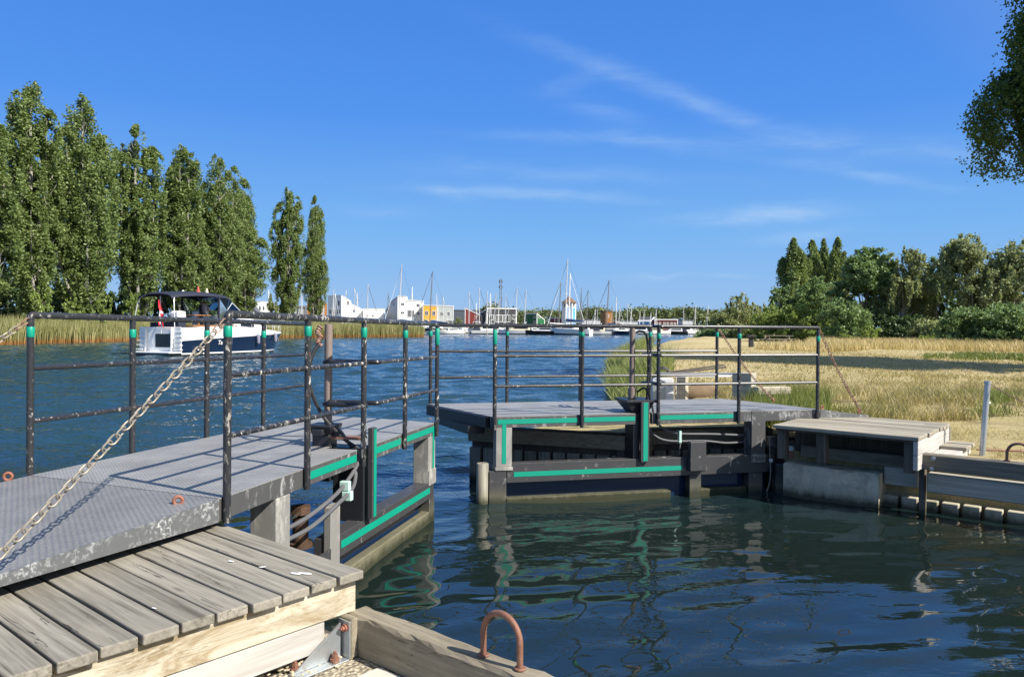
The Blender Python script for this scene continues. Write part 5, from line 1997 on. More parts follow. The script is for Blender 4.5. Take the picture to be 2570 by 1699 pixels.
bush_at('undergrowth_bush', 2350, 58, 800, 60, 71, 'birch_leaf', 'olive bush below the leaning birch', .18, 130)
bush_at('undergrowth_bush', 2450, 50, 772, 74, 72, 'maple_leaf', 'dense dark bush below the tall willow', .18, 150)
bush_at('undergrowth_bush', 2560, 47, 752, 84, 73, 'conifer_leaf', 'dark bush at the right edge behind the straw grass', .18, 150)
bush_at('undergrowth_bush', 2400, 55, 838, 60, 74, 'shrub_leaf', 'low yellow green bush at the edge of the straw grass', .15, 110)
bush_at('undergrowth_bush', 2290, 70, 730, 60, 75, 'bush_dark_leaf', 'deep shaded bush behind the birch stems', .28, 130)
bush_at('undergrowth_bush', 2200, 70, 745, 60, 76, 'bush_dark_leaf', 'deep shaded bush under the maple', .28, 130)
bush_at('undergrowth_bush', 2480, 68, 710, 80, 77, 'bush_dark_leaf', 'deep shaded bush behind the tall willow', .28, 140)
bush_at('shore_bush', 1795, 100, 826, 52, 78, 'maple_leaf', 'dark rounded bush at the end of the open water', .24, 110, dz=.2)
bush_at('shore_bush', 1870, 90, 815, 50, 79, 'birch_leaf', 'olive bush at the water end behind the barbecue stand', .22, 110)
broad_at('birch_tree', 1862, 118, 735, 44, 80, 'birch_leaf', 'birch_bark', 'small wispy birch at the left end of the right wood', .24, 90, 40, .25, 6, 1.0, 2, (0, 0, -.3), .009)
broad_at('birch_tree', 1925, 125, 752, 30, 81, 'willow_leaf', 'birch_bark', 'tiny thin birch left of the slim poplars', .24, 60, 36, .25, 5, 1.0, 1, (0, 0, -.3), .009)
bush_at('shore_bush', 1830, 120, 778, 60, 82, 'birch_leaf', 'broad olive bush below the small wispy birch', .28, 130)
# near poplar at the upper right and a tree outside the frame that shades the meadow
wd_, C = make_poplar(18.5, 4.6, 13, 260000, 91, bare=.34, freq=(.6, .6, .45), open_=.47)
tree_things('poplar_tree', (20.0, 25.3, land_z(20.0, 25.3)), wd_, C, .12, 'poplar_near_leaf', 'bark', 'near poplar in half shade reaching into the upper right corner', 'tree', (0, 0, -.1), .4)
wd_, C = make_broad(12.5, 3.3, 2.0, 150, 45, 92, 8)
tree_things('shade_tree', (25.0, 21.2, .9), wd_, C, .30, 'maple_leaf', 'bark', 'broad tree right of the picture that throws the long shadow over the mown grass', 'tree')

# ================================================================== motor boat passing on the left
def loft(stations, mb=None, mi=None):
    """stations: list of point lists (port half first); caps both ends"""
    mb = mb or MB()
    n = len(stations[0])
    vs = [p for s_ in stations for p in s_]
    fs, ms = [], []
    for i in range(len(stations) - 1):
        for k in range(n - 1):
            fs.append((i * n + k, i * n + k + 1, (i + 1) * n + k + 1, (i + 1) * n + k))
            ms.append(mi[k] if mi else 0)
    fs.append(tuple(range(n)))
    ms.append(0)
    o = len(mb.v)
    mb.v += [tuple(v) for v in vs]
    mb.f += [tuple(o + i for i in f) for f in fs]
    mb.m += ms
    return mb


def mirror(pts):
    return pts + [(x, -y, z) for (x, y, z) in reversed(pts)]


BM = frame((-23.9, 52.3, 0), (.407, .914))
boat = empty('motor_boat', BM, 'navy and white motor cruiser with dark canopy and flag passing the left reeds', 'motor boat')
xs = [0, 2, 4, 6, 8, 9.5, 11, 12]
hb = [1.98, 2.08, 2.10, 2.03, 1.75, 1.32, .66, .04]
shz = [1.02, 1.12, 1.2, 1.27, 1.34, 1.38, 1.42, 1.46]
top = [1.90, 1.98, 2.0, 1.95, 1.82, 1.70, 1.60, 1.54]
st_ = []
for x, h, s_, t_ in zip(xs, hb, shz, top):
    xl = x if x < 8 else 8 + (x - 8) * .66
    xm = x if x < 8 else 8 + (x - 8) * .78
    st_.append(mirror([(xl, h * .80, -.4), (xm, h * .88, .10), (xm + (x - xm) * .12, h * .895, .20), (x - (x - xm) * .1, h * .985, s_ - .05), (x, h, s_), (x, h * 1.012, s_ + .05), (x, h * .985, t_)]))
mi = [1, 2, 0, 0, 3, 3] + [3] + [3, 3, 0, 0, 2, 1]
hull = loft(st_, None, mi)
hull.build('hull', ['navy', 'black_hull', 'white_gel', 'white_gel'], boat, smooth=True)
mb = MB()
P = [(x, h * .98, t_) for x, h, t_ in zip(xs, hb, top)]
n = len(P)
vs = P + [(x, -y, z) for (x, y, z) in P]
mb.add(vs, [(i, i + 1, n + i + 1, n + i) for i in range(n - 1)])
mb.build('deck', 'white_gel', boat)
# transom: white stern with garage door and steps
mb = MB()
mb.box(-.06, -.002, -1.95, 1.95, .20, 1.96)
tr_ = mb.build('transom', 'white_gel', boat, bevel=.03, seg=2)
mb = MB()
mb.box(-.075, -.061, -1.0, .42, .58, 1.50)
mb.build('garage_door', 'dark_glass', tr_, bevel=.01)
for k in range(2):
    y0 = (1.72, -1.78)[k]
    for i in range(5):
        mb = MB()
        mb.box(-.30 + i * .05, -.061, y0 - .32, y0 + .32, .40 + i * .30, .46 + i * .30)
        mb.build('step', 'white_gel', tr_, bevel=.01)
for yy in (1.22, -1.2):
    mb = MB(); mb.box(-.24, -.061, yy - .05, yy + .05, .30, 1.92); mb.build('mould_rib', 'white_gel', tr_, bevel=.02)
mb = MB()
mb.plan([(-.9, -1.75), (-.9, 1.75), (-.75, 1.95), (-.001, 1.98), (-.001, -1.98), (-.75, -1.95)][::-1], .20, .30)
mb.build('swim_platform', 'white_gel', boat, bevel=.02)
mb = MB()
mb.plan([(-.85, -1.7), (-.85, 1.7), (-.001, 1.9), (-.001, -1.9)][::-1], -.2, .199)
mb.build('stern_gear', 'black_hull', boat)
text_mesh('lettering', 'HAMNOOE', .26, 'mast_alu', Matrix.Translation((-.0625, -.25, 1.70)) @ Matrix((( 0, 0, -1), (-1, 0, 0), (0, 1, 0))).to_4x4(), tr_, 0, .001)
text_mesh('name_lettering', 'Ta', .42, 'white_paint', Matrix.Translation((3.25, -2.085, .86)) @ Matrix.Rotation(R(90), 4, 'X'), boat, .3, .012)
# wheelhouse, coachroof
cr = [(5.0, 1.55, 1.95), (8.6, 1.15, 1.75), (10.2, .5, 1.62)]
mb = MB()
b_ = [(5.2, -1.5), (8.4, -1.15), (10.3, -.35), (10.3, .35), (8.4, 1.15), (5.2, 1.5)]
t_ = [(5.2, -1.35, 2.85), (7.7, -1.0, 2.6), (9.8, -.3, 1.85), (9.8, .3, 1.85), (7.7, 1.0, 2.6), (5.2, 1.35, 2.85)]
mb.hexa([(*p, 1.5) for p in b_], t_)
co = mb.build('coachroof', 'white_gel', boat, bevel=.04, seg=2)
for s_ in (-1, 1):
    mb = MB()
    q = [(5.6, s_ * 1.455, 2.05), (7.6, s_ * 1.25, 1.98), (7.5, s_ * 1.10, 2.42), (5.7, s_ * 1.39, 2.55)]
    mb.hexa(q, [(x, y + s_ * .03, z) for x, y, z in q])
    mb.build('cabin_window', 'dark_glass', co)
mb = MB()
mb.plan([(1.0, -1.9), (5.3, -1.75), (5.3, 1.75), (1.0, 1.9)], 2.001, 2.10)
mb.build('cockpit_sole', 'teak', boat)
mb = MB()
mb.box(.15, .8, -1.5, 1.2, 1.95, 2.28)
mb.build('stern_seat', 'navy_fabric', boat, bevel=.06, seg=2)
mb = MB()
mb.box(.05, .75, -1.6, -.75, 2.30, 3.05)
mb.build('white_cover', 'white_paint', boat, bevel=.15, seg=2)
mb = MB()
mb.box(3.9, 4.6, .3, 1.3, 2.1, 3.1)
mb.box(4.5, 4.6, .3, 1.3, 3.1, 3.3)
mb.build('helm_console', 'white_gel', boat, bevel=.05)
mb = MB(); mb.box(1.5, 3.0, -1.5, -.7, 2.75, 2.82); mb.box(2.2, 2.3, -1.15, -1.05, 2.1, 2.75); mb.build('table', 'teak', boat)
# windscreen
ws0 = [(4.9, -1.78, 2.45), (6.9, -1.05, 2.75), (7.2, 0, 2.8), (6.9, 1.05, 2.75), (4.9, 1.78, 2.45)]
ws1 = [(4.4, -1.62, 3.15), (5.6, -.95, 3.75), (5.8, 0, 3.8), (5.6, .95, 3.75), (4.4, 1.62, 3.15)]
mb = MB()
for i in range(4):
    q = [ws0[i], ws0[i + 1], ws1[i + 1], ws1[i]]
    mb.hexa(q, [(x - .012, y, z) for x, y, z in q])
wsn = mb.build('windscreen', 'clear_sheet', boat)
mb = MB()
mb.tube(ws1, .035, 6)
mb.tube(ws0, .03, 6)
for a, b in zip(ws0, ws1):
    mb.tube([a, b], .03, 6)
mb.build('frame', 'mast_alu', wsn)
mb = MB()
mb.hexa([(4.9, -1.8, 1.9), (6.9, -1.1, 1.9), (6.9, 1.1, 1.9), (4.9, 1.8, 1.9)], [(4.9, -1.79, 2.44), (6.9, -1.06, 2.73), (6.9, 1.06, 2.73), (4.9, 1.79, 2.44)])
mb.build('dash', 'white_gel', boat)
# canopy
secs = []
for (x, z, hw_) in [(-.5, 4.22, 1.55), (.2, 4.36, 1.72), (1.5, 4.45, 1.8), (3.0, 4.45, 1.8), (4.2, 4.36, 1.72), (4.9, 4.18, 1.55)]:
    secs.append([(x, hw_ * cos(math.pi * k / 10), z - .30 + .30 * sin(math.pi * k / 10) ** .7) for k in range(11)])
mb = MB()
n = 11
vs = [p for s_ in secs for p in s_] + [(p[0], p[1], p[2] - .05) for s_ in secs for p in s_]
o_ = len(secs) * n
fs = []
for i in range(len(secs) - 1):
    for k in range(n - 1):
        fs.append((i * n + k, i * n + k + 1, (i + 1) * n + k + 1, (i + 1) * n + k))
        fs.append((o_ + i * n + k, o_ + (i + 1) * n + k, o_ + (i + 1) * n + k + 1, o_ + i * n + k + 1))
for k in range(n - 1):
    fs.append((k, o_ + k, o_ + k + 1, k + 1))
    e_ = (len(secs) - 1) * n
    fs.append((e_ + k, e_ + k + 1, o_ + e_ + k + 1, o_ + e_ + k))
for i in range(len(secs) - 1):
    fs.append((i * n, (i + 1) * n, o_ + (i + 1) * n, o_ + i * n))
    fs.append((i * n + n - 1, o_ + i * n + n - 1, o_ + (i + 1) * n + n - 1, (i + 1) * n + n - 1))
mb.add(vs, fs)
mb.build('canopy', 'navy_fabric', boat, smooth=True)
for s_ in (-1, 1):
    mb = MB()
    mb.tube(spline([(-.55, s_ * 1.9, 1.95), (-.45, s_ * 1.75, 3.2), (-.30, s_ * 1.6, 3.9), (.05, s_ * 1.3, 4.22)], 6), .03, 6)
    mb.build('canopy_hoop', 'mast_alu', boat, smooth=True)
    mb = MB()
    mb.tube([(-.4, s_ * 1.65, 3.6), (1.4, s_ * 1.85, 2.1)], .02, 5)
    mb.tube([(1.5, s_ * 1.72, 4.2), (2.6, s_ * 1.85, 2.2)], .025, 5)
    mb.build('canopy_brace', 'black_hull', boat)
    mb = MB()
    q = [(3.3, s_ * 1.82, 2.1), (4.9, s_ * 1.79, 2.45), (4.42, s_ * 1.64, 3.15), (4.7, s_ * 1.58, 3.95), (3.4, s_ * 1.76, 4.15)]
    mb.hexa(q, [(x, y + .012, z) for x, y, z in q])
    mb.build('side_curtain', 'clear_sheet', boat)
    mb = MB()
    mb.tube([(3.4, s_ * 1.83, 2.1), (3.5, s_ * 1.77, 4.15)], .07, 6)
    mb.build('canopy_post', 'navy_fabric', boat)
q = [(4.75, -1.5, 3.9), (4.75, 1.5, 3.9), (5.62, .95, 3.72), (5.62, -.95, 3.72)]
q2 = [(4.9, -1.50, 4.05), (4.9, 1.5, 4.05), (6.0, .9, 3.76), (6.0, -.9, 3.76)]
mb = MB()
mb.hexa([(4.45, -1.6, 3.17), (5.62, -.96, 3.77), (5.82, 0, 3.82), (5.62, .96, 3.77), (4.45, 1.6, 3.17)], [(4.9, -1.48, 4.02), (5.05, -.96, 4.1), (5.1, 0, 4.12), (5.05, .96, 4.1), (4.9, 1.48, 4.02)])
mb.build('canopy_front', 'clear_sheet', boat)
for (x, y, m_, h_) in [(2.9, -.4, 'lens_red', .42), (3.6, -.5, 'cream', .34), (2.2, .3, 'white_paint', .16)]:
    MB().tube([(x, y, 4.4), (x, y, 4.4 + h_)], [.12, .05], 8).build('roof_light', m_, boat)
# flag on a staff
fs_ = MB()
fs_.tube([(-.2, -.30, 1.5), (-.42, -.45, 4.05)], .018, 6)
stf = fs_.build('flag_staff', 'white_paint', boat)
for (nm, m_, zz) in [('flag', 'danish_red', 0), ('flag_cross', 'white_paint', 1)]:
    mb = MB()
    rows = 10
    vs, fs = [], []
    for i in range(rows + 1):
        z = 3.85 - 1.75 * i / rows
        w_ = .10 + .42 * (i / rows) ** .9
        for k in range(7):
            q = k / 6
            vs.append((-.40 + .25 * (1 - i / rows) * 0 + .10 * sin(q * 7 + i * .4), -.45 + .16 - w_ * q + .05 * sin(i), z - .12 * q * (1 + i / rows)))
    for i in range(rows):
        for k in range(6):
            iscross = (k in (2,) and True) or i in (4,)
            if (zz == 1) == iscross:
                fs.append((i * 7 + k, i * 7 + k + 1, (i + 1) * 7 + k + 1, (i + 1) * 7 + k))
    o2 = len(vs)
    vs2 = vs + [(x + .012, y, z) for x, y, z in vs]
    fs = fs + [tuple(o2 + i for i in reversed(f)) for f in fs]
    mb.add(vs2, fs)
    mb.build(nm, m_, stf)
# bow rail and fenders
mb = MB()
rail = [(6.6, -1.9, 2.55), (8.2, -1.68, 2.5), (9.6, -1.25, 2.42), (11, -.62, 2.32), (11.9, 0, 2.25), (11, .62, 2.32), (9.6, 1.25, 2.42), (8.2, 1.68, 2.5), (6.6, 1.9, 2.55)]
mb.tube(rail, .018, 6)
mb.tube([(x, y, z - .3) for x, y, z in rail], .012, 5)
for (x, y, z) in rail:
    mb.tube([(x, y, 1.5), (x, y, z)], .015, 5)
mb.build('bow_rail', 'mast_alu', boat, smooth=True)
for (x, z) in [(4.1, 1.0), (7.2, 1.05), (9.9, 1.12)]:
    hbx = np.interp(x, xs, hb)
    mb = MB()
    mb.tube([(x, -hbx - .12, z + .42), (x, -hbx - .12, z + .34), (x, -hbx - .12, z - .25), (x, -hbx - .12, z - .36)], [.05, .13, .14, .05], 10)
    fd = mb.build('fender', 'fender_grey', boat, smooth=True)
    MB().tube([(x, -hbx - .10, z + .4), (x, -hbx - .0, z + .95)], .012, 5).build('line', 'white_paint', fd)
mb = MB(); mb.tube(arc((11.1, -.46, 1.02), .10, 0, 6.283, 10, (.9, .4, 0))[:-1], .025, 6, closed=True); mb.build('hawse_ring', 'chrome', boat, smooth=True)
mb = MB(); mb.box(1.2, 1.9, -2.16, -2.06, .36, .46); mb.build('exhaust', 'white_paint', boat, bevel=.02)


def person(M, label, shirt, arm=0.0, name='person'):
    """one standing figure grown from a skeleton; clothing colours by height"""
    J = {'pel': (0, 0, .95), 'ab': (0, 0, 1.12), 'ch': (0.01, 0, 1.34), 'nk': (.01, 0, 1.49), 'hd': (.03, 0, 1.60), 'ht': (.03, 0, 1.73)}
    for s_, t_ in ((1, 'L'), (-1, 'R')):
        J['sh' + t_] = (0, .19 * s_, 1.40)
        J['el' + t_] = (.05 + .18 * arm, .26 * s_, 1.12)
        J['wr' + t_] = (.18 + .30 * arm, .24 * s_, .95 + .15 * arm)
        J['hn' + t_] = (.22 + .36 * arm, .22 * s_, .88 + .17 * arm)
        J['hp' + t_] = (0, .10 * s_, .90)
        J['kn' + t_] = (.03, .11 * s_, .49)
        J['an' + t_] = (-.02, .11 * s_, .08)
        J['to' + t_] = (.14, .12 * s_, .03)
    E = [('pel', 'ab'), ('ab', 'ch'), ('ch', 'nk'), ('nk', 'hd'), ('hd', 'ht')]
    for t_ in 'LR':
        E += [('ch', 'sh' + t_), ('sh' + t_, 'el' + t_), ('el' + t_, 'wr' + t_), ('wr' + t_, 'hn' + t_), ('pel', 'hp' + t_), ('hp' + t_, 'kn' + t_), ('kn' + t_, 'an' + t_), ('an' + t_, 'to' + t_)]
    rad = {'pel': .15, 'ab': .14, 'ch': .155, 'nk': .06, 'hd': .095, 'ht': .075}
    for t_ in 'LR':
        rad.update({'sh' + t_: .07, 'el' + t_: .045, 'wr' + t_: .032, 'hn' + t_: .035, 'hp' + t_: .095, 'kn' + t_: .065, 'an' + t_: .045, 'to' + t_: .04})
    ks = list(J)
    me = bpy.data.meshes.new('body')
    me.from_pydata([J[k] for k in ks], [(ks.index(a), ks.index(b)) for a, b in E], [])
    tmp = bpy.data.objects.new('body', me)
    COL.objects.link(tmp)
    md = tmp.modifiers.new('skin', 'SKIN')
    for i, k in enumerate(ks):
        me.skin_vertices[0].data[i].radius = (rad[k], rad[k])
        me.skin_vertices[0].data[i].use_root = (k == 'pel')
    tmp.modifiers.new('sub', 'SUBSURF').levels = 1
    dg = bpy.context.evaluated_depsgraph_get()
    m2 = bpy.data.meshes.new_from_object(tmp.evaluated_get(dg))
    bpy.data.objects.remove(tmp)
    for mm in ('skin', shirt, 'trousers', 'hair_dark'):
        m2.materials.append(MATS[mm])
    for p in m2.polygons:
        c = p.center
        arm_ = abs(c.y) > .20 and c.z < 1.2 and c.z > .8 and c.x > .03
        p.material_index = 2 if c.z < .93 and not arm_ else (0 if arm_ or c.z > 1.47 else 1)
        if c.z > 1.66 or (c.z > 1.55 and c.x < .0):
            p.material_index = 3
        p.use_smooth = True
    e = empty(name, M, label, 'person')
    o = bpy.data.objects.new('body', m2)
    COL.objects.link(o)
    o.parent = e
    return e


for (x, y, rot, lab, sh_, a) in [(3.7, .15, 0, 'person in a black shirt standing at the helm under the boat canopy', 'shirt_black', .9), (3.4, -.5, .2, 'person in a light grey shirt standing under the boat canopy', 'shirt_grey', .5)]:
    p = BM @ Vector((x, y, 2.10))
    person(Matrix.Translation(p) @ BM.to_3x3().to_4x4() @ Matrix.Rotation(rot, 4, 'Z'), lab, sh_, a)


# ================================================================== marina
def fx(px, dd):
    return (px - CX) / F * dd


def fz(px, py, dd):
    return D(px, py, dd).z


GZ = 1.1      # quay level of the marina
far = MB()
far.plan([(-180, 240), (-20, 236), (70, 238), (150, 262), (330, 300), (330, 1200), (-400, 1200), (-400, 300)], -1, GZ)
tag(far.build('far_shore', 'bank_ground'), kind='structure')


def sash(parent, plane, a0, a1, z0, z1, bars=2, frame_mat='white_paint', off=.06):
    """window: projecting frame with a dark pane, on the house's local plane.
    plane 'l': x = 0 face (along y), 'r': y = 0 face (along x)"""
    f = min(.11, .16 * (z1 - z0) / 1.3)

    def bx(mb, u0, u1, d0, d1, w0, w1):
        if plane == 'l':
            mb.box(-d1, -d0, u0, u1, w0, w1)
        else:
            mb.box(u0, u1, -d1, -d0, w0, w1)
    mb = MB()
    bx(mb, a0, a1, 0.001, off, z0, z0 + f)
    bx(mb, a0, a1, 0.001, off, z1 - f, z1)
    bx(mb, a0, a0 + f, 0.001, off, z0 + f, z1 - f)
    bx(mb, a1 - f, a1, 0.001, off, z0 + f, z1 - f)
    for k in range(1, bars):
        c = a0 + (a1 - a0) * k / bars
        bx(mb, c - f * .35, c + f * .35, .001, off, z0 + f, z1 - f)
    w = mb.build('window', frame_mat, parent)
    mb = MB()
    bx(mb, a0 + f, a1 - f, 0.001, off * .5, z0 + f, z1 - f)
    mb.build('pane', 'dark_glass', w)
    return w


def house(name, label, px, dd, wl, wr, prof, mat, cat='house', ang=45.0, wins=(), trim='white_paint', roofm='roof_grey', prof_axis='r', group=None, trim_w=.25):
    """corner nearest the camera at pixel px; left wall wl px wide, right wall wr px wide;
    prof: roof line [(fraction along the profile axis, py)], swept along the other axis"""
    a = R(ang)
    # local x to the right and back, local y to the left and back
    dx = Vector((cos(a), sin(a), 0))
    Mx = frame((fx(px, dd), dd, GZ), (dx.x, dx.y))
    k = F / dd
    lr = wr / (k * max(.2, cos(a))) if wr else 6.0
    ll = wl / (k * max(.2, sin(a))) if wl else 7.0
    e = empty(name, Mx, label, cat, group)
    zs = [(f_, fz(px, py, dd) - GZ) for f_, py in prof]
    mb = MB()
    if prof_axis == 'r':
        poly = [(0, 0)] + [(f_ * lr, z) for f_, z in zs] + [(lr, 0)]
        mb.hexa([(x, 0, z) for x, z in poly], [(x, ll, z) for x, z in poly])
    else:
        poly = [(0, 0)] + [(f_ * ll, z) for f_, z in zs] + [(ll, 0)]
        mb.hexa([(0, y, z) for y, z in poly], [(lr, y, z) for y, z in poly])
    mb.build('wall', mat, e)
    # roof slabs with a white edge
    mb = MB()
    for (f0, z0), (f1, z1) in zip(zs[:-1], zs[1:]):
        if abs(f1 - f0) < .01: continue
        if prof_axis == 'r':
            q = [(f0 * lr - .1 * (f0 == 0), -.12, z0), (f1 * lr + .1 * (f1 == 1), -.12, z1), (f1 * lr + .1 * (f1 == 1), ll + .1, z1), (f0 * lr - .1 * (f0 == 0), ll + .1, z0)]
        else:
            q = [(-.12, f0 * ll - .1 * (f0 == 0), z0), (lr + .1, f0 * ll - .1 * (f0 == 0), z0), (lr + .1, f1 * ll + .1 * (f1 == 1), z1), (-.12, f1 * ll + .1 * (f1 == 1), z1)]
        mb.hexa([(x, y, z + .005) for x, y, z in q], [(x, y, z + trim_w) for x, y, z in q])
    mb.build('roof_edge', trim, e)
    mb = MB()
    for (f0, z0), (f1, z1) in zip(zs[:-1], zs[1:]):
        if abs(f1 - f0) < .01: continue
        if prof_axis == 'r':
            q = [(f0 * lr, .05, z0), (f1 * lr, .05, z1), (f1 * lr, ll, z1), (f0 * lr, ll, z0)]
        else:
            q = [(.05, f0 * ll, z0), (lr, f0 * ll, z0), (lr, f1 * ll, z1), (.05, f1 * ll, z1)]
        mb.hexa([(x, y, z + trim_w) for x, y, z in q], [(x, y, z + trim_w + .06) for x, y, z in q])
    mb.build('roof', roofm, e)
    # corner boards
    z_c = zs[0][1]
    mb = MB(); mb.box(-.07, .12, -.07, .12, 0, z_c); mb.build('corner_board', trim, e)
    zr = zs[-1][1] if prof_axis == 'r' else z_c
    if wr:
        mb = MB(); mb.box(lr - .12, lr + .07, -.07, .12, 0, zr); mb.build('corner_board', trim, e)
    if wl:
        zl = zs[-1][1] if prof_axis == 'l' else z_c
        mb = MB(); mb.box(-.07, .12, ll - .12, ll + .07, 0, zl); mb.build('corner_board', trim, e)
    for w in wins:
        (plane, f0, f1, py0, py1) = w[:5]
        L = lr if plane == 'r' else ll
        sash(e, plane, f0 * L, f1 * L, fz(px, py1, dd) - GZ, fz(px, py0, dd) - GZ, w[5] if len(w) > 5 else 2)
    return e


HD = 255
GH = 'small harbour houses behind the boats'
house('white_cottage', 'white cube house with two dark windows between the reeds bushes and the tall free poplars', 641, 285, 0, 28, [(0, 758), (1, 758)], 'clad_white', ang=8, wins=[('r', .30, .48, 768, 779, 1), ('r', .62, .80, 768, 779, 1)])
house('grey_gable_house', 'low dark grey gabled roof left of the white cube house', 612, 275, 0, 34, [(0, 790), (.55, 768), (1, 789)], 'clad_slate', ang=6, roofm='roof_grey', trim='roof_grey')
house('slate_house', 'long pale blue grey low building behind the two free poplars', 690, 280, 0, 70, [(0, 768), (1, 769)], 'clad_pale', ang=4, trim='roof_grey', wins=[('r', .3, .36, 785, 795), ('r', .55, .61, 785, 795)])
house('blue_house', 'small dull blue house right of the taller free poplar', 744, 272, 0, 22, [(0, 770), (1, 770)], 'clad_slate', ang=6, trim='roof_light', wins=[('r', .2, .45, 778, 790), ('r', .6, .85, 778, 790)])
house('brown_house', 'flat brown house with two white windows beside the shorter free poplar', 770, 262, 0, 42, [(0, 761), (1, 761)], 'clad_brown', ang=5, trim='roof_light', trim_w=.35, wins=[('r', .40, .58, 776, 789), ('r', .72, .90, 776, 789)])
house('white_gable_house', 'white house with stepped shed roof and shaded left wall, right of the brown house', 857, 252, 44, 46, [(0, 743), (.42, 757), (.44, 764), (1, 779)], 'clad_white', ang=45,
      wins=[('l', .12, .30, 754, 768), ('l', .10, .32, 776, 788), ('l', .42, .70, 776, 796, 3), ('l', .78, .92, 776, 788), ('r', .22, .34, 754, 766), ('r', .50, .64, 776, 784)])
house('white_annex', 'low white annex with flat roof between the stepped white house and the tall white house', 912, 254, 0, 50, [(0, 776), (1, 776)], 'clad_white', ang=6, wins=[('r', .14, .24, 789, 796), ('r', .42, .52, 789, 796)])
house('grey_gable_house', 'shaded grey white gable wall left of the tall white house', 998, 258, 34, 3, [(0, 745), (.5, 756), (1, 779)], 'clad_pale', ang=45, prof_axis='l', trim='roof_light', wins=[('l', .28, .38, 756, 768, 1)])
house('tall_white_house', 'tall three storey white house with a raised left corner', 998, 250, 0, 63, [(0, 745), (.34, 745), (.345, 754), (1, 756)], 'clad_white', ang=5,
      wins=[('r', .12, .26, 760, 767), ('r', .12, .26, 782, 788), ('r', .74, .87, 762, 770), ('r', .74, .87, 783, 791), ('r', .38, .66, 778, 796, 5)])
house('yellow_house', 'bright yellow flat house with white windows', 1061, 248, 0, 37, [(0, 767), (1, 768)], 'clad_orange', ang=3, wins=[('r', .14, .36, 780, 792), ('r', .62, .84, 780, 792), ('r', .05, .4, 802, 812, 4), ('r', .6, .95, 802, 812, 4)])
house('pale_grey_house', 'pale grey flat house joined to the right side of the yellow house', 1098, 248.3, 0, 39, [(0, 768), (1, 769)], 'clad_grey', ang=3, wins=[('r', .16, .34, 782, 793), ('r', .62, .80, 782, 793), ('r', .55, .95, 803, 813, 5)])
house('slate_house', 'dark slate grey long building behind the red gable house', 1128, 275, 0, 80, [(0, 779), (1, 780)], 'clad_slate', ang=4, trim='roof_grey')
house('red_house', 'dark red house with a white edged sloping gable', 1167, 246, 0, 42, [(0, 774), (1, 794)], 'clad_red', ang=4)
house('black_house', 'black boarded house with white window bands and balcony', 1223, 242, 38, 73, [(0, 775), (1, 799)], 'clad_black', ang=20, prof_axis='l',
      wins=[('r', .06, .22, 790, 803), ('r', .28, .52, 790, 808, 4), ('r', .53, .78, 790, 808, 4), ('r', .84, .98, 790, 801), ('r', .05, .2, 812, 818), ('r', .30, .52, 812, 818, 3)])
house('green_house', 'dark green house with a white edged right gable behind the masts', 1347, 262, 28, 20, [(0, 788), (1, 804)], 'clad_green', ang=40, wins=[('l', .1, .3, 793, 799), ('r', .2, .5, 794, 799, 1), ('l', .1, .3, 805, 812)])
house('red_house', 'small dull red hut left of the blue and white tower', 1392, 250, 10, 18, [(0, 799), (1, 800)], 'clad_red', ang=20, wins=[('r', .3, .7, 802, 810)])
house('grey_shed', 'long low grey roofed shed behind the sailing boats right of the tower', 1460, 285, 0, 150, [(0, 803), (1, 807)], 'clad_pale', ang=2, trim='roof_grey', roofm='roof_light')
house('red_house', 'tiny dark red gable behind the row of masts', 1548, 262, 0, 24, [(0, 808), (1, 819)], 'clad_maroon', ang=6)
house('blue_house', 'sky blue gable house with a grey roof', 1632, 250, 26, 11, [(0, 808), (.95, 797), (1, 797)], 'clad_blue', ang=40, roofm='roof_grey', wins=[('r', .3, .7, 806, 813, 1)])
house('maroon_house', 'long maroon house with white framed windows at the right end of the marina', 1643, 248, 0, 58, [(0, 803), (1, 803)], 'clad_maroon', ang=3,
      wins=[('r', .04, .13, 809, 815), ('r', .18, .27, 809, 815), ('r', .37, .47, 809, 815), ('r', .52, .62, 809, 815), ('r', .69, .79, 809, 815), ('r', .84, .93, 809, 815)])
house('grey_shed', 'grey shed right of the maroon house', 1712, 262, 0, 28, [(0, 804), (1, 805)], 'clad_pale', ang=3, trim='roof_grey')
house('cream_gable_house', 'small cream gable peeping out of the far trees', 1801, 330, 0, 12, [(0, 806), (.3, 793), (1, 804)], 'cream', ang=5)
house('timber_tower_house', 'brown timber tower house behind the masts', 1520, 256, 0, 17, [(0, 783), (1, 783)], 'clad_brown', ang=8, trim='roof_brown', roofm='roof_brown', wins=[('r', .2, .5, 790, 797)])

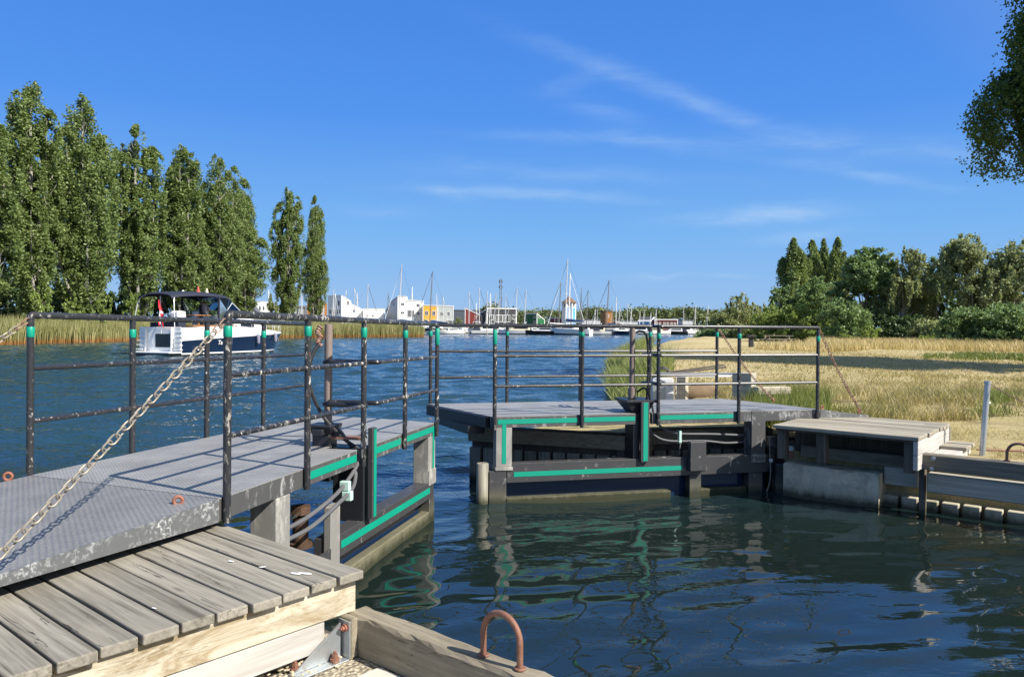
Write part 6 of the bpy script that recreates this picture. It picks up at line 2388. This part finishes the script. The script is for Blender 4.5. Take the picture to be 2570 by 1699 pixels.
# tower
dd = 246
tw = empty('harbour_tower', (fx(1429, dd), dd + 2.6, GZ), 'octagonal white and sky blue harbour tower with a pointed brown roof', 'tower')
k = dd / F
rt_ = 17.5 * k
zb_, ze_ = 0, fz(1429, 760, dd) - GZ
zw = fz(1429, 772, dd) - GZ
faces_ = []
for i in range(8):
    a0, a1 = 6.283 * i / 8 + .39, 6.283 * (i + 1) / 8 + .39
    p0, p1 = (rt_ * cos(a0), rt_ * sin(a0)), (rt_ * cos(a1), rt_ * sin(a1))
    am = (a0 + a1) / 2
    right = cos(am) > -.2
    mb = MB()
    q = [(*p0,), (*p1,), (p1[0] * .96, p1[1] * .96), (p0[0] * .96, p0[1] * .96)]
    mb.plan(q, 0, zw)
    mb.build('wall_panel', 'clad_blue' if right else 'clad_white', tw)
    mb = MB()
    q2 = [(p[0] * .99, p[1] * .99) for p in q]
    mb.plan(q2, zw + .02, ze_)
    wp = mb.build('wall_panel', 'clad_white', tw)
    mb = MB()
    m0 = [(p0[0] * .7 + p1[0] * .3), (p0[1] * .7 + p1[1] * .3)]
    m1 = [(p0[0] * .3 + p1[0] * .7), (p0[1] * .3 + p1[1] * .7)]
    mb.plan([(m0[0] * 1.0, m0[1] * 1.0), (m1[0] * 1.0, m1[1] * 1.0), (m1[0] * .97, m1[1] * .97), (m0[0] * .97, m0[1] * .97)], zw + .25, ze_ - .2)
    mb.build('pane', 'dark_glass', wp)
    mb = MB()
    mb.bar((*[c * 1.005 for c in p0], 0), (*[c * 1.005 for c in p0], ze_), .35, .35)
    mb.build('corner_board', 'white_paint', tw)
    if i in (5,):
        mb = MB()
        mb.plan([(m0[0] * 1.01, m0[1] * 1.01), (m1[0] * 1.01, m1[1] * 1.01), (m1[0] * .97, m1[1] * .97), (m0[0] * .97, m0[1] * .97)], .2, zw - .3)
        mb.build('white_stripe', 'white_paint', tw)
mb = MB()
n = 8
ro = 21.5 * k
apex = fz(1429, 742, dd) - GZ
vs = [(ro * cos(6.283 * i / 8 + .39), ro * sin(6.283 * i / 8 + .39), ze_ + .05) for i in range(8)] + [(0, 0, apex)]
mb.add(vs, [(i, (i + 1) % 8, 8) for i in range(8)] + [tuple(range(7, -1, -1))])
mb.build('roof', 'roof_brown', tw)

# lattice telecom mast
dd = 480
z0_, z1_ = GZ, fz(1254, 700, dd)
mb = MB()
ww_ = 1.5
L_ = z1_ - z0_
for sx_, sy_ in ((-1, -1), (1, -1), (1, 1), (-1, 1)):
    mb.bar((sx_ * ww_ / 2, sy_ * ww_ / 2, 0), (sx_ * ww_ * .3, sy_ * ww_ * .3, L_), .22, .22)
for i in range(12):
    za, zb2 = L_ * i / 12, L_ * (i + 1) / 12
    for sy_ in (-1, 1):
        mb.bar((-ww_ * .4, sy_ * ww_ * .4, za), (ww_ * .4, sy_ * ww_ * .4, zb2), .15, .15)
    mb.bar((-ww_ * .4, -ww_ * .4, zb2), (-ww_ * .4, ww_ * .4, za), .15, .15)
tm = empty('radio_mast', (fx(1256, dd), dd, GZ), 'grey lattice radio mast behind the black house', 'radio mast')
mb.build('lattice', 'mast_dark', tm)
for i, (zz, xo) in enumerate([(.97, -.9), (.97, .9), (.86, -.9), (.86, .9), (.62, .7)]):
    mb = MB()
    mb.box(xo - .25, xo + .25, -.3, .3, L_ * zz - 1.6, L_ * zz)
    mb.build('antenna', 'mast_dark', tm)

# sailing boats


def make_sail(hull_m, cover, mast_m, dark_stay=False, two=False):
    e = empty('sailing_boat', (0, 0, 0))
    xs = [-5.0, -4.2, -2, 0, 2, 3.8, 5.2]
    hb = [1.0, 1.25, 1.6, 1.7, 1.5, .9, .04]
    sz_ = [1.0, .98, .95, .98, 1.08, 1.2, 1.35]
    S_ = [mirror([(x if x < 3 else 3 + (x - 3) * .6, h * .45, -.3), (x - (.25 if x > 3 else 0), h * .86, .10), (x - (.2 if x > 3 else 0), h * .89, .22), (x, h, s_)]) for x, h, s_ in zip(xs, hb, sz_)]
    loft(S_, None, [1, 1, 0, 0, 0, 1, 1]).build('hull', [hull_m, 'navy'], e, smooth=True)
    mb = MB()
    P = [(x, h, s_) for x, h, s_ in zip(xs, hb, sz_)]
    n = len(P)
    mb.add(P + [(x, -y, z) for x, y, z in P], [(i, i + 1, n + i + 1, n + i) for i in range(n - 1)])
    mb.build('deck', 'white_gel', e)
    mb = MB()
    mb.hexa([(-1.8, -1.0, .95), (2.4, -.75, 1.02), (2.4, .75, 1.02), (-1.8, 1.0, .95)], [(-1.7, -.8, 1.5), (1.9, -.55, 1.40), (1.9, .55, 1.40), (-1.7, .8, 1.5)])
    cb = mb.build('cabin', 'white_gel', e, bevel=.05)
    for s_ in (-1, 1):
        mb = MB()
        q = [(-1.3, s_ * .94, 1.14), (1.4, s_ * .76, 1.14), (1.2, s_ * .69, 1.30), (-1.2, s_ * .87, 1.33)]
        mb.hexa(q, [(x, y + .02 * s_, z) for x, y, z in q])
        mb.build('cabin_window', 'dark_glass', cb)
    H = 12.5
    MB().tube([(.9, 0, 1.2), (.9 - .25, 0, H)], [.12, .085], 6).build('mast', mast_m, e)
    MB().tube([(.72, 0, 2.1), (-3.6, 0, 2.15)], .09, 6).build('boom', mast_m, e)
    if cover:
        MB().tube([(.6, 0, 2.45), (-.8, 0, 2.38), (-3.4, 0, 2.25)], [.24, .22, .10], 8).build('sail_cover', cover, e, smooth=True)
    mb = MB()
    mb.tube([(5.0, 0, 1.35), (.68, 0, H - .3)], .055, 4)
    mb.build('forestay', 'mast_dark' if dark_stay else 'white_paint', e)
    mb = MB(); mb.tube([(-4.9, 0, 1.1), (.63, 0, H - .05)], .018, 3); mb.build('backstay', 'mast_dark', e)
    for s_ in (-1, 1):
        MB().tube([(.7, s_ * 1.5, 1.0), (.7, s_ * .75, 6.8), (.66, 0, H - .6)], .016, 3).build('shroud', 'mast_dark', e)
    mb = MB(); mb.tube([(.72, -.78, 6.8), (.72, .78, 6.8)], .04, 4); mb.build('spreader', mast_m, e)
    mb = MB()
    for s_ in (-1, 1):
        mb.tube([(-4.7, s_ * 1.1, 1.55), (0, s_ * 1.6, 1.6), (4.6, s_ * .35, 1.85)], .02, 3)
    mb.tube([(-4.7, -1.1, 1.55), (-4.7, 1.1, 1.55)], .02, 3)
    mb.build('guard_rail', 'mast_alu', e)
    if two:
        MB().tube([(-3.2, 0, 1.2), (-3.3, 0, 8.5)], [.09, .07], 6).build('mizzen_mast', mast_m, e)
    return e


sp = [make_sail('white_gel', 'sail_cover', 'mast_alu'), make_sail('white_gel', 'cream', 'mast_alu', True), make_sail('navy', 'sail_cover', 'mast_dark', True), make_sail('white_gel', None, 'white_paint'), make_sail('navy', 'cream', 'mast_wood', False, True)]
GS = 'sailing boats moored in the marina'
SB = [  # mast px, top py, proto, D, yaw deg, label
    (671, 727, 3, 262, 80, 'white sailing boat behind the white cube house'), (754, 729, 0, 240, 95, 'sailing boat behind the taller free poplar'),
    (809, 752, 3, 236, 85, 'sailing boat behind the shorter free poplar'), (833, 726, 0, 238, 100, 'sailing boat left of the stepped white house roof'), (838, 736, 3, 246, 70, 'shorter masted sailing boat beside the stepped white house'),
    (865, 728, 1, 232, 85, 'sailing boat before the top of the stepped white house'), (888, 722, 0, 228, 60, 'sailing boat right of the stepped white house'), (894, 734, 3, 236, 110, 'lower masted boat right of the stepped white house'),
    (919, 713, 1, 224, 30, 'tall masted sailing boat with dark forestay before the white annex'), (971, 735, 2, 236, 70, 'dark masted sailing boat before the shaded grey gable'),
    (1000, 664, 0, 205, 150, 'tallest white masted sailing boat before the tall white house'), (1032, 720, 3, 232, 90, 'sailing boat behind the roof of the tall white house'),
    (1079, 681, 2, 214, 160, 'dark masted sailing boat with long stays before the yellow house'), (1093, 737, 0, 240, 75, 'sailing boat behind the joint of yellow and pale grey house'), (1110, 746, 3, 244, 60, 'low masted boat behind the pale grey house'),
    (1175, 733, 1, 230, 30, 'sailing boat left above the red gable house'), (1194, 760, 3, 240, 80, 'lowest mast above the red gable house'), (1201, 722, 1, 222, 25, 'tall mast with dark stay between red and black house'),
    (1220, 730, 0, 236, 95, 'sailing boat above the left roof edge of the black house'), (1227, 736, 3, 234, 80, 'second mast above the black house'), (1240, 737, 0, 238, 150, 'third mast above the black house'),
    (1250, 752, 3, 240, 150, 'mast in front of the lattice radio mast'), (1266, 739, 1, 236, 30, 'mast right of the lattice radio mast'), (1294, 720, 0, 226, 150, 'tall white mast at the right end of the black house'),
    (1316, 727, 0, 222, 150, 'white masted boat before the green house'), (1403, 706, 2, 214, 150, 'dark masted sailing boat left of the tower'), (1419, 650, 0, 198, 150, 'tallest masted sailing boat of the marina before the tower'),
    (1425, 686, 3, 206, 20, 'white masted sailing boat directly before the tower roof'), (1456, 722, 2, 226, 90, 'sailing boat right of the tower'), (1472, 728, 2, 232, 150, 'leaning dark mast right of the tower'),
    (1491, 777, 3, 236, 80, 'short masted boat before the grey shed'), (1497, 770, 0, 240, 150, 'low masted boat before the left part of the grey shed'), (1523, 703, 2, 208, 150, 'tall dark mast before the brown timber tower house'),
    (1534, 770, 4, 226, 90, 'old two masted wooden ship before the brown timber tower house'), (1544, 745, 3, 226, 20, 'white mast right of the brown timber tower house'), (1553, 769, 0, 236, 90, 'low mast right of the brown timber tower house'),
    (1573, 760, 0, 228, 20, 'sailing boat with wide forestay near the tiny red gable'), (1582, 770, 3, 234, 90, 'low mast right of the tiny red gable'), (1604, 782, 3, 236, 80, 'short mast left of the blue gable house'),
    (1614, 776, 0, 238, 90, 'mast before the grey roof of the blue gable house'), (1631, 784, 3, 240, 90, 'short mast before the blue gable'), (1645, 776, 3, 232, 90, 'mast before the left end of the maroon house'),
    (1714, 768, 1, 230, 25, 'white masted boat right of the maroon house'), (1744, 764, 3, 262, 90, 'thin mast before the far trees'), (1775, 765, 3, 270, 90, 'rightmost thin mast before the far trees')]
rs_ = random.Random(5)
for i, (px, py, pi, dd, yaw, lab) in enumerate(SB):
    c = copy_tree(sp[pi])
    sc_ = (fz(px, py, dd)) / 12.5
    hs_ = min(1.25, max(.75, sc_))
    heel = R(1.6 + rs_.uniform(-.5, .9))
    c.matrix_basis = Matrix.Translation((fx(px, dd), dd, 0)) @ Matrix.Rotation(heel, 4, 'Y') @ Matrix.Rotation(R(yaw), 4, 'Z') @ Matrix.Diagonal((hs_, hs_, sc_, 1)) @ Matrix.Translation((-.75, 0, 0))
    c['label'] = lab
    c['category'] = 'sailing boat'
    c['group'] = GS
for r_ in sp:
    for ch in list(r_.children):
        for g_ in list(ch.children):
            bpy.data.objects.remove(g_)
        bpy.data.objects.remove(ch)
    bpy.data.objects.remove(r_)


def make_motor(hull_m, up_m, fly):
    e = empty('moored_motor_boat', (0, 0, 0))
    xs = [-4.5, -2, 0, 2, 3.6, 4.8]
    hb = [1.4, 1.55, 1.55, 1.35, .8, .04]
    sz_ = [1.15, 1.2, 1.25, 1.35, 1.5, 1.6]
    S_ = [mirror([(x if x < 2 else 2 + (x - 2) * .7, h * .7, -.3), (x, h * .88, .15), (x, h * .9, .28), (x, h, s_)]) for x, h, s_ in zip(xs, hb, sz_)]
    loft(S_, None, [1, 1, 0, 0, 0, 1, 1]).build('hull', [hull_m, 'black_hull'], e, smooth=True)
    P = [(x, h, s_) for x, h, s_ in zip(xs, hb, sz_)]
    n = len(P)
    MB().add(P + [(x, -y, z) for x, y, z in P], [(i, i + 1, n + i + 1, n + i) for i in range(n - 1)]).build('deck', 'white_gel', e)
    mb = MB()
    mb.hexa([(-2.8, -1.2, 1.2), (2.2, -.95, 1.3), (2.2, .95, 1.3), (-2.8, 1.2, 1.2)], [(-2.6, -1.0, 2.5), (.7, -.8, 2.5), (.7, .8, 2.5), (-2.6, 1.0, 2.5)])
    cb = mb.build('cabin', up_m, e, bevel=.06)
    for s_ in (-1, 1):
        mb = MB()
        q = [(-2.4, s_ * 1.10, 1.75), (1.2, s_ * .92, 1.75), (.6, s_ * .85, 2.3), (-2.3, s_ * 1.03, 2.3)]
        mb.hexa(q, [(x, y + .03 * s_, z) for x, y, z in q])
        mb.build('cabin_window', 'dark_glass', cb)
    q = [(1.75, -.8, 1.75), (1.75, .8, 1.75), (1.0, .72, 2.35), (1.0, -.72, 2.35)]
    MB().hexa(q, [(x + .06, y, z) for x, y, z in q]).build('windscreen', 'dark_glass', cb)
    if fly:
        mb = MB()
        mb.hexa([(-2.9, -1.05, 2.52), (.5, -.85, 2.52), (.5, .85, 2.52), (-2.9, 1.05, 2.52)], [(-2.9, -1.0, 3.0), (.2, -.75, 3.15), (.2, .75, 3.15), (-2.9, 1.0, 3.0)])
        mb.build('flybridge', 'white_gel', e, bevel=.05)
        MB().tube([(-1.6, -.9, 3.0), (-1.9, -.85, 3.9), (-1.9, .85, 3.9), (-1.6, .9, 3.0)], .05, 5).build('arch', 'white_gel', e)
    else:
        MB().hexa([(-4.3, -1.3, 1.2), (-2.85, -1.25, 1.2), (-2.85, 1.25, 1.2), (-4.3, 1.3, 1.2)], [(-4.0, -1.1, 2.2), (-2.85, -1.0, 2.45), (-2.85, 1.0, 2.45), (-4.0, 1.1, 2.2)]).build('spray_hood', 'navy_fabric', e, bevel=.08)
    MB().tube([(4.5, -.2, 2.2), (2.5, -1.1, 2.05), (.8, -1.4, 1.95)], .025, 4).build('bow_rail', 'mast_alu', e)
    return e


mp = [make_motor('white_gel', 'white_gel', False), make_motor('white_gel', 'cream', True), make_motor('black_hull', 'white_gel', False)]
GM = 'motor boats moored in the marina'
for (px, dd, pi, yaw, sc_, lab) in [(1052, 214, 2, 100, .8, 'dark hulled boat stern at the end of the reed bed'), (1105, 208, 1, -20, .8, 'small white boat with red fenders below the pale grey house'), (1142, 210, 0, 15, .75, 'small open boat with orange trim left of the red gable house'),
                                    (1190, 214, 1, 110, 1.25, 'cream flybridge boat before the red gable house'), (1240, 206, 0, 5, 1.35, 'big white boat lying alongside before the black house'), (1300, 204, 1, 175, 1.15, 'white boat lying before the right half of the black house'),
                                    (1338, 210, 0, 60, .9, 'white boat with a bulky cockpit before the green house'), (1362, 200, 2, 170, .95, 'black hulled boat with white stripe before the green house gable'), (1396, 214, 0, 100, .85, 'white boat before the small dull red hut'),
                                    (1435, 202, 0, 178, 1.7, 'long low white boat with square windows before the tower'), (1492, 206, 1, 172, 1.0, 'white boat right of the long low one'), (1508, 222, 0, 90, .9, 'white boat stern before the grey shed'),
                                    (1560, 218, 2, 20, .9, 'blue black boat right of the old wooden ship'), (1600, 222, 0, 170, 1.0, 'white boat before the blue gable house'), (1648, 224, 1, 10, .9, 'white boat with red stripe before the maroon house'), (1690, 226, 2, 175, .9, 'dark boat before the maroon house'),
                                    (1722, 230, 0, 10, 1.0, 'rightmost white boat near the dark shore bush'), (905, 226, 0, 20, .9, 'white boat behind the reeds before the stepped white house'), (958, 226, 2, 15, .9, 'dark boat behind the reeds before the white annex'),
                                    (1020, 222, 0, 170, 1.0, 'white boat before the tall white house'), (1075, 226, 1, 30, .9, 'white boat before the yellow house')]:
    c = copy_tree(mp[pi])
    c.matrix_basis = Matrix.Translation((fx(px, dd), dd, 0)) @ Matrix.Rotation(R(yaw), 4, 'Z') @ Matrix.Diagonal((sc_, sc_, min(sc_ * .8, .85), 1))
    tag(c, lab, 'motor boat', GM)
for r_ in mp:
    for ch in list(r_.children):
        for g_ in list(ch.children):
            bpy.data.objects.remove(g_)
        bpy.data.objects.remove(ch)
    bpy.data.objects.remove(r_)

# pontoons and mooring posts
for (px0, px1, dd, lab) in [(1055, 1108, 212, 'grey floating pontoon below the pale grey house'), (1166, 1204, 210, 'grey pontoon with panels below the red gable house'), (1212, 1400, 216, 'long pontoon behind the big white boats'), (1420, 1600, 220, 'long pontoon below the tower and the grey shed'), (1600, 1740, 232, 'pontoon before the maroon house')]:
    e = empty('pontoon', (fx(px0, dd), dd, 0), lab, 'pontoon')
    w_ = fx(px1, dd) - fx(px0, dd)
    mb = MB(); mb.box(0, w_, 0, 2.2, .45, .6); mb.build('deck', 'grey_timber', e)
    mb = MB(); mb.box(.1, w_ - .1, .1, 2.1, -.3, .449); mb.build('float', 'roof_light', e)
pl_ = [(1088, 208), (1167, 206), (1196, 205), (1204, 205), (1222, 202), (1391, 200), (1397, 200), (1428, 198), (1474, 206), (1488, 206), (1496, 208), (1502, 208), (1510, 208), (1518, 209)]
src = None
for i, (px, dd) in enumerate(pl_):
    if src is None:
        src = empty('mooring_post', (fx(px, dd), dd, 0), None, 'mooring post', 'mooring posts of the marina')
        MB().tube([(0, 0, -1), (0, 0, 1.55)], .13, 8).build('pile', 'pale_timber', src)
        c = src
    else:
        c = copy_tree(src)
    c.matrix_basis = Matrix.Translation((fx(px, dd), dd, 0)) @ Matrix.Diagonal((1, 1, random.uniform(.9, 1.3), 1))
    c['label'] = ['mooring post at the grey pontoon right of the reeds', 'mooring post at the left end of the panelled pontoon', 'mooring post at the right end of the panelled pontoon', 'mooring post touching the big white boat bow', 'mooring post before the big white boat',
                  'left one of the twin mooring posts left of the long low boat', 'right one of the twin mooring posts left of the long low boat', 'mooring post before the long low white boat', 'first mooring post right of the long low white boat', 'second mooring post right of the long low white boat',
                  'third mooring post right of the long low white boat', 'fourth mooring post right of the long low white boat', 'fifth mooring post right of the long low white boat', 'sixth mooring post right of the long low white boat'][i]

# far wood on the horizon
rs_ = random.Random(9)
cl = []
for i in range(900):
    dd = rs_.uniform(420, 520)
    px = rs_.uniform(1195, 1960)
    base = 775 + 3 * sin(px * .02) + 4 * sin(px * .053 + 1) - (9 * math.exp(-((px - 1665) / 70) ** 2)) - (5 * math.exp(-((px - 1320) / 30) ** 2)) + 12 * math.exp(-((px - 1225) / 22) ** 2) * 0
    top_ = fz(px, base + rs_.uniform(0, 9), dd)
    r_ = rs_.uniform(2.0, 3.6)
    z = rs_.uniform(2, top_ - r_) if rs_.random() < .45 else top_ - r_
    cl.append((fx(px, dd), dd, z, r_, r_, r_, 75))
for i in range(60):
    px = 1205 + 60 * rs_.random()
    cl.append((fx(px, 400), 400, rs_.uniform(3, fz(px, 770 - 10 * math.exp(-((px - 1235) / 25) ** 2), 400) - 2), 2.4, 2.4, 2.4, 80))
o = leaves('far_wood', clumps(cl), 1.15, 'forest_leaf', None, (0, 0, .2), aspect=.8)
tag(o, 'distant mixed wood along the horizon behind the marina', 'wood', kind='stuff')
# small trees between the houses
wd_, C = make_broad(6.0, 2.6, 1.2, 60, 40, 95, 5)
g1 = None
for (px, dd, top, hw, lab) in [(680, 262, 735, 14, 'wispy olive tree right of the white cube house'), (700, 262, 764, 22, 'round tree before the pale blue grey building'), (1150, 258, 795, 14, 'small bush between pale grey house and red gable'), (660, 262, 786, 18, 'low tree before the white cube house'),
                               (618, 270, 764, 10, 'small tree left of the dark grey gable roof'), (1845, 300, 770, 40, 'hazy tree group right of the cream gable'), (1790, 300, 776, 40, 'hazy tree group left of the cream gable')]:
    top_ = fz(px, top, dd) - GZ
    sx_ = hw / F * dd / 2.3
    if g1 is None:
        g1 = tree_things('harbour_tree', (fx(px, dd), dd, GZ), wd_, C, .6, 'birch_leaf', 'bark', lab, 'tree', (0, 0, .2), 0, (sx_, sx_, top_ / 6.0), group='small trees between the harbour houses')
    else:
        tree_copy(g1, (fx(px, dd), dd, GZ), px * .1, (sx_, sx_, top_ / 6.0), lab, 'small trees between the harbour houses')
